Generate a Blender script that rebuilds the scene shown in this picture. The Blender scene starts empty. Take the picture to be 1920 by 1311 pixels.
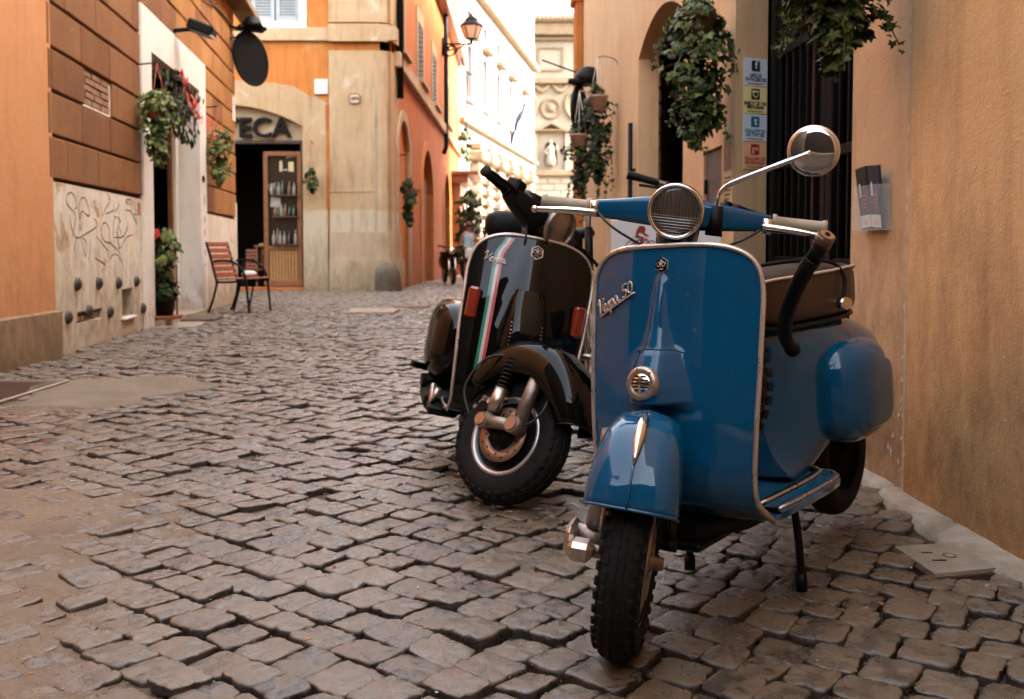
import bpy, bmesh, math, random
import numpy as np
from math import sin, cos, pi, radians, sqrt, atan2, exp
from mathutils import Vector, Matrix, noise
from mathutils.geometry import tessellate_polygon
random.seed(7); np.random.seed(7)
sc = bpy.context.scene
col = sc.collection

# ------------------------------------------------------------------ camera, sky, sun, exposure
cam = bpy.data.objects.new('camera', bpy.data.cameras.new('camera')); col.objects.link(cam); sc.camera = cam
cam.location = (0, 0, 0.85); cam.rotation_euler = (radians(90 - 2.606), 0, 0)
cd = cam.data; cd.sensor_fit = 'HORIZONTAL'; cd.sensor_width = 36; cd.lens = 35.0; cd.shift_y = -0.0602
cd.clip_start = 0.05; cd.clip_end = 500
cd.dof.use_dof = True; cd.dof.focus_distance = 2.2; cd.dof.aperture_fstop = 6.3
SUN_EL, SUN_AZ = radians(36), radians(91)        # azimuth measured clockwise from +Y
world = bpy.data.worlds.new('World'); sc.world = world; world.use_nodes = True
wn = world.node_tree; bg = wn.nodes['Background']
sky = wn.nodes.new('ShaderNodeTexSky'); sky.sky_type = 'NISHITA'; sky.sun_disc = False
sky.sun_elevation = SUN_EL; sky.sun_rotation = SUN_AZ; sky.dust_density = 5.0; sky.air_density = 1.0; sky.ozone_density = 0.6
hs = wn.nodes.new('ShaderNodeHueSaturation'); hs.inputs['Saturation'].default_value = 0.5
wm = wn.nodes.new('ShaderNodeMix'); wm.data_type = 'RGBA'; wm.blend_type = 'MULTIPLY'; wm.inputs[0].default_value = 1
wm.inputs[7].default_value = (1.0, 0.975, 0.92, 1)
wn.links.new(sky.outputs[0], hs.inputs['Color']); wn.links.new(hs.outputs[0], wm.inputs[6]); wn.links.new(wm.outputs[2], bg.inputs[0])
bg.inputs[1].default_value = 0.15
sl = bpy.data.lights.new('sun', 'SUN'); sun = bpy.data.objects.new('sun', sl); col.objects.link(sun)
sl.energy = 1.0; sl.angle = radians(10); sl.color = (1.0, 0.965, 0.91)
sdir = Vector((sin(SUN_AZ) * cos(SUN_EL), cos(SUN_AZ) * cos(SUN_EL), sin(SUN_EL)))
sun.rotation_euler = sdir.to_track_quat('Z', 'Y').to_euler(); sun.location = (0, 0, 30)
sc.view_settings.view_transform = 'Standard'; sc.view_settings.look = 'None'
sc.view_settings.exposure = 3.6; sc.view_settings.gamma = 1.0
sc.cycles.use_denoising = True
sc.cycles.use_adaptive_sampling = True; sc.cycles.adaptive_threshold = .025
sc.cycles.max_bounces = 5; sc.cycles.diffuse_bounces = 2; sc.cycles.glossy_bounces = 3; sc.cycles.transmission_bounces = 6
sc.cycles.caustics_reflective = False; sc.cycles.caustics_refractive = False

# ------------------------------------------------------------------ materials
class NT:
    def __init__(s, name):
        s.m = bpy.data.materials.new(name); s.m.use_nodes = True; s.t = s.m.node_tree
        s.b = s.t.nodes['Principled BSDF']; s._pos = None
    def n(s, typ, **kw):
        nd = s.t.nodes.new('ShaderNode' + typ)
        for k, v in kw.items(): setattr(nd, k, v)
        return nd
    def l(s, a, b): s.t.links.new(a, b)
    def pos(s):
        if s._pos is None: s._pos = s.n('NewGeometry').outputs['Position']
        return s._pos
    def obj(s): return s.n('TexCoord').outputs['Object']
    def noise(s, scale, detail=4, rough=.6, vec=None, dist=0., stretch=None):
        nd = s.n('TexNoise'); nd.inputs['Scale'].default_value = scale; nd.inputs['Detail'].default_value = detail
        nd.inputs['Roughness'].default_value = rough; nd.inputs['Distortion'].default_value = dist
        v = vec if vec is not None else s.pos()
        if stretch:
            mp = s.n('Mapping'); mp.inputs['Scale'].default_value = stretch; s.l(v, mp.inputs['Vector']); v = mp.outputs[0]
        s.l(v, nd.inputs['Vector']); return nd.outputs['Fac']
    def ramp(s, fac, lo, hi, a=0., b=1.):
        nd = s.n('MapRange'); nd.inputs[1].default_value = lo; nd.inputs[2].default_value = hi
        nd.inputs[3].default_value = a; nd.inputs[4].default_value = b; s.l(fac, nd.inputs[0]); return nd.outputs[0]
    def mix(s, fac, a, b, mode='MIX'):
        nd = s.n('Mix', data_type='RGBA', blend_type=mode)
        for i, v in ((0, fac), (6, a), (7, b)):
            if isinstance(v, (tuple, list)): nd.inputs[i].default_value = (*v[:3], 1)
            elif isinstance(v, (int, float)): nd.inputs[i].default_value = v
            else: s.l(v, nd.inputs[i])
        return nd.outputs[2]
    def math(s, op, a, b=0.):
        nd = s.n('Math', operation=op)
        for i, v in ((0, a), (1, b)):
            if isinstance(v, (int, float)): nd.inputs[i].default_value = v
            else: s.l(v, nd.inputs[i])
        return nd.outputs[0]
    def z(s):
        nd = s.n('SeparateXYZ'); s.l(s.pos(), nd.inputs[0]); return nd.outputs[2]
    def bump(s, h, strength=.4, dist=.01, prev=None):
        nd = s.n('Bump'); nd.inputs['Strength'].default_value = strength; nd.inputs['Distance'].default_value = dist
        s.l(h, nd.inputs['Height'])
        if prev is not None: s.l(prev, nd.inputs['Normal'])
        return nd.outputs[0]
    def set(s, **kw):
        names = dict(col='Base Color', rough='Roughness', metal='Metallic', coat='Coat Weight', coatr='Coat Roughness', normal='Normal',
                     trans='Transmission Weight', ior='IOR', spec='Specular IOR Level', alpha='Alpha', emit='Emission Color', emits='Emission Strength', sheen='Sheen Weight')
        for k, v in kw.items():
            i = s.b.inputs[names[k]]
            if isinstance(v, (tuple, list)): i.default_value = (*v[:3], 1)
            elif isinstance(v, (int, float)): i.default_value = v
            else: s.l(v, i)
        return s.m

def simple(name, c, rough=.5, metal=0., c2=None, scale=8., lo=.35, hi=.7, bump=0., bscale=60., bdist=.004, coat=0., coatr=.05, rvar=0., spec=.5):
    t = NT(name); cc = c
    if c2 is not None: cc = t.mix(t.ramp(t.noise(scale, 5, .65), lo, hi), c, c2)
    kw = dict(col=cc, rough=rough, metal=metal, coat=coat, coatr=coatr, spec=spec)
    if rvar: kw['rough'] = t.ramp(t.noise(scale * 2.3, 4, .7), .3, .7, max(.02, rough - rvar), rough + rvar)
    if bump: kw['normal'] = t.bump(t.noise(bscale, 5, .65), bump, bdist)
    return t.set(**kw)

def plaster(name, c1, c2, c3=None, dirt=None, dz=(0., 1.2), damp=0.75, pale=None, pz=None, scale=1.3, bump=.35, streak=.5, rough=.85, lowc=None, lowz=None):
    """c1/c2 broad mottling, c3 old patches, dirt = splash staining up from the street, streak = rain streaks"""
    t = NT(name)
    n1 = t.noise(scale, 4, .62, dist=.4); n2 = t.noise(scale * 4.7, 4, .65)
    c = t.mix(t.ramp(n1, .32, .68), c1, c2)
    c = t.mix(t.ramp(n2, .45, .8, 0, .5), c, tuple(x * .8 for x in c1))
    if lowc:
        edge = t.math('ADD', t.z(), t.ramp(t.noise(3.3, 5, .7), 0, 1, -.16, .16))
        c = t.mix(t.ramp(edge, lowz, lowz + .05, 1, 0), c, lowc)
    if c3:
        n3 = t.noise(scale * 1.9, 6, .7, dist=.6)
        c = t.mix(t.ramp(n3, .58, .66, 0, .85), c, c3)
    if pale:
        chips = t.noise(scale * 7, 6, .75, dist=.3)
        f = t.ramp(chips, .66, .69)
        if pz: f = t.math('MULTIPLY', f, t.ramp(t.z(), pz[0], pz[1], 1, 0))
        c = t.mix(f, c, pale)
    if dirt:
        st = t.noise(2.2, 4, .7, stretch=(3.5, 3.5, .45))
        if streak: c = t.mix(t.math('MULTIPLY', t.ramp(st, .5, .78), streak), c, dirt)
        h = t.math('ADD', t.z(), t.ramp(t.noise(4.5, 4, .75, stretch=(2, 2, .7)), .25, .75, -.55, .55))
        f = t.ramp(h, dz[0], dz[1], damp, 0)
        grain = t.ramp(t.noise(9, 4, .75), .3, .66, .5, 1)
        c = t.mix(t.math('MULTIPLY', f, grain), c, dirt)
    hgt = t.mix(.35, t.noise(14, 4, .65), t.noise(95, 2, .7))
    return t.set(col=c, rough=rough, normal=t.bump(hgt, bump, .02), spec=.25)

# ------------------------------------------------------------------ mesh helpers
class MB:
    def __init__(s): s.v = []; s.f = []; s.sm = []; s.tone = None
    def add(s, vs, fs, smooth=False):
        o = len(s.v); s.v.extend([tuple(p) for p in vs]); s.f.extend([tuple(i + o for i in f) for f in fs]); s.sm.extend([smooth] * len(fs)); return s
    def box(s, c, d, b=0., rot=None, smooth=False):
        x, y, z = d[0] / 2, d[1] / 2, d[2] / 2
        if b <= 0:
            vs = [(sx * x, sy * y, sz * z) for sx in (-1, 1) for sy in (-1, 1) for sz in (-1, 1)]
            fs = [(0, 1, 3, 2), (4, 6, 7, 5), (0, 4, 5, 1), (2, 3, 7, 6), (0, 2, 6, 4), (1, 5, 7, 3)]
        else:
            b = min(b, x * .95, y * .95, z * .95); vs = []; idx = {}
            for sx in (-1, 1):
                for sy in (-1, 1):
                    for sz in (-1, 1):
                        for a in range(3):
                            q = [sx * (x - b), sy * (y - b), sz * (z - b)]; q[a] = (sx * x, sy * y, sz * z)[a]
                            idx[(sx, sy, sz, a)] = len(vs); vs.append(tuple(q))
            fs = []
            for a in range(3):
                o1, o2 = (a + 1) % 3, (a + 2) % 3
                for sg in (-1, 1):
                    loop = []
                    for p, q in ((-1, -1), (1, -1), (1, 1), (-1, 1)):
                        k = [0, 0, 0]; k[a] = sg; k[o1] = p; k[o2] = q; loop.append(idx[(*k, a)])
                    fs.append(tuple(loop if sg > 0 else loop[::-1]))
            for a in range(3):
                o1, o2 = (a + 1) % 3, (a + 2) % 3
                for p in (-1, 1):
                    for q in (-1, 1):
                        k0 = [0, 0, 0]; k1 = [0, 0, 0]; k0[a] = -1; k1[a] = 1
                        for k in (k0, k1): k[o1] = p; k[o2] = q
                        loop = [idx[(*k0, o1)], idx[(*k1, o1)], idx[(*k1, o2)], idx[(*k0, o2)]]
                        fs.append(tuple(loop if p * q < 0 else loop[::-1]))
            for sx in (-1, 1):
                for sy in (-1, 1):
                    for sz in (-1, 1):
                        t3 = (idx[(sx, sy, sz, 0)], idx[(sx, sy, sz, 1)], idx[(sx, sy, sz, 2)])
                        fs.append(t3 if sx * sy * sz > 0 else t3[::-1])
        if rot is not None: vs = [rot @ Vector(p) for p in vs]
        return s.add([(p[0] + c[0], p[1] + c[1], p[2] + c[2]) for p in vs], fs, smooth)
    def grid(s, P, closeu=False, closev=False, smooth=True, flip=False):
        nu, nv = len(P), len(P[0]); fs = []
        for i in range(nu if closeu else nu - 1):
            for j in range(nv if closev else nv - 1):
                a, b, c, d = i * nv + j, ((i + 1) % nu) * nv + j, ((i + 1) % nu) * nv + (j + 1) % nv, i * nv + (j + 1) % nv
                fs.append((a, d, c, b) if flip else (a, b, c, d))
        return s.add([p for row in P for p in row], fs, smooth)
    def tube(s, pts, r, n=10, caps=True, smooth=True, closed=False, up=None, flat=1.):
        pts = [Vector(p) for p in pts]; m = len(pts); rings = []
        rr = r if isinstance(r, (list, tuple)) else [r] * m
        pu = None
        for i, p in enumerate(pts):
            a = pts[(i - 1) % m] if (closed or i > 0) else pts[0]; b = pts[(i + 1) % m] if (closed or i < m - 1) else pts[-1]
            d = (b - a).normalized() if (b - a).length > 1e-9 else Vector((0, 0, 1))
            if pu is None:
                u = Vector(up) if up else (Vector((0, 0, 1)) if abs(d.z) < .9 else Vector((1, 0, 0)))
            else: u = pu
            u = (u - d * u.dot(d)).normalized(); w = d.cross(u); pu = u
            rings.append([p + u * (rr[i] * cos(2 * pi * k / n)) + w * (rr[i] * flat * sin(2 * pi * k / n)) for k in range(n)])
        o = len(s.v); s.grid(rings, closeu=closed, closev=True, smooth=smooth, flip=False)
        if caps and not closed:
            s.f.append(tuple(o + k for k in range(n))); s.sm.append(False)
            s.f.append(tuple(o + (m - 1) * n + k for k in reversed(range(n)))); s.sm.append(False)
        return s
    def lathe(s, prof, n=32, M=None, smooth=True):
        """prof: (radius, height) about local z"""
        rings = [[(r * cos(2 * pi * k / n), r * sin(2 * pi * k / n), h) for k in range(n)] for r, h in prof]
        if M is not None: rings = [[M @ Vector(p) for p in q] for q in rings]
        return s.grid(rings, closev=True, smooth=smooth, flip=True)
    def poly(s, pts, smooth=False): return s.add(pts, [tuple(range(len(pts)))], smooth)
    def prism(s, outline, y0, y1, holes=()):
        """outline of (x,z) extruded along y"""
        loops = [list(outline)] + [list(h) for h in holes]
        tris = tessellate_polygon([[Vector((a, b, 0)) for a, b in lp] for lp in loops])
        flat = [p for lp in loops for p in lp]; n = len(flat)
        vs = [(a, y0, b) for a, b in flat] + [(a, y1, b) for a, b in flat]; fs = []
        for t3 in tris:
            (ax, az), (bx, bz), (cx, cz) = (flat[i] for i in t3)
            ccw = (bx - ax) * (cz - az) - (bz - az) * (cx - ax) > 0
            t3 = tuple(t3) if ccw else tuple(t3)[::-1]
            fs.append(t3); fs.append(tuple(i + n for i in t3[::-1]))
        o = 0
        for lp in loops:
            m = len(lp); area = sum(lp[i][0] * lp[(i + 1) % m][1] - lp[(i + 1) % m][0] * lp[i][1] for i in range(m))
            for i in range(m):
                a, b = o + i, o + (i + 1) % m
                q = (a, a + n, b + n, b); outer = (lp is loops[0])
                fs.append(q if (area > 0) == outer else q[::-1])
            o += m
        return s.add(vs, fs)
    def xform(s, M): s.v = [tuple(M @ Vector(p)) for p in s.v]; return s
    def build(s, name, m, parent=None, M=None, autosmooth=None):
        if M is not None: s.xform(M)
        me = bpy.data.meshes.new(name); me.from_pydata(s.v, [], s.f); me.materials.append(m)
        me.polygons.foreach_set('use_smooth', s.sm)
        if s.tone is not None:
            at = me.attributes.new('tone', 'FLOAT', 'POINT'); at.data.foreach_set('value', s.tone)
        if autosmooth: me.set_sharp_from_angle(angle=radians(autosmooth))
        me.update(); return link(name, me, parent)

def link(name, me, parent=None):
    o = bpy.data.objects.new(name, me); col.objects.link(o)
    if parent is not None: o.parent = parent
    return o
def tag(o, label=None, cat=None, group=None, kind=None):
    if label: o['label'] = label
    if cat: o['category'] = cat
    if group: o['group'] = group
    if kind: o['kind'] = kind
    return o
def thing(name, label, cat, loc=(0, 0, 0), rotz=0., group=None, kind=None):
    o = bpy.data.objects.new(name, None); col.objects.link(o); o.empty_display_size = .1
    o.location = loc; o.rotation_euler = (0, 0, rotz); return tag(o, label, cat, group, kind)
def copy_tree(o, parent=None):
    c = o.copy(); col.objects.link(c)
    if parent is not None: c.parent = parent
    for ch in list(o.children): copy_tree(ch, c)
    return c
def smooth_path(pts, n=8, closed=False):
    pts = [Vector(p) for p in pts]; out = []; m = len(pts)
    for i in range(m if closed else m - 1):
        p0 = pts[(i - 1) % m] if (closed or i > 0) else pts[0] * 2 - pts[1]
        p1, p2 = pts[i], pts[(i + 1) % m]
        p3 = pts[(i + 2) % m] if (closed or i < m - 2) else pts[-1] * 2 - pts[-2]
        for k in range(n):
            t = k / n
            out.append(.5 * (2 * p1 + (p2 - p0) * t + (2 * p0 - 5 * p1 + 4 * p2 - p3) * t * t + (3 * p1 - p0 - 3 * p2 + p3) * t ** 3))
    if not closed: out.append(pts[-1])
    return out
def interp(x, xs, ys): return float(np.interp(x, xs, ys))
def text(name, body, size, m, parent, loc, rot=(pi / 2, 0, 0), ext=.001, align='CENTER', bold=0., sx=1.):
    cu = bpy.data.curves.new(name, 'FONT'); cu.body = body; cu.size = size; cu.extrude = ext; cu.align_x = align; cu.align_y = 'CENTER'; cu.offset = bold
    cu.resolution_u = 3
    ob = bpy.data.objects.new('tmp', cu); me = bpy.data.meshes.new_from_object(ob); bpy.data.objects.remove(ob)
    me.materials.clear(); me.materials.append(m)
    o = link(name, me, parent); o.location = loc; o.rotation_euler = rot; o.scale = (sx, 1, 1); return o
def ground_drop(y): return -.0165 * math.log1p(exp(min(40, (y - 9) * 1.3))) / 1.3
def sstep(a, b, x):
    t = min(1., max(0., (x - a) / (b - a))); return t * t * (3 - 2 * t)
# ------------------------------------------------------------------ street: bedding sheet, cobbles, slabs
def wallF(y): return 1.4658 - .0401 * y
def sand_mask(x, y):
    n = noise.noise(Vector((x * 1.7, y * 1.7, 3.1))) * .30 + noise.noise(Vector((x * 5, y * 5, 9.1))) * .10
    a = sstep(-.30, .42, (-.90 - .16 * (y - 2.4) - x) + n)
    return a * sstep(0, .7, 3.9 - y + n * .8)
def bed_z(x, y):
    n = noise.noise(Vector((x * 9, y * 9, 0))) * .5 + noise.noise(Vector((x * 31, y * 31, 5))) * .35
    m = sand_mask(x, y)
    z = ground_drop(y) - .022 + .009 * n + m * (.0265 + .0035 * n + .006 * noise.noise(Vector((x * 3.1, y * 3.1, 7))))
    if y > 27: z += .016 * sstep(27, 31, y)
    return z
def t_ground():
    t = NT('bedding_soil')
    n1 = t.noise(2.2, 6, .65, dist=.5); n2 = t.noise(38, 5, .75); n3 = t.noise(210, 3, .7)
    c = t.mix(t.ramp(n1, .3, .7), (.24, .168, .108), (.155, .105, .067))
    c = t.mix(t.ramp(n2, .42, .72, 0, .55), c, (.12, .078, .05))
    c = t.mix(t.ramp(n3, .62, .72, 0, .6), c, (.42, .33, .25))
    ms = t.n('Attribute', attribute_name='tone').outputs['Fac']
    c = t.mix(t.ramp(ms, .05, .6, .8, 0), c, (.034, .021, .013))          # damp joint filling, dry sand where it lies deep
    h = t.mix(.4, n2, n3)
    return t.set(col=c, rough=t.ramp(n2, .3, .7, .62, .9), normal=t.bump(h, .55, .008), spec=.3)
M_soil = t_ground()
def t_stone():
    t = NT('basalt_cobble')
    at = t.n('Attribute', attribute_name='tone').outputs['Fac']
    c = t.mix(at, (.028, .021, .015), (.158, .110, .070))
    n1 = t.noise(14, 6, .7, dist=.3); n2 = t.noise(90, 5, .75); n0 = t.noise(1.1, 4, .6)
    c = t.mix(t.ramp(n1, .455, .54, 0, .72), c, (.165, .104, .058))       # trodden-in dust
    c = t.mix(t.ramp(n0, .42, .68, 0, .5), c, (.19, .142, .098))
    c = t.mix(t.ramp(n2, .60, .75, 0, .5), c, (.055, .04, .03))
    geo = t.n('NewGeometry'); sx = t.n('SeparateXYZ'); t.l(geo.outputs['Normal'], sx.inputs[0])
    c = t.mix(t.ramp(sx.outputs[2], .25, .8, .92, 0), c, (.028, .018, .012))  # soil clinging to the flanks, its dark tone also painting in shade
    vor = t.n('TexVoronoi', feature='SMOOTH_F1'); vor.inputs['Scale'].default_value = 26; t.l(t.pos(), vor.inputs['Vector'])
    h = t.mix(.5, t.mix(.35, n2, t.noise(240, 3, .7)), n1)
    nb = t.bump(h, .85, .008); nb = t.bump(vor.outputs['Distance'], .4, .010, nb)
    return t.set(col=c, rough=t.ramp(n1, .42, .60, .20, .52), normal=nb, spec=.85)
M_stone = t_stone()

street = thing('street', 'cobbled street of worn square basalt setts between ochre houses', None, kind='structure')
xs = [-90, -50, -25, -14, -9, -6.5, -5.2, -4.6] + list(np.arange(-4.2, 1.9, .032)) + [2.2, 3, 4.5, 7, 12, 25, 50, 90]
ys = [-60, -30, -12, -6, -3, -1, 0, .5] + list(np.arange(.9, 6.5, .032))
y = 6.5
while y < 40: ys.append(y); y += .032 * (y / 6.2) ** 1.7
ys += [42, 48, 56, 70, 95, 140, 220, 380]
g = MB(); g.grid([[(x, y, bed_z(x, y) if (-4.3 < x < 2 and .8 < y < 40) else ground_drop(y) - (.022 if y < 28 else .005)) for y in ys] for x in xs], flip=False)
g.tone = [(sand_mask(x, y) if (-4.3 < x < 2 and .8 < y < 6) else (.25 if y < 27 else 1.)) for x in xs for y in ys]
g.build('bedding_soil', M_soil, street)

SLABS = []      # keep-out boxes (polygons) for cobbles
def inside(poly, x, y):
    c = False; n = len(poly)
    for i in range(n):
        (x1, y1), (x2, y2) = poly[i], poly[(i + 1) % n]
        if (y1 > y) != (y2 > y) and x < (x2 - x1) * (y - y1) / (y2 - y1) + x1: c = not c
    return c
plate_poly = [(1.06, 2.735), (1.075, 2.50), (1.285, 2.555), (1.30, 2.785)]
grate_poly = [(-3.34, 5.0), (-2.71, 5.0), (-2.71, 6.06), (-3.34, 6.06)]
patch_poly = [(-2.30 + .46 * cos(a) * (1 + .22 * sin(3 * a) + .10 * sin(7 * a)), 5.66 + .70 * sin(a) * (1 + .16 * cos(2 * a) + .10 * sin(5 * a + 1))) for a in np.linspace(0, 2 * pi, 28, endpoint=False)]
cover1_poly = [(-2.15, 12.7), (-1.52, 12.7), (-1.52, 13.5), (-2.15, 13.5)]
cover2_poly = [(-1.72, 14.25), (-1.22, 14.25), (-1.22, 14.75), (-1.72, 14.75)]
sill_poly = [(-3.75, 10.3), (-3.3, 10.3), (-3.55, 12.6), (-4.1, 12.6)]
def edge_w(y): return .06 + .085 * sstep(2.2, 2.6, y) * sstep(3.6, 2.9, y) + .035 * noise.noise(Vector((y * 2.3, 1.7, 0))) + .03 * sstep(3.2, 5, y)
edge_poly = [(wallF(y) - edge_w(y), y) for y in np.arange(1.2, 13.4, .12)] + [(wallF(13.4) + .1, 13.4), (wallF(1.2) + .1, 1.2)]
keepout = [plate_poly, grate_poly, patch_poly, cover1_poly, cover2_poly, sill_poly, edge_poly]

def warp(a, q):
    th = radians(-43); x = a * cos(th) - q * sin(th); y = a * sin(th) + q * cos(th)
    y += 6.0
    x += .05 * sin(y * .55 + 1) + .03 * sin(x * 1.9 + y * .8)
    t = x - .45; y += .42 * (math.log1p(exp(min(30, t * 5))) / 5)
    y += .05 * sin(x * 1.3 + .7) - .03 * x * x * .6
    return x, y
def in_view(x, y):
    if y < 1.35 or y > 31: return False
    if x > wallF(y) + .03: return False
    if x < -.56 * y - .45 or x > .56 * y + .35: return False
    if y < 7.5 and x < -3.42: return False
    if 7.5 <= y < 16.5 and x < -2.484 - .127 * y + .05: return False
    if y > 22.2 and x < -2.6: return False
    if x < -7: return False
    return True
rng = np.random.RandomState(3)
stones = []
q = -14.; j = 0
while q < 34:
    rw = .107 + rng.uniform(-.013, .013)
    a = -26 + rng.uniform(0, .1)
    while a < 26:
        ln = rng.uniform(.088, .142)
        cx, cy = warp(a + ln / 2, q + rw / 2)
        if in_view(cx, cy):
            gap = rng.uniform(-.0005, .0048)
            pts = []
            for (da, dq) in ((gap, gap), (ln - gap, gap), (ln - gap, rw - gap), (gap, rw - gap)):
                px, py = warp(a + da, q + dq); pts.append((px + rng.uniform(-.007, .007), py + rng.uniform(-.007, .007)))
            if not any(inside(kp, cx, cy) for kp in keepout) and rng.rand() > .006: stones.append((cy, cx, pts))
        a += ln
    q += rw; j += 1
stones.sort(key=lambda s: (0 if abs(s[1]) < .53 * s[0] + .03 and s[0] > 1.78 else 1, s[0]))
def stone_mesh(pts, y, r):
    if y < 4.2: n, rings = 26, ((.4, .0), (.74, .06), (.92, .28), (.98, .8), (1.0, 2.6), (1.0, 11))
    elif y < 9: n, rings = 12, ((.66, .1), (.955, .6), (1.0, 2.4), (1.0, 11))
    else: n, rings = 8, ((.93, .5), (1.0, 3.), (1.0, 11))
    P = np.array(pts); c = P.mean(0); dome = r.uniform(.0014, .0042); h0 = r.normal(0, .0040); tx, ty = r.normal(0, .036, 2)
    zt = ground_drop(c[1]) + h0
    ang = np.arange(n) / n * 2 * pi + pi / n
    rad = (np.abs(np.cos(ang)) ** 8. + np.abs(np.sin(ang)) ** 8.) ** (-1 / 8.)
    rad = rad * (1 + r.normal(0, .030, n) - .12 * (r.rand(n) < .05))
    u, v = rad * np.cos(ang), rad * np.sin(ang)
    dv = dome * (1 + r.normal(0, .18, n))
    vs = []; lump = r.normal(0, .0013, n)
    def world(uu, vv, dz):
        s, t = (uu + 1) / 2, (vv + 1) / 2
        xy = ((1 - s) * (1 - t))[:, None] * P[0] + (s * (1 - t))[:, None] * P[1] + (s * t)[:, None] * P[2] + ((1 - s) * t)[:, None] * P[3]
        z = zt + dz + (xy[:, 0] - c[0]) * tx + (xy[:, 1] - c[1]) * ty
        return np.concatenate([xy, z[:, None]], 1)
    vs.append(world(np.array([0.]), np.array([0.]), np.array([dome * .25 + r.normal(0, .0012)])))
    for rr, k in rings: vs.append(world(u * rr, v * rr, dome * .2 - dv * k + lump * (1 if rr < .97 else 0)))
    fs = [(0, 1 + i, 1 + (i + 1) % n) for i in range(n)]
    for q_ in range(len(rings) - 1):
        o = 1 + q_ * n
        fs += [(o + i, o + n + i, o + n + (i + 1) % n, o + (i + 1) % n) for i in range(n)]
    return np.concatenate(vs), fs
field = MB(); tones = []
for k, (cy, cx, pts) in enumerate(stones):
    vs, fs = stone_mesh(pts, cy, rng); tone = float(np.clip(rng.normal(.5, .24), 0, 1))
    if k < 300:
        o = (pts[0][0], pts[0][1], 0); mb = MB(); c0 = np.array([cx, cy, ground_drop(cy)])
        mb.add(vs - c0, fs, True); mb.tone = [tone] * len(vs)
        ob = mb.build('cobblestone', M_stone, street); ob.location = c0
    else:
        o = len(field.v); field.v.extend(map(tuple, vs)); field.f.extend([tuple(i + o for i in f) for f in fs]); field.sm.extend([True] * len(fs)); tones.extend([tone] * len(vs))
field.tone = tones
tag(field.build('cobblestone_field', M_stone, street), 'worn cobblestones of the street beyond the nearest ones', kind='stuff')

# pebbles and grit lying in the joints (uncountable)
gr = MB(); rg = np.random.RandomState(11)
for i in range(5200):
    y = 1.6 + 5.5 * rg.rand() ** 2.0; x = rg.uniform(-.55 * y, min(.55 * y, wallF(y)))
    s = rg.uniform(.0012, .0036) * (1.9 if rg.rand() < .04 else 1); zz = bed_z(x, y) + .003 + (.02 if rg.rand() < .12 else 0) * (1 - sand_mask(x, y))
    vs = [(x + s * 1.3 * rg.uniform(.6, 1) * a, y + s * rg.uniform(.6, 1) * b, zz + s * c) for a, b, c in ((1, 0, 0), (-1, 0, 0), (0, 1, 0), (0, -1, 0), (0, 0, .8), (0, 0, -.5))]
    gr.add(vs, [(0, 2, 4), (2, 1, 4), (1, 3, 4), (3, 0, 4)], False)
M_grit = simple('grit', (.42, .31, .22), .85, c2=(.2, .13, .09), scale=40)
tag(gr.build('grit', M_grit, street), 'grit and tiny pebbles lying in the joints', kind='stuff')
# moss tufts in a few joints
M_moss = simple('joint_weed', (.05, .075, .018), .8, c2=(.09, .09, .03), scale=60)
for (x, y, n) in ((-.10, 3.12, 46), (-.16, 3.05, 24), (.13, 2.62, 14), (1.17, 2.42, 26), (.66, 1.93, 18), (-1.02, 1.83, 18)):
    mb = MB()
    for i in range(n):
        px, py = x + rg.normal(0, .028), y + rg.normal(0, .018); a = rg.uniform(0, 2 * pi); l = rg.uniform(.008, .024); w = .0035
        z0 = ground_drop(y) - .014
        mb.add([(px - w * sin(a), py + w * cos(a), z0), (px + w * sin(a), py - w * cos(a), z0), (px + l * cos(a) * .8, py + l * sin(a) * .8, z0 + l)], [(0, 1, 2)])
    o = tag(mb.build('joint_weed', M_moss, street), 'small green weed growing in a cobble joint', kind='stuff')

# scraps of litter caught between the stones
M_lit = [simple('litter_white', (.62, .56, .48), .7), simple('litter_orange', (.48, .20, .08), .7)]
for k, m_ in enumerate(M_lit):
    mb = MB()
    for i in range(26):
        y = 1.85 + 3.2 * rg.rand(); x = rg.uniform(-.5 * y, min(.52 * y, wallF(y) - .05)); a = rg.uniform(0, pi); l = rg.uniform(.004, .011); R_ = Matrix.Rotation(a, 3, 'Z')
        mb.box((x, y, ground_drop(y) - .004 + .008 * rg.rand()), (l * 2, l * .8, .002 + .003 * k), .0005, rot=R_)
    tag(mb.build('litter', m_, street), ('pale', 'orange')[k] + ' scraps of litter caught between the stones', kind='stuff')
# pale kerb strip of rubbed stone along the right wall
M_kerb = simple('pale_kerb_stone', (.40, .315, .23), .8, c2=(.19, .13, .085), scale=7, lo=.38, hi=.72, bump=.7, bscale=50, bdist=.01)
kb = MB(); rows = []
for y in list(np.arange(1.2, 5, .018)) + list(np.arange(5, 13.5, .25)):
    w = edge_w(y); row = []
    for k in range(13):
        t = k / 12; x = wallF(y) - w - (.012 * noise.noise(Vector((y * 11, 3, 1))) if k < 3 else 0) + (w + .06) * t
        z = ground_drop(y) - .012 + .016 * sstep(0, .18, t) + .004 * noise.noise(Vector((x * 9, y * 7, 2))) + .0025 * noise.noise(Vector((x * 30, y * 30, 2))) + .010 * t - .02 * max(0, 1 - abs(((y * 1.9 + .3 * noise.noise(Vector((x * 4, y, 0)))) % 1) - .5) / .03)
        if k == 0: z -= .03; 
        row.append((x, y, z))
    rows.append(row)
kb.grid(rows, flip=True); kerb = kb.build('kerb_strip', M_kerb); tag(kerb, kind='structure')

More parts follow.
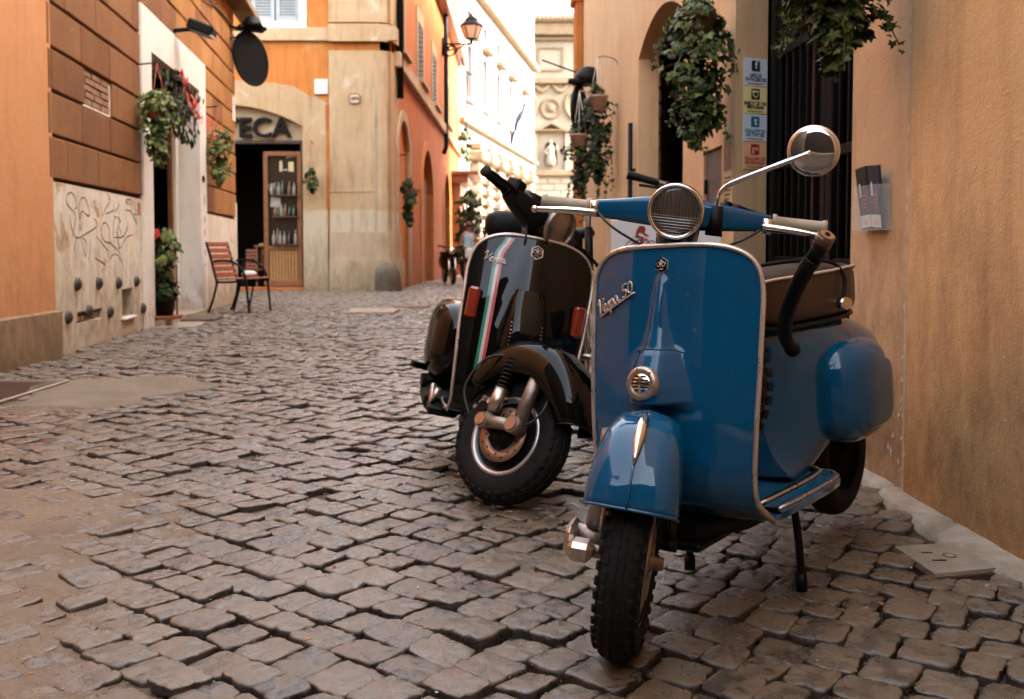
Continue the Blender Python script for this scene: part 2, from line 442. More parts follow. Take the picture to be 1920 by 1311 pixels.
# square stone cover plate by the wall, drain grate, patch, covers
M_plate = simple('cover_stone', (.36, .285, .21), .7, c2=(.19, .14, .098), scale=9, lo=.35, hi=.75, bump=.7, bscale=70, bdist=.008)
M_dark = simple('black_void', (.006, .005, .004), .9)
M_iron = simple('weathered_iron', (.11, .075, .055), .55, .6, c2=(.16, .085, .045), scale=14, bump=.3)
def slab(poly, zb, zt, mb, sh=0.):
    n = len(poly); vs = [(x, y, zb) for x, y in poly] + [(x + (0), y, zt + sh * (y - poly[0][1])) for x, y in poly]
    mb.add(vs, [tuple(range(n, 2 * n))] + [(i, (i + 1) % n, n + (i + 1) % n, n + i) for i in range(n)])
pl = thing('cover_plate', 'square pale stone cover plate with a ring mark beside the orange wall', 'cover plate', (1.18, 2.64, 0))
def rel(poly, c): return [(x - c[0], y - c[1]) for x, y in poly]
pr = rel(plate_poly, (1.18, 2.64))
mb = MB(); slab([(x * .97, y * .97) for x, y in pr][::-1][::-1], -.03, .006, mb); mb.build('plate', M_plate, pl)
mb = MB(); mb.lathe([(.0, .0085), (.012, .0085), (.0135, .0075)], 20); o = mb.build('boss', M_plate, pl); o.location = (.0, .01, 0)
mb = MB(); mb.lathe([(.0145, .0055), (.0155, .0085), (.0175, .0085), (.0185, .0055)], 22); o = mb.build('ring', M_iron, pl); o.location = (.0, .01, 0)
mb = MB(); mb.box((-.045, -.03, .0066), (.035, .007, .002)); mb.build('lifting_slot', M_dark, pl)
mb = MB(); mb.box((-.05, .035, .0066), (.03, .006, .002)); mb.build('lifting_slot', M_dark, pl)
mb = MB(); slab([(x * 1.05, y * 1.05) for x, y in pr], -.03, -.004, mb); mb.build('surround', M_iron, pl)

gt = thing('drain_grate', 'rust brown slotted drain grate by the left house', 'drain grate', (-3.02, 5.53, 0))
mb = MB(); mb.box((0, 0, -.07), (.6, 1.04, .02)); mb.build('pit', M_dark, gt)
M_rust = simple("rusty_steel", (.085, .045, .028), .6, .5, c2=(.09, .045, .028), scale=20, bump=.3)
for i in range(17):
    mb = MB(); mb.box((0, -.49 + i * .0612, -.002), (.58, .030, .010), .003); mb.build('slat', M_rust, gt)
M_steel = simple('worn_steel', (.30, .25, .21), .42, 1., rvar=.12)
mb = MB(); mb.box((.305, 0, -.006), (.022, 1.06, .04), .004); mb.box((0, .525, -.01), (.6, .02, .03), .003); mb.box((0, -.525, -.01), (.6, .02, .03), .003); mb.build('frame', M_steel, gt)

M_patch = simple('trodden_concrete', (.25, .192, .132), .85, c2=(.15, .108, .072), scale=4, lo=.3, hi=.75, bump=1., bscale=45, bdist=.02)
mb = MB(); cxy = (-2.30, 5.66); rings = []
for k, fr in enumerate((0.02, .3, .55, .75, .9, 1.0, 1.04)):
    rings.append([(cxy[0] + (x - cxy[0]) * fr * (1 + .05 * sin(i * 2.7)), cxy[1] + (y - cxy[1]) * fr, (.004 - .016 * (1 - fr ** 2) + .003 * noise.noise(Vector((x * 4 * fr, y * 4 * fr, 0)))) if k < 6 else -.03) for i, (x, y) in enumerate(patch_poly)])
mb.grid(rings, closev=True, flip=True); tag(mb.build('concrete_patch', M_patch), kind='structure')
for nm, poly, lab, rl in (('stone_cover', cover1_poly, 'long flat stone cover slab lying in the cobbles mid street', .03), ('stone_cover', cover2_poly, 'smaller flat cover slab behind the long one in the cobbles', .022)):
    c = (sum(p[0] for p in poly) / 4, sum(p[1] for p in poly) / 4); mb = MB()
    mb.box((0, 0, 0), (poly[1][0] - poly[0][0], poly[2][1] - poly[1][1], .08), .008); o = mb.build(nm, M_kerb if rl > .025 else M_iron)
    o.location = (c[0], c[1], ground_drop(c[1]) - .04 + rl); tag(o, lab, 'cover slab', 'cover slabs in the street')
# ------------------------------------------------------------------ wall materials
M_peach = plaster('peach_wall', (.68, .425, .235), (.60, .345, .165), dirt=(.20, .09, .038), dz=(.0, .85), damp=.85, pale=(.72, .58, .44), pz=(.1, .9), scale=1.2, streak=.25, bump=.28)
M_orange = plaster('orange_wall', (.76, .44, .21), (.68, .36, .145), dirt=(.20, .078, .026), dz=(.0, 1.05), damp=.72, pale=(.66, .46, .30), pz=(.05, .9), scale=1.0, streak=.3, bump=.32)
M_orangeA = plaster('salmon_orange_wall', (.68, .335, .155), (.60, .26, .105), dirt=(.30, .13, .055), dz=(.2, .8), damp=.5, scale=.9, streak=.25)
M_plinth = plaster('stone_plinth', (.36, .24, .14), (.27, .165, .09), dirt=(.10, .058, .03), dz=(0, .5), damp=.7, scale=3)
M_rustB = plaster('brown_rusticated', (.30, .135, .052), (.235, .098, .036), dirt=(.13, .055, .022), dz=(-2, -1), pale=(.50, .36, .22), scale=1.6, streak=.5, bump=.5)
M_rustD = plaster('dark_brown_rusticated', (.25, .105, .040), (.20, .080, .030), dirt=(.11, .045, .02), dz=(-2, -1), pale=(.42, .28, .16), scale=2.1, streak=.6, bump=.6)
M_rustO = plaster('orange_brown_rusticated', (.42, .195, .062), (.33, .14, .042), dirt=(.17, .07, .025), dz=(-2, -1), pale=(.58, .44, .28), scale=1.8, streak=.6, bump=.5)
M_joint = simple('mortar_joint', (.075, .035, .018), .9)
M_base = plaster('pale_base_plaster', (.80, .74, .63), (.72, .61, .46), c3=(.46, .30, .17), dirt=(.25, .15, .075), dz=(.0, .85), damp=.85, scale=1.5, streak=.35)
M_white = plaster('white_frame_paint', (.80, .75, .68), (.76, .69, .60), dirt=(.40, .28, .18), dz=(-.05, .35), damp=.7, scale=1.4, streak=.12, bump=.2)
M_cream = plaster('cream_plaster', (.48, .345, .205), (.41, .265, .135), c3=(.52, .43, .305), dirt=(.19, .105, .05), dz=(-.4, 1.1), damp=.85, pale=(.58, .49, .37), scale=.8, streak=.6, lowc=(.47, .385, .265), lowz=1.55)
M_stonec = plaster('travertine', (.46, .36, .24), (.38, .28, .17), dirt=(.13, .075, .038), dz=(-.6, .5), damp=.85, pale=(.75, .66, .52), scale=1.6, streak=.45, bump=.6)
M_terra = plaster('terracotta_wall', (.46, .145, .032), (.38, .105, .022), dirt=(.24, .075, .025), dz=(-.6, .6), damp=.7, c3=(.44, .19, .065), scale=.7, streak=.5)
M_orC = plaster('orange_facade', (.55, .205, .048), (.46, .15, .032), c3=(.56, .29, .11), dirt=(.22, .08, .025), dz=(-3, -2), scale=.8, streak=.6)
M_sunw = plaster('pale_sunlit_wall', (.35, .345, .34), (.32, .312, .30), dirt=(.42, .32, .22), dz=(-1, 1), scale=.3, streak=.3)
M_church = plaster('church_stone', (.36, .315, .25), (.31, .265, .20), dirt=(.30, .21, .13), dz=(-1, 1), scale=.25, streak=.5)
M_churchd = simple('moulding_stone', (.26, .19, .115), .8, c2=(.20, .14, .08), scale=2)
M_black = simple('black_paint', (.0035, .003, .0028), .5, rvar=.1, spec=.16)
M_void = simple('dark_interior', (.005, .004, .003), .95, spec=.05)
M_wood = simple('varnished_wood', (.23, .095, .035), .4, c2=(.15, .055, .02), scale=9, bump=.2)
M_woodl = simple('golden_pine_panel', (.36, .19, .07), .42, c2=(.27, .13, .045), scale=12, bump=.2)
M_shut = simple('blue_grey_shutter', (.30, .33, .35), .55, c2=(.36, .38, .38), scale=8)
M_shutd = simple('dark_brown_shutter', (.055, .032, .022), .5, c2=(.08, .045, .03), scale=8)
M_cable = simple('black_cable', (.015, .012, .01), .5)
def t_glass():
    t = NT('dark_shop_glass'); return t.set(col=(.02, .018, .015), rough=.06, spec=.6, coat=.6)
M_glass = t_glass()

def arch(x0, x1, z0, zs, rise, n=14):
    """opening outline, counter-clockwise: up the sides to zs, then a segmental arch of the given rise"""
    c = (x0 + x1) / 2; w = (x1 - x0) / 2; pts = [(x0, z0), (x1, z0)]
    if rise <= 0: return pts + [(x1, zs), (x0, zs)]
    R = (w * w + rise * rise) / (2 * rise); zc = zs + rise - R; a0 = math.asin(min(1, w / R))
    if rise > w: a0 = pi - a0
    for k in range(n + 1):
        a = a0 - 2 * a0 * k / n; pts.append((c + R * sin(a), zc + R * cos(a)))
    return pts
def wall(name, m, parent, outer, holes=(), depth=.25, backs=None, thick=None):
    """front face at y=0 (street side is -y), reveals run back to y=depth, plus solid back so light does not leak"""
    mb = MB(); loops = [list(outer)] + [list(h) for h in holes]
    tris = tessellate_polygon([[Vector((a, b, 0)) for a, b in lp] for lp in loops]); flat = [p for lp in loops for p in lp]
    fs = []
    for t3 in tris:
        (ax, az), (bx, bz), (cx, cz) = (flat[i] for i in t3)
        fs.append(tuple(t3) if (bx - ax) * (cz - az) - (bz - az) * (cx - ax) > 0 else tuple(t3)[::-1])
    mb.add([(a, 0, b) for a, b in flat], fs)
    for i, h in enumerate(holes):
        bk = backs[i] if backs and backs[i] else h; n = len(h)
        dp = depth[i] if isinstance(depth, (list, tuple)) else depth
        area = sum(h[k][0] * h[(k + 1) % n][1] - h[(k + 1) % n][0] * h[k][1] for k in range(n))
        vs = [(a, 0, b) for a, b in h] + [(a, dp, b) for a, b in bk]
        q = [(k, (k + 1) % n, n + (k + 1) % n, n + k) for k in range(n)]
        mb.add(vs, q if area < 0 else [f[::-1] for f in q])
    o = mb.build(name, m, parent); return o
def shell(parent, x0, x1, z0, z1, depth, m):
    """the closed rest of the building behind its street face"""
    mb = MB(); vs = [(x0, 0, z0), (x1, 0, z0), (x1, 0, z1), (x0, 0, z1), (x0, depth, z0), (x1, depth, z0), (x1, depth, z1), (x0, depth, z1)]
    mb.add(vs, [(0, 4, 7, 3), (1, 2, 6, 5), (3, 7, 6, 2), (4, 5, 6, 7)]); return mb.build('side_wall', m, parent)

# ================================================================== right building (peach / orange), F
FA = atan2(-.9992, .0401)
F0 = Vector((.93, 13.37, 0)); Fd = Vector((.0401, -.9992, 0))
def Fx(y): return (13.37 - y) / .9992
bF = thing('peach_house', 'peach and orange plastered house along the right side of the street', 'house', F0, FA)
HF = 8.6
gate_h = arch(Fx(5.59), Fx(3.86), -.05, 3.05, 0); gate_b = [(Fx(5.70), -.05), (Fx(3.86), -.05), (Fx(3.86), 3.05), (Fx(5.70), 3.05)]
arch_h = arch(Fx(8.83), Fx(6.95), -.1, 2.46, .22)
niche_h = arch(Fx(6.33), Fx(5.87), .55, 1.42, 0)
wall('wall', M_peach, bF, [(0, -.6), (Fx(3.335), -.6), (Fx(3.335), HF), (0, HF)], [arch_h, niche_h, gate_h], [.18, .045, .215], [None, None, gate_b])
wf = wall('wall_face', M_orange, bF, [(Fx(3.335) + .001, -.3), (Fx(-2.6), -.3), (Fx(-2.6), HF), (Fx(3.335) + .001, HF)])
wf.location.y = -.012
wf['label'] = 'orange plastered wall face with rust brown streaks near its foot'
shell(bF, 0, Fx(-2.6), -.6, HF, 6, M_orange)
mb = MB()                                            # ragged pale arris where the two plasters meet
rows = []
for k in range(120):
    z = -.05 + k * .035; n = noise.noise(Vector((z * 9, .3, 1))) * .5 + noise.noise(Vector((z * 30, 2, 1))) * .5
    x = Fx(3.335); rows.append([(x - .020 - .006 * n, -.001, z), (x - .012, -.009 - .003 * n, z), (x + .002 + .003 * n, -.0165 - .002 * n, z), (x + .010 + .008 * n, -.0125, z)])
mb.grid(rows, flip=True); mb.build('plaster_arris', simple('pale_arris', (.62, .46, .31), .9, c2=(.48, .30, .16), scale=25), bF)
# wear on the near plaster: hairline cracks, scratches, flaked chips
M_crack = simple('crack_line', (.30, .14, .06), .95); M_flake = simple('bare_lime_flake', (.66, .54, .42), .9, c2=(.5, .36, .24), scale=60)
def Fuv(u, v):
    r = (u - 960) / 1867; Y = 1.4658 / (r + .0401); return (Fx(Y), .85 + (455 - v) / 1867 * Y)
def fstrokes(nm, lines, m, w, y):
    mb = MB()
    for ln in lines:
        pts = smooth_path([(Fuv(a, b)[0], 0, Fuv(a, b)[1]) for a, b in ln], 7); P = []
        for i, p in enumerate(pts):
            d = (pts[min(i + 1, len(pts) - 1)] - pts[max(i - 1, 0)]).normalized(); k = w * (.35 + .9 * abs(noise.noise(Vector((p.x * 31, p.z * 31, 1))))) * min(1, .2 + 6 * min(i, len(pts) - 1 - i) / len(pts))
            jit = .0022 * noise.noise(Vector((p.x * 60, p.z * 60, 4))); P.append([(p.x - d.z * k + jit, y, p.z + d.x * k), (p.x + d.z * k + jit, y, p.z - d.x * k)])
        mb.grid(P, smooth=False)
    return mb.build(nm, m, bF)
fstrokes('plaster_crack', [[(1790, 330), (1782, 365), (1765, 392)], [(1838, 305), (1830, 330), (1818, 352)], [(1865, 700), (1868, 760), (1858, 830), (1862, 900)], [(1800, 780), (1804, 850), (1798, 905)], [(1760, 800), (1757, 860), (1764, 915)], [(1822, 925), (1838, 930), (1850, 938)], [(1715, 720), (1722, 790), (1718, 870)]], M_crack, .0013, -.0131)['kind'] = 'stuff'
rgc = np.random.RandomState(5)
for i in range(34):
    u, v = (rgc.normal(1700, 7), rgc.uniform(560, 925)) if i < 26 else (rgc.uniform(1720, 1915), rgc.uniform(560, 930))
    if i < 26 and rgc.rand() < .35: u = rgc.uniform(1665, 1700); v = rgc.uniform(730, 860)
    n = 8; s_ = rgc.uniform(.002, .008) * (1.2 if i < 26 else .6); x_, z_ = Fuv(u, v)
    m2 = MB(); m2.prism([(s_ * cos(2 * pi * k / n) * rgc.uniform(.25, 1.4), s_ * rgc.uniform(.4, 2.2) * sin(2 * pi * k / n)) for k in range(n)], -.001, .001); o = m2.build('plaster_chip', M_flake, bF); o.location = (x_, -.0132 if x_ > Fx(3.335) else -.0012, z_)
# the arch: passage with a splayed brick side, dark behind
M_brick = simple('dark_red_brick', (.15, .045, .028), .8, c2=(.09, .03, .02), scale=6, lo=.3, hi=.7, bump=.6, bscale=40, bdist=.01)
M_mort = simple('dark_mortar', (.045, .025, .018), .9)
pa, pb = Vector((Fx(8.83), .185, 0)), Vector((Fx(10.9), .80, 0)); pd = (pb - pa); L = pd.length; pd.normalize(); pn = Vector((pd.y, -pd.x, 0))
mb = MB(); mb.add([pa + pn * -.012 + Vector((0, 0, -.1)), pb + pn * -.012 + Vector((0, 0, -.1)), pb + pn * -.012 + Vector((0, 0, 2.7)), pa + pn * -.012 + Vector((0, 0, 2.7))], [(0, 3, 2, 1)])
mb.add([pa + Vector((-.0, 0, -.1)), Vector((Fx(8.83), 1.6, -.1)), Vector((Fx(8.83), 1.6, 2.7))], [(0, 1, 2)])
brickwall = mb.build('passage_wall', M_mort, bF)
ra = Matrix.Rotation(atan2(pd.y, pd.x), 3, 'Z')
for r in range(19):
    x = -.2 * (r % 2)
    while x < L:
        x0, x1 = max(0, x), min(L, x + .40)
        if x1 - x0 > .05:
            m2 = MB(); m2.box((0, 0, 0), (x1 - x0 - .014, .03, .118), .006, rot=ra)
            o = m2.build('brick', M_brick, brickwall); o.location = pa + pd * ((x0 + x1) / 2) + Vector((0, 0, .0 + r * .134)) + pn * random.uniform(-.002, .004)
        x += .41
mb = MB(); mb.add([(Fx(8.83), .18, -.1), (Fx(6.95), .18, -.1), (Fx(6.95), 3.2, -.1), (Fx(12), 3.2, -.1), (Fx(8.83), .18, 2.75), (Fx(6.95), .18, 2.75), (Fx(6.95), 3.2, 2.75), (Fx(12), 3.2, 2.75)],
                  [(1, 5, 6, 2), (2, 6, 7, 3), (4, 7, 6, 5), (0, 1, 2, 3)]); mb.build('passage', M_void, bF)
# grey meter cabinet in its niche
cab = MB(); cab.box(((Fx(6.33) + Fx(5.87)) / 2, .03, .985), (.452, .02, .862), .004); c_ = cab.build('meter_cabinet', simple('grey_cabinet', (.085, .065, .055), .5, c2=(.12, .095, .08), scale=6, bump=.2), bF)
mb = MB(); mb.box((Fx(6.33) + .03, .008, 1.2), (.02, .016, .09), .003); mb.box((Fx(6.33) + .03, .008, .8), (.02, .016, .09), .003); mb.build('hinge', M_black, c_)
# black iron gate with panels
gd = MB(); gd.box(((Fx(5.7) + Fx(3.84)) / 2, .34, 1.5), (1.95, .02, 3.2)); gd.build('gate_backing', M_void, bF)
gate = MB()
x0, x1 = Fx(5.695), Fx(3.87)
for x in (x0 + .04, (x0 + x1) / 2 - .04, (x0 + x1) / 2 + .04, x1 - .04): gate.box((x, .25, 1.5), (.07, .05, 3.08), .006)
for z in (.08, .75, 1.28, 1.9, 2.95): gate.box(((x0 + x1) / 2, .255, z), (x1 - x0, .03, .05), .004)
gobj = gate.build('iron_gate', M_black, bF)
for k in range(15):
    x = x0 + .12 + k * (x1 - x0 - .24) / 14
    m2 = MB(); m2.box((x, .255, 1.5), (.018, .018, 2.95), .003); m2.build('gate_bar', M_black, gobj)
M_copper = simple('brown_gate_strip', (.11, .05, .03), .5, c2=(.07, .03, .02), scale=10)
for x, w in ((x0 + .50, .02), (x0 + .64, .035), (x0 + .86, .02)):
    m2 = MB(); m2.box((x, .31, 1.4), (w, .012, 2.4)); m2.build('gate_strip', M_copper, gobj)
mb = MB(); mb.box((Fx(3.86) - .002, .11, 1.5), (.012, .205, 3.05)); 
# small wedge-shaped stone bracket high on the far end of the house
mb = MB(); mb.add([(Fx(12.6), -.002, 4.6), (Fx(11.4), -.002, 4.6), (Fx(11.4), -.002, 3.85), (Fx(12.0), -.11, 4.6)], [(0, 1, 3), (1, 2, 3), (2, 0, 3)]); mb.build('bracket', M_peach, bF)
mb = MB(); mb.box((.02, -.05, 2.3), (.34, .1, 5.8), .01); mb.box((.02, -.075, 4.05), (.40, .15, .12), .02); mb.build('corner_pilaster', M_terra, bF)
# black drainpipe
mb = MB(); xx = Fx(8.98); mb.tube([(xx, -.045, .0), (xx, -.045, 1.92)], .022, 10); o = mb.build('drainpipe', M_black, bF)
mb = MB()
for z in (.5, 1.5): mb.box((xx, -.03, z), (.06, .06, .025), .003)
mb.build('pipe_clip', M_black, o)
# unseen house added on the right to shade the far street
bG = thing('unseen_shade_house', 'unseen tall ochre house added behind the peach house to shade the far street', 'house', (3.05, 41, -.6), -pi / 2)
wall('wall', M_orC, bG, [(0, 0), (27.4, 0), (27.4, 13), (0, 13)]); shell(bG, 0, 27.4, 0, 13, 6, M_orC)

bI = thing('unseen_back_blocker', 'unseen dark house added behind the viewer to cut frontal light', 'house', (3, -3.2, 0), pi)  # unseen block added behind the camera to hold back frontal light
M_blocker = plaster('blocker_dark_wall', (.055, .04, .03), (.04, .028, .02), dirt=(.03, .02, .015), dz=(0, 1), scale=1)  # near-black so the added blocks give little fill and dark reflections
wall('wall', M_blocker, bI, [(0, -.5), (9, -.5), (9, 3.9), (0, 3.9)]); shell(bI, 0, 9, -.5, 3.9, 5, M_blocker)
bJ = thing('unseen_side_blocker', 'unseen dark house added left of the frame to darken reflections', 'house', (-3.42, -2.6, 0), pi / 2)  # unseen block added beside the camera to darken reflections in the paintwork
wall('wall', M_blocker, bJ, [(0, -.5), (5, -.5), (5, 5.4), (0, 5.4)]); shell(bJ, 0, 5, -.5, 5.4, 5, M_blocker)
# ================================================================== left near building A
bA = thing('salmon_house', 'salmon orange plastered house at the left edge with a stone plinth', 'house', (-3.38, 2.4, 0), pi / 2)
wall('wall', M_orangeA, bA, [(0, .28), (4.96, .28), (4.96, 5.4), (0, 5.4)])
mb = MB(); mb.box((2.48, -.012, .02), (5.0, .065, .66), .012); mb.build('plinth', M_plinth, bA); shell(bA, 0, 4.96, -.3, 5.4, 5, M_orangeA)
mb = MB(); mb.tube([(4.7, -.01, 3.0), (4.7, -.09, 2.97)], .03, 12); mb.build('overflow_pipe', M_white, bA)

# ================================================================== left building B: brown rustication
bdir = Vector((-.127, 1, 0)).normalized(); BA = atan2(bdir.y, bdir.x); B0 = Vector((-2.484 - .127 * 7.3, 7.3, 0))
def Bx(y): return (y - 7.3) * sqrt(1 + .127 ** 2)
bB = thing('brown_house', 'brown rusticated house with a white framed doorway and graffiti on its pale base', 'house', B0, BA)
LB = Bx(16.4); xo0, xo1 = Bx(10.47), Bx(13.14); xf0, xf1 = Bx(10.06), Bx(13.6); ZT, ZF = 2.84, 3.25
nz0, nz1 = .34, .62
hole = arch(xo0, xo1, -.25, ZT, 0)
def Bu(u): return Bx(-2.484 / ((u - 960) / 1867 + .127))
def Bz(u, v): return .85 + (455 - v) / 1867 * (-2.484 / ((u - 960) / 1867 + .127))
nh = arch(Bu(221), Bu(243), Bz(232, 594), Bz(232, 541), 0)
bs = [(Bu(134), Bz(158, 603)), (Bu(182), Bz(158, 602)), (Bu(184), Bz(158, 583)), (Bu(135), Bz(158, 581))]
wall('wall', M_joint, bB, [(0, 1.28), (xo0, 1.28), (xo0, ZT), (xo1, ZT), (xo1, 1.24), (LB, 1.24), (LB, 5.4), (0, 5.4)])
shell(bB, 0, LB, -.5, 5.4, 5, M_rustB)
b1 = wall('base', M_base, bB, [(0, -.4), (xf0 + .02, -.4), (xf0 + .02, 1.285), (0, 1.305)], [nh, bs], [.5, .05]); b1.location.y = -.03
b2 = wall('base', M_base, bB, [(xf1 - .02, -.4), (LB, -.4), (LB, 1.22), (xf1 - .02, 1.25)]); b2.location.y = -.03
mb = MB(); mb.box((Bu(232), .46, Bz(232, 568)), (.6, .02, .5)); mb.build('niche_back', M_void, bB)
mb = MB(); mb.box((Bu(232), -.04, Bz(232, 595) - .004), (Bu(245) - Bu(220), .05, .02), .004); mb.build('niche_sill', M_white, bB)
mb = MB(); mb.box((Bu(158), .03, Bz(158, 592)), (.7, .03, .25)); mb.build('slot_back', M_brick, bB)
for r in range(2):
    for k in range(4):
        m2 = MB(); m2.box((0, 0, 0), (.17, .04, .05), .006); o = m2.build('brick', M_plinth, bB); o.location = (Bu(134) + .1 + k * .19 + r * .06, .008 + .008 * random.random(), Bz(158, 602) + .03 + r * .06)
zc = [1.31, 1.64, 1.966, 2.285, 2.618, 2.94, 3.26, 3.59, 3.92, 4.25, 4.6]
def block(x0, x1, z0, z1):
    if x1 - x0 < .06: return
    m2 = MB(); g_ = .011; m2.box((0, 0, 0), (x1 - x0 - g_, .05, z1 - z0 - .020), .010)
    o = m2.build('rusticated_block', (M_rustO if x0 > xf1 - .1 or z0 > 3.2 else M_rustB) if random.random() < .75 else M_rustD, bB); o.rotation_euler = (random.uniform(-.004, .004), random.uniform(-.003, .003), random.uniform(-.004, .004)); o.location = ((x0 + x1) / 2, -.012 + random.uniform(-.003, .003), (z0 + z1) / 2)
broken = (Bu(158), Bu(209), 1.966, 2.285)
for i in range(len(zc) - 1):
    x = .07 if i == 2 else -.42 * (i % 2) + .41
    edges = [0.] + [e for e in np.arange(x, LB, .83)] + [LB]
    for a, b in zip(edges[:-1], edges[1:]):
        z0, z1 = zc[i], zc[i + 1]
        if z0 < ZF - .05:
            segs = []
            if a < xf0: segs.append((a, min(b, xf0)))
            if b > xf1: segs.append((max(a, xf1), b))
        else: segs = [(a, b)]
        for p, q in segs:
            if i == 2 and p < (broken[0] + broken[1]) / 2 < q: continue
            zz0 = max(z0, ZF + .01) if (q > xf0 and p < xf1) else (z0 if i else (1.315 if p < xf0 else 1.26))
            if z1 - zz0 > .05: block(p, q, zz0, z1)
# the missing block shows bare bricks
for a in [x for x in np.arange(.41, 3, .83)]:
    pass
M_bare = simple('bare_old_brick', (.36, .20, .11), .85, c2=(.22, .11, .06), scale=16, bump=.4, bscale=50)
def gap_for():
    i = 2; edges = [0.] + [e for e in np.arange(.07, LB, .83)] + [LB]
    for a, b in zip(edges[:-1], edges[1:]):
        if a < (broken[0] + broken[1]) / 2 < b: return a, min(b, xf0)
ga, gb = gap_for()
for r in range(5):
    for k in range(3):
        L_ = (gb - ga - .06) / 3; m2 = MB(); m2.box((0, 0, 0), (L_ - .015 - .02 * random.random(), .03, .050), .006)
        o = m2.build('brick', M_bare, bB); o.location = (ga + .03 + L_ * (k + .5) + (.05 if r % 2 else -.02) * (k < 2), -.006 + .008 * random.random(), 1.985 + .03 + r * .058)
mb = MB(); mb.box(((ga + gb) / 2, -.004, 1.976), (gb - ga - .02, .03, .022), .005); mb.box((gb - .02, -.004, 2.12), (.03, .03, .28), .005); mb.build('plaster_rim', M_base, bB)
# white door frame
fr = MB(); fr.prism([(xf0, -.3), (xo0, -.3), (xo0, ZT), (xo1, ZT), (xo1, -.3), (xf1, -.3), (xf1, ZF), (xf0, ZF)], -.055, .24); fr.build('door_frame', M_white, bB)
mb = MB(); mb.prism([(xo0 - .03, -.3), (xo1 + .03, -.3), (xo1 + .03, .02 + ground_drop(12)), (xo0 - .03, .035)], -.16, .30); mb.build('door_sill', M_kerb, bB)
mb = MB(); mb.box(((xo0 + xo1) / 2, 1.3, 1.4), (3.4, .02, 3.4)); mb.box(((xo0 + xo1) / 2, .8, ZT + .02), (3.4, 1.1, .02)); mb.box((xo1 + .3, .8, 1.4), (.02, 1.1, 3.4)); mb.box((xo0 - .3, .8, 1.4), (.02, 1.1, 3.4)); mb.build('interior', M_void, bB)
dl = MB(); dl.box((xo0 + .30, .29, 1.3), (.42, .04, 2.9), .005); dl.build('door_leaf', M_wood, bB)
dl = MB(); dl.box((xo1 - .32, .26, 1.3), (.10, .06, 2.9), .006); dl.build('door_post', M_wood, bB)
mb = MB(); mb.box((xo1 - .12, .235, 1.3), (.16, .05, 2.9), .006); mb.build('door_jamb', M_white, bB)
M_chip = simple('bare_mortar_chip', (.10, .06, .035), .9)
for k, (zz, h) in enumerate(((1.42, .16), (1.16, .09), (.98, .12), (.72, .1), (.55, .05))):
    m2 = MB(); n = 9; m2.prism([(.018 * cos(2 * pi * i / n) * random.uniform(.6, 1.2), h / 2 * sin(2 * pi * i / n) * random.uniform(.8, 1.1)) for i in range(n)], -.002, .002); o = m2.build('paint_chip', M_chip, bB); o.location = (xf1 - .19, -.056, zz)
m2 = MB(); m2.lathe([(0, .02), (.035, .02), (.045, .012), (.045, -.01)], 20, Matrix.Rotation(pi / 2, 4, 'X')); o = m2.build('doorbell', M_black, bB); o.location = (Bx(13.3), -.06, Bz(358, 331))
# rosette bosses on the base
M_boss = simple('verdigris_bronze', (.055, .06, .05), .5, .5, c2=(.10, .075, .05), scale=30, bump=.3)
for (u, v) in ((134.5, 533), (175.5, 531), (213, 531), (247, 527.5), (116, 595), (156, 584), (196, 585), (259, 578)):
    m2 = MB(); m2.lathe([(0, .040), (.016, .038), (.020, .028), (.034, .032), (.042, .022), (.050, .020), (.056, .004), (.056, -.006)], 20, Matrix.Rotation(pi / 2, 4, 'X'))
    o = m2.build('rosette_boss', M_boss, bB); o.location = (Bu(u), -.034, Bz(u, v))
# sprayed scrawls (paint strokes lying on the plaster)
M_spray = simple('grey_spray_paint', (.17, .14, .115), .8)
def strokes(name, lines, conv, m, parent, w=.006, y=-.0335, n=6):
    mb = MB()
    for ln in lines:
        pts = smooth_path([(*conv(a, b),) if len(conv(a, b)) == 3 else (conv(a, b)[0], 0, conv(a, b)[1]) for a, b in ln], n)
        P = []
        for i, p in enumerate(pts):
            d = (pts[min(i + 1, len(pts) - 1)] - pts[max(i - 1, 0)]); d.normalize(); nn = Vector((-d.z, 0, d.x)) * w * (.7 + .5 * abs(sin(i * .37)))
            P.append([(p.x + nn.x, y, p.z + nn.z), (p.x - nn.x, y, p.z - nn.z)])
        mb.grid(P, smooth=False)
    return mb.build(name, m, parent)
def cv(a, b):
    u = 90 + a / 3.974; v = 330 + b / 3.974; return (Bu(u), Bz(u, v))
G = [[(150, 460), (180, 300), (120, 210), (118, 150), (150, 125), (180, 160), (190, 230), (175, 245)], [(215, 350), (205, 240), (225, 170), (255, 170), (278, 230), (282, 300), (230, 265), (215, 320)],
     [(135, 290), (150, 390), (185, 460), (240, 440), (335, 380), (335, 340), (320, 320)], [(215, 460), (250, 600), (258, 500), (230, 460)], [(180, 470), (165, 565)], [(290, 470), (275, 640)],
     [(430, 145), (438, 190), (410, 240), (385, 300)], [(405, 285), (470, 255), (470, 215)], [(515, 205), (480, 275)],
     [(450, 500), (400, 490), (372, 440), (380, 370), (405, 350), (432, 400), (440, 500), (500, 560), (535, 690)], [(435, 625), (455, 590), (490, 590), (515, 640)], [(460, 460), (475, 310), (520, 335), (505, 360), (530, 460)],
     [(465, 460), (540, 450), (575, 370), (545, 440)], [(490, 480), (510, 540), (560, 460), (612, 437)], [(560, 190), (580, 215), (565, 180), (610, 190), (600, 290)], [(560, 255), (600, 270), (640, 360), (620, 290), (640, 290)],
     [(620, 180), (640, 300), (645, 480)], [(335, 450), (420, 560)], [(320, 610), (400, 660)]]
strokes('graffiti', G, cv, M_spray, bB, w=.0052, y=-.0325)
mb = MB(); mb.box((Bu(256), -.032, Bz(256, 392)), (.10, .006, .12)); mb.build('orange_paint_patch', M_orC, bB)
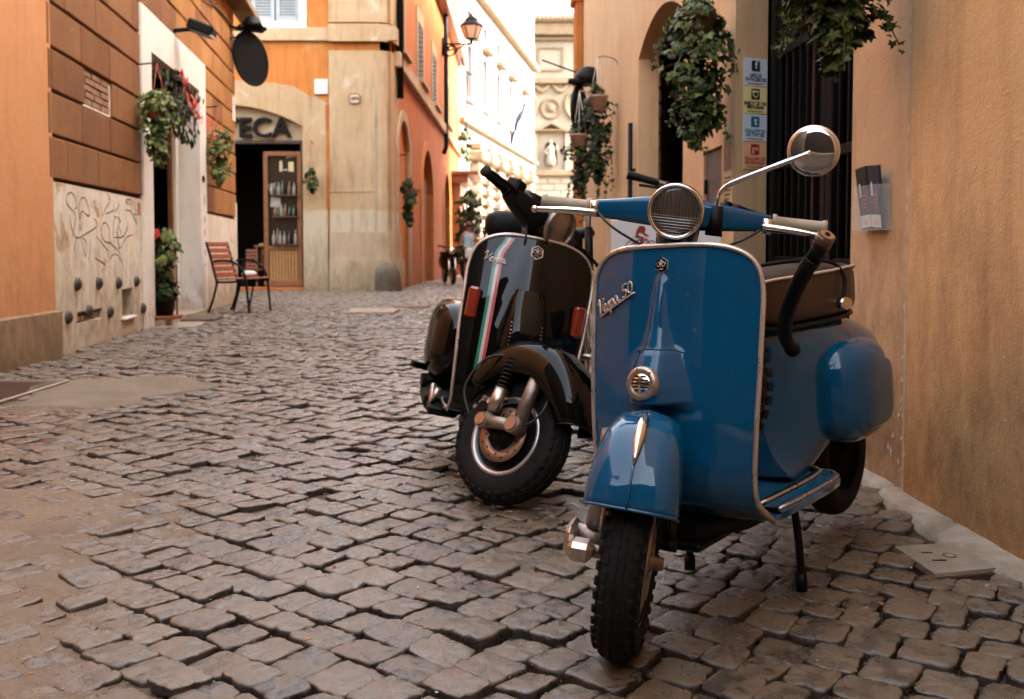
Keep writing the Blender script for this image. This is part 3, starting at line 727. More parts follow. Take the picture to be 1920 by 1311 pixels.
# eave ledge over the far end of house B
mb = MB(); mb.box((Bx(15), -.16, 4.68), (Bx(16.6) - Bx(11.4), .34, .12), .02); mb.build('ledge', M_plinth, bB)
mb = MB(); mb.tube(smooth_path([(Bx(11), -.06, 4.2), (Bx(13), -.08, 4.12), (Bx(15), -.05, 4.28), (LB, -.06, 4.3)], 6), .012, 6); mb.build('cable', M_cable, bB)
mb = MB(); mb.box((LB - .09, -.03, .55), (.07, .05, 1.9), .01); mb.build('corner_post', M_base, bB)
mb = MB(); mb.box((LB - .16, -.035, 3.02), (.28, .02, .40), .004); mb.build('street_plaque', M_white, bB)
# doormat / hatch before the doorway
mb = MB(); mb.box((0, 0, 0), (.42, .62, .03), .004); o = mb.build('doormat', simple('brown_mat', (.10, .06, .04), .9, c2=(.14, .09, .06), scale=40, bump=.4)); o.location = (-3.62, 11.55, ground_drop(11.5) + .012); o.rotation_euler = (0, 0, .127); tag(o, 'flat brown doormat in front of the white framed doorway', 'doormat')
mb = MB(); mb.add([(x, y, ground_drop(y) - .004) for x, y in sill_poly], [(0, 1, 2, 3)]); tag(mb.build('doorstep_paving', M_kerb), kind='structure')
# ================================================================== corner building C with the wine shop
bC = thing('corner_house', 'orange and cream corner house with an arched wine shop and shuttered windows', 'house', (0, 22.4, 0), 0)
def Cu(u): return (u - 960) * .012
def Cz(v): return .85 + (455 - v) * .012
zg = -.24
ax1 = Cu(570); axc = Cu(425); ax0 = 2 * axc - ax1
shop = arch(ax0, ax1, zg - .1, Cz(238), Cz(199) - Cz(238))
win = [(Cu(474), Cz(46)), (Cu(566), Cz(46)), (Cu(566), Cz(-140)), (Cu(474), Cz(-140))]
wall('wall', M_orC, bC, [(-10, -.6), (-2.95, -.6), (-2.95, 9), (-10, 9)], [shop, win], [.5, .18])
shell(bC, -10, -2.72, -.6, 9, 6, M_orC)
sur = [(2 * axc - Cu(616), -.6), (Cu(616), -.6), (Cu(616), Cz(196)), (Cu(600), Cz(186)), (Cu(580), Cz(181)), (Cu(556), Cz(165)), (Cu(520), Cz(159)), (Cu(470), Cz(155)), (Cu(425), Cz(154)), (Cu(380), Cz(157)), (Cu(300), Cz(166)), (2 * axc - Cu(616), Cz(196))]
mb = MB(); mb.prism([p for p in sur], -.035, .002, [shop]); mb.build('arch_surround', M_cream, bC)
# corner pilaster with rounded arris, base block, string course
px0 = Cu(621)
prof = [(px0, -.09), (-3.08, -.09), (-2.92, -.075), (-2.80, -.02), (-2.71, .08), (-2.66, .22), (-2.645, .9)]
def vprof(mb, prof, z0, z1, off=0.):
    P = []
    n = len(prof); pts = []
    for i, (x, y) in enumerate(prof):
        a = prof[max(0, i - 1)]; b = prof[min(n - 1, i + 1)]; d = Vector((b[0] - a[0], b[1] - a[1])).normalized(); pts.append((x + d.y * off, y - d.x * off))
    for z in (z0, z1): P.append([(x, y, z) for x, y in pts])
    mb.grid(P, smooth=False, flip=True)
    mb.add([(x, y, z1) for x, y in pts] + [(pts[0][0], .9, z1)], [tuple(range(n + 1))]); mb.add([(pts[0][0], pts[0][1], z0), (pts[0][0], .2, z0), (pts[0][0], .2, z1), (pts[0][0], pts[0][1], z1)], [(0, 3, 2, 1)])
mb = MB(); vprof(mb, prof, -.6, Cz(100)); mb.build('corner_pilaster', M_cream, bC)
mb = MB(); vprof(mb, prof, Cz(48), 9.2); mb.build('upper_pilaster', M_cream, bC)
mb = MB(); vprof(mb, prof, Cz(84), Cz(52), .07); mb.box((-6, -.03, Cz(70)), (6.9, .14, Cz(58) - Cz(82)), .01); mb.build('string_course', M_cream, bC)
mb = MB(); vprof(mb, prof, -.6, Cz(488), .14); mb.build('base_block', M_stonec, bC)
mb = MB(); vprof(mb, prof, Cz(488) + .002, Cz(436), .07); mb.build('base_block', M_stonec, bC)
mb = MB(); mb.box((Cu(660), -.10, Cz(360)), (1.0, .012, .02)); mb.box((Cu(705), -.10, Cz(300)), (.05, .012, 3.2), .004); mb.build('plaster_ridge', M_stonec, bC)
mb = MB(); mb.box((Cu(617), -.02, Cz(295)), (.09, .06, 2.3), .01); mb.build('rusty_pipe', M_terra, bC)
mb = MB(); mb.box((Cu(606), -.045, Cz(166)), (.30, .05, .33), .01); mb.build('junction_box', M_white, bC)
# number tablet
tab = MB(); n = 26; sup = lambda a, w, h: (w * math.copysign(abs(cos(a)) ** .65, cos(a)), h * math.copysign(abs(sin(a)) ** .65, sin(a)))
tab.prism([sup(2 * pi * i / n, .135, .115) for i in range(n)], -.02, .01); to = tab.build('number_tablet', simple('brown_tablet_rim', (.12, .06, .04), .6), bC); to.location = (Cu(668.5), -.10, Cz(189))
tab = MB(); tab.prism([sup(2 * pi * i / n, .112, .092) for i in range(n)], -.026, .0); tab.build('tablet_face', simple('tablet_face', (.60, .42, .28), .6), to)
text('tablet_number', '1876', .105, M_black, to, (0, -.028, -.002), ext=.002, bold=.004)
# shuttered window: blue grey louvres
wx0, wx1 = win[0][0], win[1][0]; wz0, wz1 = Cz(46), Cz(-140)
mb = MB(); mb.prism([(wx0 - .16, wz0 - .14), (wx1 + .16, wz0 - .14), (wx1 + .16, wz1 + .2), (wx0 - .16, wz1 + .2)], -.05, .01, [win]); mb.build('window_surround', M_white, bC)
for k in range(2):
    a = wx0 + .02 + k * (wx1 - wx0) / 2; b = a + (wx1 - wx0) / 2 - .03
    mb = MB()
    mb.box((a + .045, .05, (wz0 + wz1) / 2), (.09, .05, wz1 - wz0 - .02), .005); mb.box((b - .045, .05, (wz0 + wz1) / 2), (.09, .05, wz1 - wz0 - .02), .005)
    for z in (wz0 + .06, wz0 + 1.1, wz1 - .06): mb.box(((a + b) / 2, .05, z), (b - a - .18, .05, .1), .005)
    so = mb.build('shutter', M_shut, bC)
    z = wz0 + .14
    while z < wz0 + 1.05:
        m2 = MB(); m2.box(((a + b) / 2, .055, z), (b - a - .19, .012, .06), rot=None); m2.xform(Matrix.Translation((0, .055, z)) @ Matrix.Rotation(-.6, 4, 'X') @ Matrix.Translation((0, -.055, -z))); m2.build('louvre', M_shut, so); z += .062
mb = MB(); mb.box(((wx0 + wx1) / 2, .12, (wz0 + wz1) / 2), (wx1 - wx0, .02, wz1 - wz0)); mb.build('window_dark', M_void, bC)
# shop: fascia with letters, door, bottles
M_fasc = simple('fascia_board', (.50, .37, .21), .6, c2=(.44, .30, .165), scale=2)
fz0 = Cz(263)
fas = arch(ax0 - .05, ax1 + .05, fz0, Cz(238), Cz(199) - Cz(238)); mb = MB(); mb.prism(fas, .22, .27); fo = mb.build('shop_fascia', M_fasc, bC)
text('shop_lettering', 'ENOTECA', .62, M_black, fo, (Cu(425), .12, Cz(242)), ext=.05, bold=.012, sx=1.02)
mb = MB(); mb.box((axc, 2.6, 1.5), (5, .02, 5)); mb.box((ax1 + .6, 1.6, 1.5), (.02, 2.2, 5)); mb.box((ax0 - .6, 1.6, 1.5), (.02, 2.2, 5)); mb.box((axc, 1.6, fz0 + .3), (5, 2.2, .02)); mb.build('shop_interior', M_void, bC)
dx0, dx1 = Cu(492), Cu(569)
mb = MB(); mb.box((axc, .25, Cz(266)), (ax1 - ax0, .12, .08), .01); mb.box((ax1 - .05, .25, (zg + fz0) / 2), (.1, .1, fz0 - zg), .008); mb.build('shop_frame', M_shutd, bC)
df = MB()
for x in (dx0 + .05, dx1 - .11): df.box((x, .20, (Cz(285) + Cz(536)) / 2), (.10, .06, Cz(285) - Cz(536)), .006)
for v, h in ((288, .10), (465, .09), (533, .12)): df.box(((dx0 + dx1) / 2 - .03, .20, Cz(v)), (dx1 - dx0 - .1, .055, h), .006)
dob = df.build('shop_door', M_wood, bC)
for k in range(9):
    w = (dx1 - dx0 - .28) / 9; m2 = MB(); m2.box((dx0 + .11 + w * (k + .5), .205, (Cz(470) + Cz(528)) / 2), (w - .012, .03, Cz(470) - Cz(528)), .006); m2.build('panel_board', M_woodl, dob)
mb = MB(); mb.box(((dx0 + dx1) / 2 - .03, .26, (Cz(290) + Cz(462)) / 2), (dx1 - dx0 - .2, .01, Cz(290) - Cz(462))); mb.build('door_pane', M_glass, dob)
M_paper = simple('paper_sheet', (.42, .39, .33), .7)
for (u, v, w, h, a, m_) in ((513, 379, .23, .22, .08, M_paper), (544, 291, .25, .09, -.2, M_paper), (543, 312, .12, .22, 0, simple('card', (.55, .42, .22), .7)), (524, 311, .07, .24, 0, M_fasc), (532, 318, .09, .03, 0, M_paper)):
    m2 = MB(); m2.box((0, 0, 0), (w, .004, h)); o = m2.build('notice', m_, dob); o.location = (Cu(u), .246, Cz(v)); o.rotation_euler = (0, a, 0)
strokes('glass_scrawl', [[(498, 357), (502, 346), (505, 352), (501, 356), (507, 348), (512, 344), (509, 352), (513, 353)]], lambda a, b: (Cu(a), Cz(b)), M_paper, dob, w=.008, y=.245)
# shelves with bottles just behind the door glass: stand in the shop window, seen against the dark
sh = thing('bottle_shelf', 'dark shelves behind the wine shop door', 'shelf', (0, 22.4, 0))
mb = MB()
for v in (365, 405, 458): mb.box((Cu(534), .10, Cz(v) - .015), (dx1 - dx0 - .32, .16, .025))
mb.build('shelf_board', M_shutd, sh)
sh.location.y = 22.4 + .08
M_bot = [simple('green_bottle', (.03, .06, .025), .15), simple('dark_bottle', (.03, .018, .012), .15), simple('pale_bottle', (.20, .175, .135), .3), simple('amber_bottle', (.14, .06, .022), .2)]
BOT = ((508, 2), (515, 1), (521, 2), (528, 0), (541, 3), (550, 2)), ((514, 3), (520, 0), (526, 2), (533, 3), (541, 1), (549, 0)), ((511, 2), (518, 3), (523, 2), (531, 2), (540, 1), (552, 2))
words = 'top middle bottom'.split(); bn = ('pale', 'dark', 'green', 'amber')
for r, row in enumerate(BOT):
    for k, (u, c) in enumerate(row):
        h = (.30, .26, .34)[r] * random.uniform(.85, 1.1); m2 = MB(); m2.lathe([(0, 0), (.036, 0), (.038, .01), (.038, h * .6), (.014, h * .74), (.013, h), (0, h)], 10)
        o = m2.build('wine_bottle', M_bot[c]); o.location = (Cu(u), 22.4 + .16, Cz((365, 405, 458)[r]) - .001)
        tag(o, '%s wine bottle, number %s from the left on the %s shop shelf' % (('green', 'dark', 'pale', 'amber')[c], ('one', 'two', 'three', 'four', 'five', 'six')[k], words[r]), 'bottle', 'bottles behind the shop door')
mb = MB(); mb.box((Cu(497), .1, zg + .03), (Cu(572) - Cu(425), .5, .1), .01); mb.build('shop_step', M_terra, bC)
tb = thing('shop_table', 'small table with yellow items inside the dark wine shop', 'table', (Cu(482), 23.3, -.25)); mb = MB(); mb.box((0, 0, 1.02), (.5, .4, .04)); mb.build('table_top', M_wood, tb)
for sx in (-1, 1):
    m2 = MB(); m2.box((sx * .2, 0, .5), (.05, .3, 1.0)); m2.build('leg', M_wood, tb)
mb = MB()
for k in range(7): mb.box((-.17 + k * .055, random.uniform(-.1, .1), 1.055), (.045, .06, .03 + .02 * random.random()), .01)
mb.build('yellow_fruit', simple('yellow', (.6, .42, .05), .5), tb)

# street side of C
Sd = Vector((.0075, 1, 0)).normalized(); S0 = Vector((-2.66, 22.75, 0)); SA = atan2(Sd.y, Sd.x)
bS = thing('terracotta_house', 'terracotta orange street front with arched doors and a row of shuttered windows', 'house', S0, SA)
def Su(u): return -2.62 / ((u - 960) / 1867) - 22.75
def Sz(u, v): return .85 + (455 - v) / 1867 * (-2.62 / ((u - 960) / 1867))
LS = 24.5
arches = [arch(.45, 2.7, -.9, 3.15, .65), arch(6.0, 9.6, -.9, 2.4, 1.25), arch(14.2, 17.2, -.9, 2.3, 1.2)]
wins = [[(a, 5.35), (b, 5.35), (b, 6.95), (a, 6.95)] for a, b in ((.6, 1.5), (4.8, 6.2), (9.4, 10.8), (15.2, 16.6), (22.2, 23.4))] + [[(a, 8.9 + .9), (b, 9.8), (b, 11.4), (a, 11.4)] for a, b in ((4.8, 6.2), (9.4, 10.8), (15.2, 16.6))]
wall('wall', M_terra, bS, [(0, -1), (LS, -1), (LS, 12.2), (0, 12.2)], arches + wins, .3)
shell(bS, 3.4, LS, -1, 12.2, 5, M_terra)
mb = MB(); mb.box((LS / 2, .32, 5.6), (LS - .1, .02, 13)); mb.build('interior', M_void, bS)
for i, (x0, x1, z0, zs, ri) in enumerate(((.45, 2.7, -.9, 3.15, .65), (6.0, 9.6, -.9, 2.4, 1.25), (14.2, 17.2, -.9, 2.3, 1.2))):
    mb = MB(); w = .34 if i else .3; mb.prism(arch(x0 - w, x1 + w, -1, zs, ri + w * .8), -.05, .02, [arch(x0, x1, -1.001 + .002, zs, ri)]); mb.build('arch_surround', M_cream if i == 0 else M_orC, bS)
    if i:
        m2 = MB(); m2.prism(arch(x0 + .02, (x0 + x1) / 2 + .6, -1, zs, ri * .75), .12, .18); m2.build('door_leaf', M_terra if i == 1 else M_wood, bS)
        m2 = MB(); m2.box(((x0 + x1) / 2 + .75, .15, 1.0), (.12, .1, 3.6), .01); m2.build('door_post', M_shutd, bS)
    else:
        m2 = MB(); m2.box((1.0, .2, 1.6), (.6, .05, 3.6)); m2.build('open_shutter', M_cream, bS)
        m2 = MB(); m2.box((2.2, .22, 1.4), (.25, .05, 3.2)); m2.build('door_panel', M_shutd, bS)
for i, w_ in enumerate(wins):
    (a, z0), (b, _), (_, z1), _ = w_
    mb = MB(); mb.prism([(a - .2, z0 - .15), (b + .2, z0 - .15), (b + .2, z1 + .35), (a - .2, z1 + .35)], -.06, .01, [w_]); wo = mb.build('window_surround', M_cream, bS)
    mb = MB(); mb.box(((a + b) / 2, -.12, z0 - .1), (b - a + .5, .22, .1), .01); mb.build('window_sill', M_cream, bS)
    for s in (0, 1):
        xc = a + (b - a) * (.25 + .5 * s); mb = MB()
        mb.box((xc - (b - a) * .22, -.03, (z0 + z1) / 2), (.06, .05, z1 - z0)); mb.box((xc + (b - a) * .22, -.03, (z0 + z1) / 2), (.06, .05, z1 - z0))
        for k in range(12): mb.box((xc, -.03, z0 + (z1 - z0) * (k + .5) / 12), ((b - a) * .42, .03, .05))
        mb.build('shutter', M_shutd, bS)
mb = MB(); mb.box((LS / 2, -.07, 5.0), (LS - .02, .16, .34), .02); mb.build('string_course', M_cream, bS)
mb = MB(); mb.box((LS / 2 + 3, -.16, 9.35), (LS - 6.02, .34, .4), .03); mb.build('cornice', M_wood, bS)
mb = MB(); mb.tube([(.25, -.1, 4.15), (.25, -.1, 12)], .08, 10); mb.build('drainpipe', M_black, bS)
mb = MB(); mb.tube([(14.0, -.05, 4.1), (14.0, -.14, 4.35), (14.0, -.14, 12)], .085, 10); mb.build('drainpipe', M_black, bS)
mb = MB(); mb.tube(smooth_path([(21.5, -.1, 9.5), (23.8, -.35, 8.8), (24.4, -.75, 8.75), (24.4, -.95, 9.0), (24.4, -.85, 9.2)], 6), .05, 8); mb.tube([(24.3, -.35, 8.8), (24.3, -.33, -.6)], .045, 8); mb.build('gutter_pipe', M_black, bS)
mb = MB(); mb.box((20.8, -.55, 3.75), (4.2, 1.2, .16), .03); mb.box((20.8, -.35, 3.5), (3.9, .7, .34), .03); mb.box((20.8, -.2, 1.3), (3.4, .35, 4.2), .03); mb.build('door_hood', M_wood, bS)
# iron bracket lantern
ln = thing('street_lantern', 'black iron wall lantern on a scrolled bracket over the far street', 'lantern', (-2.55, 36.6, 8.0)); ln.scale = (.86, .7, .72)
mb = MB(); mb.tube([(0, 0, .1), (1.25, 0, .1)], .05, 8); mb.tube(smooth_path([(.1, 0, -.35), (.35, 0, -.5), (.6, 0, -.25), (.5, 0, 0), (.3, 0, -.05), (.3, 0, -.22), (.45, 0, -.2)], 6), .05, 8); mb.tube([(.02, 0, -.5), (.02, 0, .4)], .06, 8); mb.tube([(.6, 0, -.2), (1.0, 0, .08)], .04, 8); mb.build('bracket', M_black, ln)
mb = MB(); mb.tube([(1.25, 0, .1), (1.25, 0, .32)], .05, 8)
mb.lathe([(.10, .30), (.27, .34), (.29, .37)], 6, Matrix.Translation((1.25, 0, 0))); mb.lathe([(.50, .98), (.52, 1.03), (.34, 1.22), (.30, 1.24), (.26, 1.40), (.1, 1.48), (.05, 1.6), (0, 1.62)], 6, Matrix.Translation((1.25, 0, 0)), smooth=False)
for k in range(6):
    a = 2 * pi * k / 6; mb.tube([(1.25 + .28 * cos(a), .28 * sin(a), .36), (1.25 + .49 * cos(a), .49 * sin(a), .99)], .022, 6)
mb.build('lantern_frame', M_black, ln)
mb = MB(); mb.lathe([(.26, .37), (.47, .98)], 6, Matrix.Translation((1.25, 0, 0)), smooth=False); mb.build('lantern_glass', simple('milky_glass', (.62, .50, .36), .35), ln)

# ================================================================== sunlit house D
Dd = Vector((.157, 1, 0)).normalized(); bD = thing('sunlit_house', 'bright white sunlit palace front along the far left of the street', 'house', (-2.5, 46.6, 0), atan2(Dd.y, Dd.x))
def Du(u): return (9.72 / (.157 - (u - 960) / 1867) - 46.6) * 1.0123
dwin = [[(a, 7.9), (a + 1.1, 7.9), (a + 1.1, 10.5), (a, 10.5)] for a in (2.2, 6.4, 10.6, 15.0, 20.6)] + [[(a, 11.1 + .3), (a + 1.1, 11.4), (a + 1.1, 12.2), (a, 12.2)] for a in (2.2, 6.4, 10.6, 15.0, 20.6)]
wall('wall', M_sunw, bD, [(0, -1.5), (26.5, -1.5), (26.5, 22), (0, 22)], dwin, .4); shell(bD, 0, 26.5, -1.5, 22, 8, M_sunw)
mb = MB(); mb.box((13, .42, 10), (26, .02, 6)); mb.build('window_dark', M_shutd, bD)
mb = MB(); mb.box((13.2, -.22, 13.3), (26.3, .45, .35), .05); mb.build('cornice', M_churchd, bD)
mb = MB(); mb.box((13.2, -.16, 6.6), (26.3, .34, .22), .04); mb.build('string_course', M_churchd, bD)
for a in (2.2, 6.4, 10.6, 15.0, 20.6):
    mb = MB(); mb.box((a + .55, -.22, 10.95), (1.8, .42, .26), .05); mb.build('window_hood', M_churchd, bD)
    mb = MB(); mb.box((a + .55, -.12, 7.75), (1.6, .22, .16), .03); mb.build('window_sill', M_sunw, bD)
# rusticated portal pilasters
for i, x in enumerate((3.4, 6.2, 9.6, 13.4, 17.6, 22.)):
    mb = MB(); mb.box((x, -.2, 2.1), (1.0, .4, 5.6), .03); po = mb.build('pilaster', M_churchd, bD)
    for k in range(10):
        m2 = MB(); m2.box((x, -.26, -.4 + k * .55), (1.25, .56, .34), .05); m2.build('rustic_band', M_church, po)
    mb = MB(); mb.box((x, -.35, 5.15), (1.7, .8, .5), .08); mb.box((x, -.3, 5.6), (1.3, .6, .35), .06); mb.build('capital', M_churchd, bD)
for x0, x1 in ((4.1, 5.5), (7.0, 8.8), (10.4, 12.6), (14.3, 16.8), (18.5, 21.2)):
    mb = MB(); mb.box(((x0 + x1) / 2, -.03, 2.6), (x1 - x0, .1, 3.4)); mb.build('doorway_dark', M_wood, bD)
    mb = MB(); mb.box(((x0 + x1) / 2, -.08, .3), (x1 - x0, .2, .9), .03); mb.build('parapet', M_church, bD)
fl = thing('flag', 'dark blue flag hanging from a slanted pole on the sunlit house', 'flag', (.1, 62, 7.2))
mb = MB(); mb.tube([(-.35, 0, -.6), (.75, -.2, 2.2)], .035, 6); mb.tube([(-.35, 0, -.6), (-.75, 0, -1.3)], .03, 6); mb.build('pole', M_shutd, fl)
mb = MB(); P = []
for i in range(9):
    t = i / 8; x = -.1 + .85 * t; z = 0.05 + 2.15 * t; P.append([(x - (.1 + .32 * sin(t * 3)) * (k / 4) - .1 * sin(k * 1.9 + i), -.2 + .1 * sin(i * 1.3 + k), z - (.7 + .3 * sin(t * 5)) * k / 4 * (1 - .3 * t)) for k in range(5)])
mb.grid(P); mb.build('cloth', simple('navy_cloth', (.012, .014, .05), .8), fl)
mb = MB(); mb.box((-.3, -.12, .15), (.32, .05, .6), .02, rot=Matrix.Rotation(.4, 3, 'Y')); mb.build('red_fold', simple('red_cloth', (.5, .05, .03), .8), fl)

# ================================================================== church front E
bE = thing('church_front', 'cream baroque church front with a statue niche closing the street', 'church', (0, 86, 0), 0)
def Eu(u): return (u - 960) * .0461
def Ez(v): return .85 + (455 - v) * .0461
nich = arch(Eu(1021), Eu(1044), Ez(312), Ez(276), .45); ewin = [(Eu(1074), Ez(138)), (Eu(1083), Ez(138)), (Eu(1083), Ez(101)), (Eu(1074), Ez(101))]
wall('wall', M_church, bE, [(-4, -2), (11, -2), (11, Ez(50)), (-4, Ez(50))], [nich, ewin], [.9, .5]); shell(bE, -4, 11, -2, Ez(50), 8, M_church)
mb = MB(); mb.box((Eu(1078), .5, Ez(120)), (1, .02, 3)); mb.build('window_dark', M_void, bE); mb = MB(); mb.box((Eu(1032), .9, Ez(290)), (2, .02, 4)); mb.build('niche_back', M_churchd, bE)
mb = MB()
for v, h, d in ((62, .9, .9), (48, .35, 1.1), (78, .3, .4), (157, .35, .5), (248, .3, .45), (326, .45, .5), (152, .2, .3)): mb.box((3.5, -d / 2, Ez(v)), (15.2 + .02 * v % .3, d, h), .05)
mb.build('cornice', M_churchd, bE)
for k in range(18):
    m2 = MB(); m2.box((Eu(985) + k * .33, -.62, Ez(70)), (.17, .5, .3), .02); m2.build('dentil', M_church, bE)
mb = MB(); mb.prism([(Eu(1008), Ez(137)), (Eu(1056), Ez(137)), (Eu(1056), Ez(93)), (Eu(1008), Ez(93))], -.16, .0, [[(Eu(1011), Ez(134)), (Eu(1053), Ez(134)), (Eu(1053), Ez(96)), (Eu(1011), Ez(96))]]); mb.build('panel_frame', M_churchd, bE)
mb = MB(); mb.prism([(Eu(1004), Ez(248)), (Eu(1062), Ez(248)), (Eu(1033), Ez(232))], -.75, 0, [[(Eu(1014), Ez(246)), (Eu(1052), Ez(246)), (Eu(1033), Ez(236))]]); mb.build('pediment', M_churchd, bE)
mb = MB(); mb.lathe([(.62, .02), (.68, .16), (.85, .2), (.95, .1), (.97, 0)], 24, Matrix.Translation((Eu(1032), 0, Ez(206))) @ Matrix.Rotation(pi / 2, 4, 'X')); mb.lathe([(0, .3), (.2, .28), (.38, .12), (.42, 0)], 16, Matrix.Translation((Eu(1032), 0, Ez(205))) @ Matrix.Rotation(pi / 2, 4, 'X')); mb.build('medallion', M_churchd, bE)
for a, b in ((1000, 1030), (1034, 1064)):
    pts = [(Eu(a + (b - a) * t), -.16, Ez(160 + 14 * sin(pi * t))) for t in np.linspace(0, 1, 10)]; mb = MB(); mb.tube(pts, [.10 + .12 * sin(pi * t) for t in np.linspace(0, 1, 10)], 8); mb.build('swag', M_churchd, bE)
for s in (-1, 1):
    mb = MB(); mb.tube(smooth_path([(Eu(1032) + s * 2.6, -.15, Ez(185)), (Eu(1032) + s * 1.6, -.15, Ez(180)), (Eu(1032) + s * 1.25, -.15, Ez(200)), (Eu(1032) + s * 1.7, -.15, Ez(222)), (Eu(1032) + s * 2.6, -.15, Ez(228))], 6), .16, 8); mb.build('scroll', M_churchd, bE)
for u in (998, 1067):
    mb = MB(); mb.box((Eu(u), -.16, Ez(288)), (.8, .34, Ez(250) - Ez(322)), .03); mb.build('pilaster', M_church, bE)
for r in range(6):
    for k in range(12):
        m2 = MB(); m2.box((-3.3 + k * 1.15 + (.57 if r % 2 else 0), -.04, Ez(340) - r * .56), (1.10, .14, .50), .04); m2.build('ashlar_block', M_church, bE)
mb = MB(); P = []
st = thing('statue', 'pale stone saint statue standing in the church niche', 'statue', (Eu(1032), 85.6, Ez(312)))
mb.lathe([(0, 0), (.42, 0), (.40, .5), (.30, 1.0), (.34, 1.35), (.30, 1.6), (.12, 1.72), (.10, 1.78), (.17, 1.9), (.17, 2.05), (.1, 2.16), (0, 2.18)], 14); mb.tube(smooth_path([(.25, 0, 1.5), (.52, -.1, 1.35), (.5, -.2, 1.7)], 4), [.1] * 8 + [.07], 8); mb.tube(smooth_path([(-.25, 0, 1.5), (-.5, -.1, 1.15), (-.3, -.25, .95)], 4), .09, 8)
mb.build('figure', M_church, st)
# tiled roof
M_tile = simple('old_roof_tile', (.34, .21, .13), .85, c2=(.22, .14, .09), scale=3, bump=.3)
mb = MB(); mb.add([(-5, -1.2, Ez(49)), (12, -1.2, Ez(49)), (12, 5, Ez(10)), (-5, 5, Ez(10))], [(0, 1, 2, 3)]); ro = mb.build('roof', M_tile, bE)
tme = None
for k in range(40):
    if tme is None:
        m2 = MB(); m2.tube([(0, -1.3, Ez(48) + .05), (0, 4.9, Ez(9.5) + .05)], .13, 8); o = m2.build('roof_tile', M_tile, ro); tme = o.data
    else: o = link('roof_tile', tme, ro)
    o.location.x = -4.5 + k * .36
# ------------------------------------------------------------------ scooters (x forward, y left, z up, origin under the front axle)
def paint(name, c, c2=None, rough=.32, dusty=1., coat=1.):
    t = NT(name); n = t.noise(3.5, 4, .6); fine = t.noise(170, 3, .8)
    cc = t.mix(t.ramp(n, .3, .7), c, c2 or tuple(x * .82 for x in c))
    dust = t.math('MULTIPLY', t.ramp(t.noise(7, 4, .75), .5, .8, 0, .10 * dusty), t.ramp(fine, .35, .6))
    cc = t.mix(dust, cc, (.16, .13, .10))
    cc = t.mix(t.math('MULTIPLY', t.ramp(t.z(), .20, .42, .34 * dusty, 0), t.ramp(t.noise(24, 4, .8), .42, .66)), cc, (.15, .115, .085))   # road dust thrown up low down
    cc = t.mix(t.math('MULTIPLY', t.ramp(t.noise(55, 2, .5), .735, .75), .8 * dusty), cc, (.09, .075, .06))     # stone chips
    return t.set(col=cc, rough=rough, coat=coat, coatr=t.ramp(t.noise(9, 3, .7), .35, .8, .012, .05), spec=0., normal=t.bump(t.noise(5, 2, .5), .05, .01))
M_blue = paint('blue_enamel', (.0008, .070, .152), (.0006, .057, .126))
M_blk = paint('black_enamel', (.003, .0026, .0024), rough=.3, dusty=.08, coat=.6)
M_chrome = simple('worn_chrome', (.78, .72, .66), .13, 1., rvar=.07)
M_alu = simple('dull_aluminium', (.56, .46, .38), .36, 1., rvar=.1, bump=.1)
M_trim = simple('aluminium_beading', (.66, .55, .47), .30, .8, rvar=.08)
M_rub = simple('tyre_rubber', (.006, .005, .0045), .78, c2=(.016, .0125, .010), scale=22, bump=.35, bscale=180, bdist=.002, spec=.2)
M_grub = simple('black_grip_rubber', (.004, .0036, .0032), .55, bump=.2, bscale=200, spec=.2)
M_cast = simple('cast_metal', (.36, .29, .24), .45, .9, c2=(.22, .165, .13), scale=25, bump=.3, bscale=90)
M_leather = simple('brown_black_leather', (.030, .014, .009), .45, c2=(.046, .022, .014), scale=5, bump=.25, bscale=240, bdist=.002, spec=.3)
M_pipe = simple('cream_piping', (.55, .42, .32), .5)
M_cgrip = simple('cream_grip_rubber', (.40, .31, .21), .5, c2=(.32, .24, .155), scale=20)
M_ambr = simple('orange_red_lens', (.30, .035, .012), .2, coat=.6, c2=(.2, .02, .008), scale=30)
M_copp = simple('brake_disc_steel', (.46, .27, .17), .42, .75, rvar=.08)
def t_lens(name, c, horiz=True):
    t = NT(name); sp = t.n('SeparateXYZ'); t.l(t.obj(), sp.inputs[0])
    wv = t.math('SINE', t.math('MULTIPLY', sp.outputs[1], 900.)); wh = t.math('SINE', t.math('MULTIPLY', sp.outputs[2], 1000.))
    top = t.ramp(sp.outputs[2], -.012, -.008, 0, 1)
    h = t.mix(top, wh, wv)
    return t.set(col=c, rough=.12, metal=.55, coat=1., coatr=.02, normal=t.bump(h, .55, .0025))
M_lens = t_lens('fluted_headlamp_glass', (.105, .09, .075))
M_lens2 = simple('dark_lamp_glass', (.26, .19, .14), .15, .6, coat=1.)

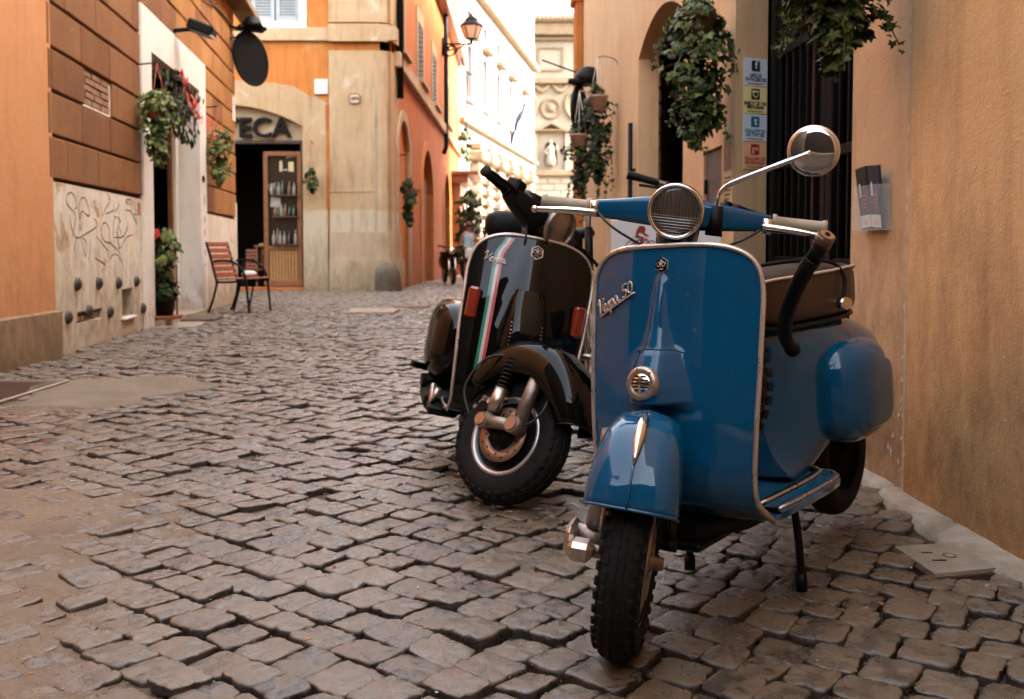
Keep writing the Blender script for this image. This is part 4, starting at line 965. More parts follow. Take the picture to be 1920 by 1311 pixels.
def steer_m(ang, rake, p=(0, 0, .2)):
    ax = Vector((-sin(rake), 0, cos(rake))); P = Matrix.Translation(p)
    return P @ Matrix.Rotation(ang, 4, ax) @ P.inverted()
def superell(mb, c, r, e1=.5, e2=.5, nu=20, nv=32, M=None):
    sg = lambda w, e: math.copysign(abs(w) ** e, w)
    P = []
    for i in range(nu + 1):
        a = -pi / 2 + pi * i / nu; row = []
        for j in range(nv):
            b = 2 * pi * j / nv
            q = Vector((r[0] * sg(cos(a), e1) * sg(cos(b), e2), r[1] * sg(cos(a), e1) * sg(sin(b), e2), r[2] * sg(sin(a), e1)))
            if M is not None: q = M @ q
            row.append((q.x + c[0], q.y + c[1], q.z + c[2]))
        P.append(row)
    return mb.grid(P, closev=True, flip=True)
def loft_x(mb, secs, n=36, cap=True):
    """secs: (x, zc, hz, hw, exp, flare) rings around x"""
    rows = []
    for x, zc, hz, hw, e, fl in secs:
        row = []
        for k in range(n):
            a = 2 * pi * k / n; c, s = cos(a), sin(a)
            y = hw * math.copysign(abs(c) ** (2 / e), c); z = hz * math.copysign(abs(s) ** (2 / e), s)
            if fl: y += math.copysign(fl * exp(-(z + hz) / .045), c) * min(1, abs(c) * 3)
            row.append((x, y, zc + z))
        rows.append(row)
    o = len(mb.v); mb.grid(rows, closev=True, flip=False)
    if cap:
        mb.f.append(tuple(o + k for k in range(n))[::-1]); mb.sm.append(False); mb.f.append(tuple(o + (len(rows) - 1) * n + k for k in range(n))); mb.sm.append(False)
    return mb
AXY = Matrix.Rotation(-pi / 2, 4, 'X')            # lathe axis -> +y
def at(x, y, z): return Matrix.Translation((x, y, z))
def tyre(mb, R, w, c, M=None, n=48):
    prof = []
    for k in range(17):
        a = -2.35 + 4.7 * k / 16
        prof.append((R - w * .52 + w * .52 * cos(a) * (1.0 if abs(a) < 1.2 else 1.0), w * .5 * math.copysign(abs(sin(a)) ** .8, sin(a))))
    mb.lathe(prof, n, at(*c) @ AXY); return mb
def tread_blocks(mb, R, w, c, n=40):
    for j, (off, bw, bl, hh) in enumerate(((-.30, .15, .62, .0), (.30, .15, .62, .5), (-.475, .10, .55, .5), (.475, .10, .55, 0), (-.08, .07, .9, .2), (.08, .07, .9, .7))):
        for k in range(n):
            a = 2 * pi * (k + hh) / n; lat = off * w; ang = (off / .52) * 1.05
            rr = R - w * .52 + w * .52 * cos(ang)
            rot = Matrix.Rotation(-a, 3, 'Y') @ Matrix.Rotation(-ang, 3, 'X') @ Matrix.Rotation(random.uniform(-.12, .12), 3, 'Z')
            ctr = Matrix.Rotation(-a, 3, 'Y') @ Vector((0, lat, rr))
            mb.box((c[0] + ctr.x, c[1] + ctr.y, c[2] + ctr.z), (2 * pi * R / n * bl, bw * w, .007), .0015, rot=rot)
    return mb

SCR = {'V': [(0, 1.6), (.1, 2.15), (.4, 2.2), (.5, 1.5), (.55, .2), (1.1, 1.3), (1.55, 2.0)], 'e': [(1.4, .5), (1.9, .7), (1.95, 1.1), (1.65, 1.1), (1.5, .6), (1.7, .15), (2.2, .3)],
       's': [(2.2, .3), (2.65, 1.15), (2.8, .5), (2.55, .1), (2.3, .25)], 'p': [(2.85, .3), (3.3, 1.1), (3.05, -.7), (3.25, .6), (3.6, 1.1), (3.85, .6), (3.55, .15), (3.3, .3)],
       'a': [(4.65, 1.0), (4.25, 1.1), (4.05, .5), (4.35, .1), (4.7, .9), (4.8, .2), (5.3, .25)], 'bar': [(.5, -.05), (3, -.05), (8.2, -.05)], '5': [(6.7, 1.75), (6.05, 1.75), (5.95, 1.05), (6.45, 1.1), (6.6, .6), (6.2, .2), (5.85, .35)],
       '0': [(7.4, 1.7), (7.05, 1.3), (7.0, .6), (7.4, .25), (7.75, .6), (7.75, 1.3), (7.42, 1.7)]}

def scooter(cfg, name, label, loc, rot, scale):
    root = thing(name, label, 'scooter', loc); root.rotation_euler = rot; root.scale = (scale,) * 3
    BODY = cfg['paint']; W, zt, zm = cfg['W'], cfg['zt'], cfg['zm']; rake = radians(cfg['rake']); S = Matrix.Translation((0, cfg.get('wy', 0), 0)) @ steer_m(radians(cfg['steer']), rake)
    pz, px = cfg['prof']                                    # shield centre line: z ascending -> x
    def xc(z): return interp(z, pz, px)
    def ridge(y, z):
        A = interp(z, cfg['rz'], cfg['ra']); s = interp(z, cfg['rz'], cfg['rs']); return A * exp(-(abs(y) / s) ** cfg['rexp'])
    def surf(y, z): return xc(z) - cfg['sweep'] * (abs(y) / W) ** 2.3 + ridge(y, z)
    # --- leg shield
    rows = []; e = 2 / cfg['ex']
    for k in range(22):
        a = pi / 2 * (1 - k / 21); z = zm + (zt - zm) * sin(a) ** e; w = W * max(.02, cos(a) ** e); rows.append((xc(z), z, w, cfg['sweep']))
    for z in np.linspace(zm, .335, 64)[1:]: rows.append((xc(z), float(z), interp(z, cfg['wz'], cfg['ww']), cfg['sweep']))
    for x, z, w, sw in cfg['bottom']: rows.append((x, z, w, sw))
    P = []; ns = 72
    for x, z, w, sw in rows:
        row = []
        for j in range(ns + 1):
            s = -1 + 2 * j / ns; s = math.copysign(abs(s) ** 1.0, s); y = w * s
            row.append((x - sw * (abs(y) / W) ** 2.3 + (ridge(y, z) if z > .33 else 0), y, z))
        P.append(row)
    mb = MB(); mb.grid(P, flip=False); sh = mb.build('leg_shield', BODY, root)
    so = sh.modifiers.new('thickness', 'SOLIDIFY'); so.thickness = .004; so.offset = -1
    lft = [P[i][0] for i in range(len(P))]; rgt = [P[i][-1] for i in range(len(P))]
    path = smooth_path((lft[::-1] + rgt)[1:-1:3], 3)
    mb = MB(); mb.tube(path, cfg['tr'], 8, flat=.75); mb.build('shield_beading', M_trim, root)
    # --- floor
    mb = MB(); rowsF = []
    for x, w in cfg['floor']:
        rowsF.append([(x, y, z) for y, z in [(-w, .206), (-w - .003, .223), (-w + .008, .234), (-.10, .230), (0, .232), (.10, .230), (w - .008, .234), (w + .003, .223), (w, .206)]])
    mb.grid(rowsF, flip=False, smooth=True); fo = mb.build('floorboard', BODY, root, autosmooth=50)
    for yo in (.012, .055):
        for s in (-1, 1):
            pts = [(x, s * (w - yo), (.2365 if yo > .02 else .230)) for x, w in cfg['floor']]
            mb = MB(); mb.tube(pts, .0095, 6, flat=.45, up=(0, 1, 0)); o = mb.build('floor_strip', M_grub, fo)
            mb = MB(); mb.tube([(a, b + s * .009, c + .001) for a, b, c in pts], .004, 6); mb.build('strip_edge', M_trim, fo)
    mb = MB(); loft_x(mb, [(-.22, .20, .03, .05, 3, 0), (-.40, .185, .03, .10, 3, 0), (-.66, .18, .03, .11, 3, 0), (-.75, .2, .04, .1, 3, 0)], 20); mb.build('underframe', M_black, root)
    # --- rear body
    mb = MB(); loft_x(mb, cfg['body'], 40); mb.build('rear_body', BODY, root, autosmooth=60)
    for c, r, e1, e2, nm in cfg['cowls']:
        mb = MB(); superell(mb, c, r, e1, e2, 26, 44); co = mb.build(nm, BODY, root)
        if cfg.get('plate'):
            mb = MB(); superell(mb, (c[0] - .02, c[1] + math.copysign(r[1] * .815, c[1]), c[2] - .01), (r[0] * .66, r[1] * .19, r[2] * .66), .5, .5, 20, 36); mb.build('cowl_panel', BODY, co)
    # --- seat
    mb = MB(); loft_x(mb, cfg['seat'], 40); st = mb.build('seat', cfg['seatm'], root, autosmooth=70)
    hp = [(x, hw * .985, zc + hz * .80) for x, zc, hz, hw, e_, f_ in cfg['seat']]; loop = hp + [(x, -y, z) for x, y, z in hp[::-1]]
    mb = MB(); mb.tube(smooth_path(loop, 5, closed=True), .0042, 6, closed=True); mb.build('seat_piping', cfg['pipem'], st)
    mb = MB(); loft_x(mb, [(x, zc - hz - .004, .010, hw * .93, 4, 0) for x, zc, hz, hw, e_, f_ in cfg['seat'][1:-1]], 24); mb.build('seat_base', M_black, st)
    # --- wheels
    R, tw = cfg['R'], cfg['tw']
    fw = MB(); tyre(fw, R - .003, tw, (0, 0, R)); fwo = fw.build('front_wheel', M_rub, root, S)
    mb = MB(); tread_blocks(mb, R - .003, tw, (0, 0, R), 40 if cfg['blue'] else 34); mb.build('tread', M_rub, fwo, S)
    mb = MB(); mb.lathe([(.02, -.035), (.05, -.035), (.085, -.022), (R - tw * 1.02, -.020), (R - tw * .90, -.028), (R - tw * .86, -.036), (R - tw * .93, -.036)], 40, at(0, 0, R) @ AXY)
    mb.lathe([(.02, .035), (.05, .035), (.085, .022), (R - tw * 1.02, .020), (R - tw * .90, .028), (R - tw * .86, .036), (R - tw * .93, .036)], 40, at(0, 0, R) @ AXY); mb.build('rim', cfg['rimm'], fwo, S)
    rx = -cfg['wb']; rw = MB(); tyre(rw, R, tw, (rx, 0, R)); rwo = rw.build('rear_wheel', M_rub, root)
    mb = MB(); mb.lathe([(.02, .03), (.085, .022), (R - tw * .9, .028), (R - tw * .86, .036)], 32, at(rx, 0, R) @ AXY); mb.build('rim', M_void, rwo)
    # --- mudguard (turns with the wheel)
    cp = cfg['guard']; n = len(cp); rowsG = []
    for i, (x, z, w, dp) in enumerate(cp):
        a = cp[max(0, i - 1)]; b = cp[min(n - 1, i + 1)]; d = Vector((b[0] - a[0], 0, b[1] - a[1])).normalized(); N = Vector((-d.z, 0, d.x))
        if N.z < 0 and N.x < 0: N = -N
        row = []
        for k in range(29):
            th = -pi / 2 + pi * k / 28; sy = math.copysign(abs(sin(th)) ** .62, sin(th)); cn = abs(cos(th)) ** .50
            dd = dp * (1 - cn); ridge_ = .0045 * exp(-(sy * w / .010) ** 2)
            row.append((x - N.x * dd + N.x * ridge_, w * sy, z - N.z * dd + N.z * ridge_))
        rowsG.append(row)
    G2 = []
    for j in range(29):
        G2.append(smooth_path([r[j] for r in rowsG], 4))
    G2 = [[tuple(G2[j][i]) for j in range(29)] for i in range(len(G2[0]))]
    mb = MB(); mb.grid(G2, flip=False); go = mb.build('front_mudguard', BODY, root, S)
    so = go.modifiers.new('thickness', 'SOLIDIFY'); so.thickness = .003; so.offset = -1
    edge = [G2[-1][j] for j in range(29)]
    mb = MB(); mb.tube(edge, .0035, 6); mb.build('mudguard_lip', BODY, go, S)
    if cfg['blue']:
        mid = [Vector(G2[i][14]) for i in range(len(G2))]; i0, i1 = int(len(mid) * .50), int(len(mid) * .80); cr = mid[i0:i1]
        m_ = len(cr); mb = MB(); mb.tube([p + Vector((.006, 0, .004)) for p in cr], [.0015 + .0095 * sin(pi * min(1, (k / (m_ - 1)) ** .8)) for k in range(m_)], 10, flat=1.0); mb.build('chrome_crest', M_chrome, go, S)
        mb = MB(); mb.tube([p + Vector((.0035, 0, .001)) for p in mid[i1 - 1:]], .0022, 6); mb.build('mudguard_ridge', BODY, go, S)
    # --- fork / suspension
    if cfg['blue']:
        mb = MB(); mb.tube(smooth_path([(-.05, -.074, .44), (-.048, -.078, .32), (-.045, -.084, .235)], 4), .021, 12); mb.tube([(-.045, -.052, .212), (-.045, -.125, .212)], .024, 14); fk = mb.build('fork_leg', M_cast, root, S)
        mb = MB(); mb.box((-.03, -.128, .212), (.085, .022, .062), .012); mb.box((.02, -.10, .205), (.05, .05, .04), .01); mb.build('link_housing', M_alu, fk, S)
        mb = MB(); mb.tube([(0, -.10, R), (0, .065, R)], .014, 10); mb.build('axle', M_cast, root, S)
        mb = MB(); mb.lathe([(.02, .040), (.075, .040), (.09, .03), (.09, .0)], 28, at(0, 0, R) @ AXY); mb.build('brake_drum', M_alu, root, S)
        mb = MB(); mb.tube(smooth_path([(-.16, .062, .40), (-.10, .066, .31), (-.045, .070, .235)], 4), .0105, 8); mb.tube([(-.045, .055, .225), (-.045, .085, .225)], .013, 10); mb.build('brake_arm', M_black, root, S)
        mb = MB(); mb.tube(smooth_path([(-.03, -.055, .43), (.01, -.062, .36), (.012, -.065, .28), (-.01, -.07, .24)], 5), .0032, 6); mb.build('brake_cable', M_trim, root, S)
    else:
        yb = -.085
        mb = MB()
        pts = [(.050 + .022 * sin(-rake) * 0 - .0 + (-.17) * t * .30, yb, .285 + .16 * t) for t in np.linspace(0, 1, 2)]
        a0, a1 = Vector((-.058, yb, .265)), Vector((-.075, yb, .46))
        mb.tube([a0, a0.lerp(a1, .42)], .024, 14); mb.build('damper', M_alu, root, S)
        hel = []; axd = (a1 - a0).normalized(); u1 = Vector((0, 1, 0)); u2 = axd.cross(u1)
        for k in range(121):
            t = k / 120; an = t * 8 * 2 * pi; hel.append(a0.lerp(a1, .40 + .58 * t) + (u1 * cos(an) + u2 * sin(an)) * .021)
        mb = MB(); mb.tube(hel, .0055, 6); mb.build('coil_spring', M_black, root, S)
        mb = MB(); mb.tube([a0.lerp(a1, .4), a1], .013, 10); mb.build('damper_rod', M_black, root, S)
        mb = MB(); mb.tube([(.040, yb, .455), (.062, yb, .262)], .0235, 14); mb.tube([(.062, yb + .02, .255), (.062, yb - .035, .255)], .027, 16); fk = mb.build('fork_leg', M_cast, root, S)
        mb = MB(); mb.tube([(.062, yb - .018, .255), (-.058, yb - .018, .226)], .021, 12, flat=.8); mb.tube([(-.058, yb + .02, .226), (-.058, yb - .036, .226)], .025, 16); mb.build('link_arm', M_cast, root, S)
        mb = MB(); mb.tube([(.062, yb - .034, .255), (.062, yb - .041, .255)], .020, 16); mb.tube([(-.058, yb - .035, .226), (-.058, yb - .042, .226)], .019, 16); mb.build('link_cap', M_copp, root, S)
        mb = MB(); mb.lathe([(.052, -.052), (.090, -.052), (.091, -.056), (.052, -.056), (.052, -.052)], 48, at(0, 0, R) @ AXY); dk = mb.build('brake_disc', M_copp, fwo, S)
        mb = MB()
        for k in range(18):
            a = 2 * pi * k / 18; rr = (.066, .078)[k % 2]; mb.tube([(rr * cos(a), -.0565, R + rr * sin(a)), (rr * cos(a), -.058, R + rr * sin(a))], .0034, 8)
        mb.build('disc_hole', M_void, dk, S)
        mb = MB(); mb.lathe([(.0, -.07), (.034, -.07), (.040, -.055), (.052, -.05)], 24, at(0, 0, R) @ AXY)
        for k in range(5):
            a = 2 * pi * k / 5; mb.tube([(.046 * cos(a), -.05, R + .046 * sin(a)), (.046 * cos(a), -.062, R + .046 * sin(a))], .008, 8)
        mb.build('hub', M_black, fwo, S)
        mb = MB(); mb.box((-.088, -.075, R + .045), (.06, .05, .085), .014, rot=Matrix.Rotation(-.6, 3, 'Y'))
        for p_ in ((-.10, R + .08), (-.12, R + .04), (-.075, R + .01), (-.065, R + .075)): mb.tube([(p_[0], -.09, p_[1]), (p_[0], -.106, p_[1])], .007, 8)
        mb.build('brake_caliper', M_cast, root, S)
        mb = MB(); mb.tube([(-.09, -.10, R + .05), (-.09, -.107, R + .05)], .020, 16); mb.build('caliper_piston', M_black, root, S)
        mb = MB(); mb.lathe([(R - tw * 1.02, -.032), (R - tw * .95, -.045), (R - tw * .84, -.047), (R - tw * .82, -.042)], 56, at(0, 0, R) @ AXY); mb.build('rim_ring', simple('polished_rim', (.52, .50, .47), .34, .8), fwo, S)
        mb = MB(); mb.tube(smooth_path([(-.05, -.07, .47), (-.16, -.11, .42), (-.185, -.12, .30), (-.12, -.10, .215)], 6), .0045, 6); mb.tube(smooth_path([(.07, -.07, .45), (.13, -.09, .36), (.12, -.10, .29), (.07, -.09, .26)], 6), .004, 6); mb.build('brake_hose', M_cable, root, S)
    # --- handlebar, lamp
    H = Vector(cfg['H']); S = steer_m(radians(cfg['steer']), rake)
    def hl(p): return (H.x + p[0], p[1], H.z + p[2])
    mb = MB(); rr = cfg['lr']; Mx = at(*hl((cfg['lx'], 0, 0))) @ Matrix.Rotation(radians(cfg['ltilt']), 4, 'Y') @ Matrix.Rotation(pi / 2, 4, 'Y')
    mb.lathe([(0, .010), (rr * .4, .0085), (rr * .75, .005), (rr * .96, .0005)], 48, Mx); lo = mb.build('headlamp_lens', cfg['lensm'], root, S)
    me = lo.data; oc = Vector(S @ Vector(hl((cfg['lx'], 0, 0))))            # put the lens origin at its centre so its fluting is local
    inv = S.to_3x3().inverted()
    for v in me.vertices: v.co = inv @ (v.co - oc)
    lo.matrix_local = Matrix.Translation(oc) @ S.to_3x3().to_4x4()
    mb = MB(); mb.lathe([(rr * .93, .001), (rr * .98, .0075), (rr * 1.06, .0085), (rr * 1.105, .004), (rr * 1.105, -.008)], 48, Mx); mb.build('headlamp_rim', cfg['rimlm'], root, S)
    mb = MB(); mb.lathe([(rr * 1.10, -.004), (rr * 1.085, -.03), (rr * 1.0, -.07), (rr * .8, -.105), (rr * .3, -.125), (0, -.128)], 40, Mx); hb = mb.build('headset', BODY, root, S)
    mb = MB(); mb.tube([hl((-.0, 0, -.02)), (H.x + .045, 0, H.z - .13)], [.05, .042], 16); mb.build('steering_column', BODY if cfg['blue'] else M_blk, root, S)
    for s in (-1, 1):
        ys = [(q[0], q[1], q[2] - (.055 * max(0, q[0] - .05) if s < 0 and cfg['blue'] else 0), q[3], q[4]) for q in cfg['arm']]; pts = [hl((ax_, s * y_, az_)) for y_, ax_, az_, _, _ in ys]
        mb = MB(); rows_ = []
        for (y_, ax_, az_, hh, dd) in ys:
            rows_.append([(H.x + ax_ + dd * math.copysign(abs(cos(a)) ** .5, cos(a)), s * y_, H.z + az_ + hh * math.copysign(abs(sin(a)) ** .5, sin(a))) for a in np.linspace(0, 2 * pi, 24, endpoint=False)])
        mb.grid(rows_, closev=True, flip=(s > 0)); mb.f.append(tuple(range(len(mb.v) - 24, len(mb.v)))); mb.sm.append(False); ar = mb.build('handlebar_arm', BODY if cfg['blue'] else M_grub, root, S, autosmooth=50)
        ye = ys[-1]
        if cfg['blue']:
            mb = MB(); y2 = ys[-2]
            mb.add([hl((ye[1] + ye[4] + .0025, s * (ye[0] - .002), ye[2] + .012)), hl((ye[1] + ye[4] + .0025, s * (ye[0] - .002), ye[2] - .008)), hl((y2[1] + y2[4] + .004, s * (y2[0] + .012), y2[2] - .019)), hl((y2[1] + y2[4] + .004, s * (y2[0] + .012), y2[2] + .018))] +
                   [hl((ye[1], s * (ye[0] - .002), ye[2] + .012)), hl((ye[1], s * (ye[0] - .002), ye[2] - .008)), hl((y2[1], s * (y2[0] + .012), y2[2] - .019)), hl((y2[1], s * (y2[0] + .012), y2[2] + .018))],
                   [(0, 1, 2, 3), (0, 4, 5, 1), (1, 5, 6, 2), (2, 6, 7, 3), (3, 7, 4, 0)]); mb.build('arm_panel', BODY, ar, S)
        g0, g1 = ye[0] + .002, ye[0] + cfg['gl']; gx, gz = ye[1] - .002, ye[2] + .002
        gm = cfg['gripm']; gr_ = cfg['gr']
        mb = MB(); prof = [(0, 0), (gr_ * 1.35, 0), (gr_ * 1.35, .008), (gr_ * 1.02, .012)]
        k = .012
        while not cfg['blue'] and k < g1 - g0 - .014: prof += [(gr_ * 1.0, k), (gr_ * (1.0 if cfg['blue'] else 1.09), k + .003), (gr_ * (1.0 if cfg['blue'] else 1.09), k + .0055), (gr_, k + .008)]; k += .008
        prof += [(gr_ * 1.02, g1 - g0 - .012), (gr_ * 1.22, g1 - g0 - .008), (gr_ * 1.22, g1 - g0), (0, g1 - g0)]
        Mg = at(*hl((gx, s * g0, gz))) @ (Matrix.Rotation(-pi / 2, 4, 'X') if s > 0 else Matrix.Rotation(pi / 2, 4, 'X'))
        mb.lathe(prof, 18, Mg); mb.build('grip', gm, root, S)
        mb = MB(); lv = [hl((gx + .030, s * (g0 - .022), gz - .012)), hl((gx + .044, s * (g0 + .03), gz - .012)), hl((gx + .048, s * (g0 + .07), gz - .014)), hl((gx + .046, s * (g1 - .008), gz - .017)), hl((gx + .044, s * (g1 + .006), gz - .018))]
        if not cfg['blue']: lv = [(a, b, c + .015) for a, b, c in lv]
        lp = smooth_path(lv, 5); mb.tube(lp, [.0095 - .004 * k / (len(lp) - 1) for k in range(len(lp))], 10, flat=.62, up=(0, 0, 1)); superell(mb, lp[-1], (.0085,) * 3, 1, 1, 8, 12); mb.build('brake_lever' if s > 0 else 'clutch_lever', M_chrome if cfg['blue'] else M_black, root, S)
        if not cfg['blue']:
            mb = MB(); mb.box(hl((gx + .0, s * (g0 - .03), gz + .03)), (.06, .055, .05), .008); mb.build('switch_box', M_grub, root, S)
    cfg['post'](root, S, surf, hl, G2, BODY)
    return root

def hexbadge(root, surf, z, r, nm='badge'):
    x = surf(0, z); sl = (surf(0, z + .02) - surf(0, z - .02)) / .04; R_ = Matrix.Translation((x + .002, 0, z)) @ Matrix.Rotation(-math.atan(-sl) * -1 * -1, 4, 'Y')
    mb = MB(); hx = [(r * cos(pi / 6 + k * pi / 3), r * 1.08 * sin(pi / 6 + k * pi / 3)) for k in range(6)]
    mb.prism(hx, 0, .004); mb.xform(Matrix.Rotation(pi / 2, 4, 'Z')); mb.xform(R_); b = mb.build(nm, M_trim, root)
    hx = [(.84 * a, .84 * c) for a, c in hx]; mb = MB(); mb.prism(hx, -.002, .0035); mb.xform(Matrix.Rotation(pi / 2, 4, 'Z')); mb.xform(R_ @ Matrix.Translation((.0025, 0, 0))); mb.build('badge_face', M_blk, b)
    mb = MB()
    for ln in ([(-.55, -.1), (-.6, .25), (-.25, .3), (-.1, -.05), (-.3, -.25), (-.55, -.1)], [(.55, -.1), (.6, .25), (.25, .3), (.1, -.05), (.3, -.25), (.55, -.1)], [(-.5, .2), (0, .6), (.5, .2)], [(0, .55), (0, -.45)], [(-.35, -.58), (.35, -.58)]):
        mb.tube([R_ @ Vector((.0048, a * r, c * r)) for a, c in ln], r * .055, 5)
    mb.build('badge_emblem', M_trim, b)
    return b
def script(root, surf, letters, org, end, nm='lettering', bar=True):
    d = Vector((end[0] - org[0], end[1] - org[1])); sc_ = d.length / 8.2; d.normalize(); up = Vector((-d.y, d.x))
    mb = MB()
    for ch in letters:
        pts = smooth_path([(a, b, 0) for a, b in SCR[ch]], 5); q = []
        for p in pts:
            yy = org[0] + d.x * p.x * sc_ + up.x * p.y * sc_ + p.y * sc_ * .35 * d.x; zz = org[1] + d.y * p.x * sc_ + up.y * p.y * sc_ + p.y * sc_ * .35 * d.y
            q.append((surf(yy, zz) + .005, yy, zz))
        mb.tube(q, .0021, 6, up=(1, 0, 0)); 
    return mb.build(nm, M_trim, root)

# ---- blue scooter
def post_blue(root, S, surf, hl, G2, BODY):
    hexbadge(root, surf, .778, .0175)
    script(root, surf, ['V', 'e', 's', 'p', 'a', '5', '0', 'bar'], (-.183, .662), (-.066, .722))
    # horn cover and grille
    mb = MB(); rows = []
    for z in np.linspace(.600, .484, 40):
        w_ = interp(z, (.482, .602), (.088, .05)); rows.append([(surf(t * w_, float(z)) + .0016 * (1 - abs(t) ** 3), t * w_, float(z)) for t in np.linspace(-1, 1, 41)])
    mb.grid(rows); mb.build('horn_cover', BODY, root)
    mb = MB(); mb.tube([(surf(y, .602 - 3 * y * y) + .0008, y, .602 - 3 * y * y) for y in np.linspace(-.06, .06, 30)], .0011, 5); mb.build('cover_seam', M_black, root)
    Mh = at(surf(0, .535) - .001, 0, .535) @ Matrix.Rotation(radians(80), 4, 'Y')
    mb = MB(); mb.lathe([(.0, .006), (.020, .006), (.024, .010), (.030, .010), (.036, .006), (.037, -.004)], 36, Mh); hg = mb.build('horn_grille', simple('tan_horn_ring', (.50, .38, .29), .35, .85), root)
    mb = MB(); mb.lathe([(0, .0155), (.010, .0145), (.019, .0105), (.0235, .006)], 28, Mh); mb.build('horn_dome', M_chrome, hg)
    mb = MB()
    for k in range(-2, 3):
        for s in (-1, 1):
            pts = [Mh @ Vector((.0075 * k, s * t, .0172 - .6 * ((.0075 * k) ** 2 + t * t) / .04)) for t in (.0035, .009, sqrt(max(1e-5, .02 ** 2 - (.0075 * k) ** 2)))]
            mb.tube(pts, .0017, 5)
    mb.build('grille_slot', M_black, hg)
    mb = MB()
    for k in range(6):
        a = 2 * pi * k / 6 + .3; mb.tube([Mh @ Vector((.031 * cos(a), .031 * sin(a), .008)), Mh @ Vector((.031 * cos(a), .031 * sin(a), .0115))], .0022, 6)
    mb.build('grille_screw', M_cast, hg)
    # mirror on its stem
    mb = MB(); mb.tube([hl((.055, .082, -.045)), hl((.055, .083, .02))], [.019, .0135], 12); mb.build('mirror_clamp', M_grub, root, S)
    pm = [hl((.055, .083, .015)), hl((.055, .085, .045)), hl((.055, .095, .062)), hl((.06, .118, .078)), hl((.07, .195, .118)), hl((.075, .262, .152))]
    mb = MB(); mb.tube(smooth_path(pm, 6), .0058, 10); mo = mb.build('mirror_stem', M_chrome, root, S)
    Mm = S @ at(*hl((.070, .266, .156))) @ Matrix.Rotation(radians(-8), 4, 'Z') @ Matrix.Rotation(radians(95), 4, 'Y')
    mb = MB(); mb.lathe([(0, .0055), (.012, .0052), (.028, .0038), (.042, .001), (.0495, -.002), (.052, -.006)], 48, Mm); mh = mb.build('mirror_head', simple('mirror_chrome', (.66, .66, .67), .06, 1.), root)
    mb = MB(); mb.lathe([(.0505, -.0025), (.0535, -.004), (.0545, -.008), (.0535, -.012), (.050, -.014), (0, -.013)], 48, Mm); mb.build('mirror_rim', M_trim, mh)
    for s in (-1, 1):
        mb = MB(); mb.tube(smooth_path([hl((.035, s * .185, -.018)), hl((.07, s * .14, -.05)), hl((.05, s * .07, -.085)), hl((.03, s * .03, -.10))], 6), .0032, 6); mb.build('brake_cable', M_cable, root, S)
        mb = MB(); mb.tube([hl((.030, s * .192, -.030)), hl((.030, s * .192, .004))], .0105, 12); mb.build('lever_pivot', M_chrome, root, S)
    # spare wheel behind the shield
    mb = MB(); prof = []
    for k in range(17):
        a = 2 * pi * k / 16; prof.append((.155 + .042 * cos(a), .042 * sin(a)))
    mb.lathe(prof, 40, at(-.365, -.036, .50) @ Matrix.Rotation(pi / 2 - .18, 4, 'Y'))
    sw = mb.build('spare_wheel', M_rub, root)
    mb = MB()
    for j, off in enumerate((-.5, .5)):
        for k in range(40):
            a = 2 * pi * (k + .5 * j) / 40; q = Vector((.199 * cos(a), .199 * sin(a), off * .034)); mb.box((0, 0, 0), (.008, .02, .022), .002, rot=Matrix.Rotation(a, 3, 'Z')); n8 = 24
            for i in range(len(mb.v) - n8, len(mb.v)): v = mb.v[i]; mb.v[i] = (v[0] + q.x, v[1] + q.y, v[2] + q.z)
    mb.xform(at(-.365, -.036, .50) @ Matrix.Rotation(pi / 2 - .18, 4, 'Y')); mb.build('tread', M_rub, sw)
    # stand
    for s in (-1, 1):
        mb = MB(); mb.tube(smooth_path([(-.62, s * .07, .21), (-.575, s * .12, .19), (-.55, s * .143, .09), (-.545, s * .146, .012)], 5), .0095, 10); mb.tube([(-.545, s * .146, .03), (-.543, s * .147, -.012)], .014, 10); mb.build('stand_leg', M_black, root)
    mb = MB(); mb.tube([(-.60, -.11, .17), (-.60, .11, .17)], .009, 8); mb.box((-.30, -.02, .165), (.18, .16, .02), .006); mb.build('stand_bar', M_black, root)
    # seat strap with its buckle
    mb = MB(); mb.tube(smooth_path([(-.66, -.04, .745), (-.74, .03, .757), (-.85, .085, .759), (-.93, .118, .745), (-.955, .135, .708), (-.945, .137, .668), (-.935, .136, .645)], 6), .0052, 8); so = mb.build('seat_strap', M_grub, root)
    mb = MB(); mb.tube([(-.94, .128, .640), (-.933, .148, .638)], .016, 14, flat=1.3); mb.build('strap_lock', M_chrome, so)
    mb = MB(); mb.box((-.95, .0, .615), (.28, .20, .05), .02); mb.build('engine_cover', BODY, root)

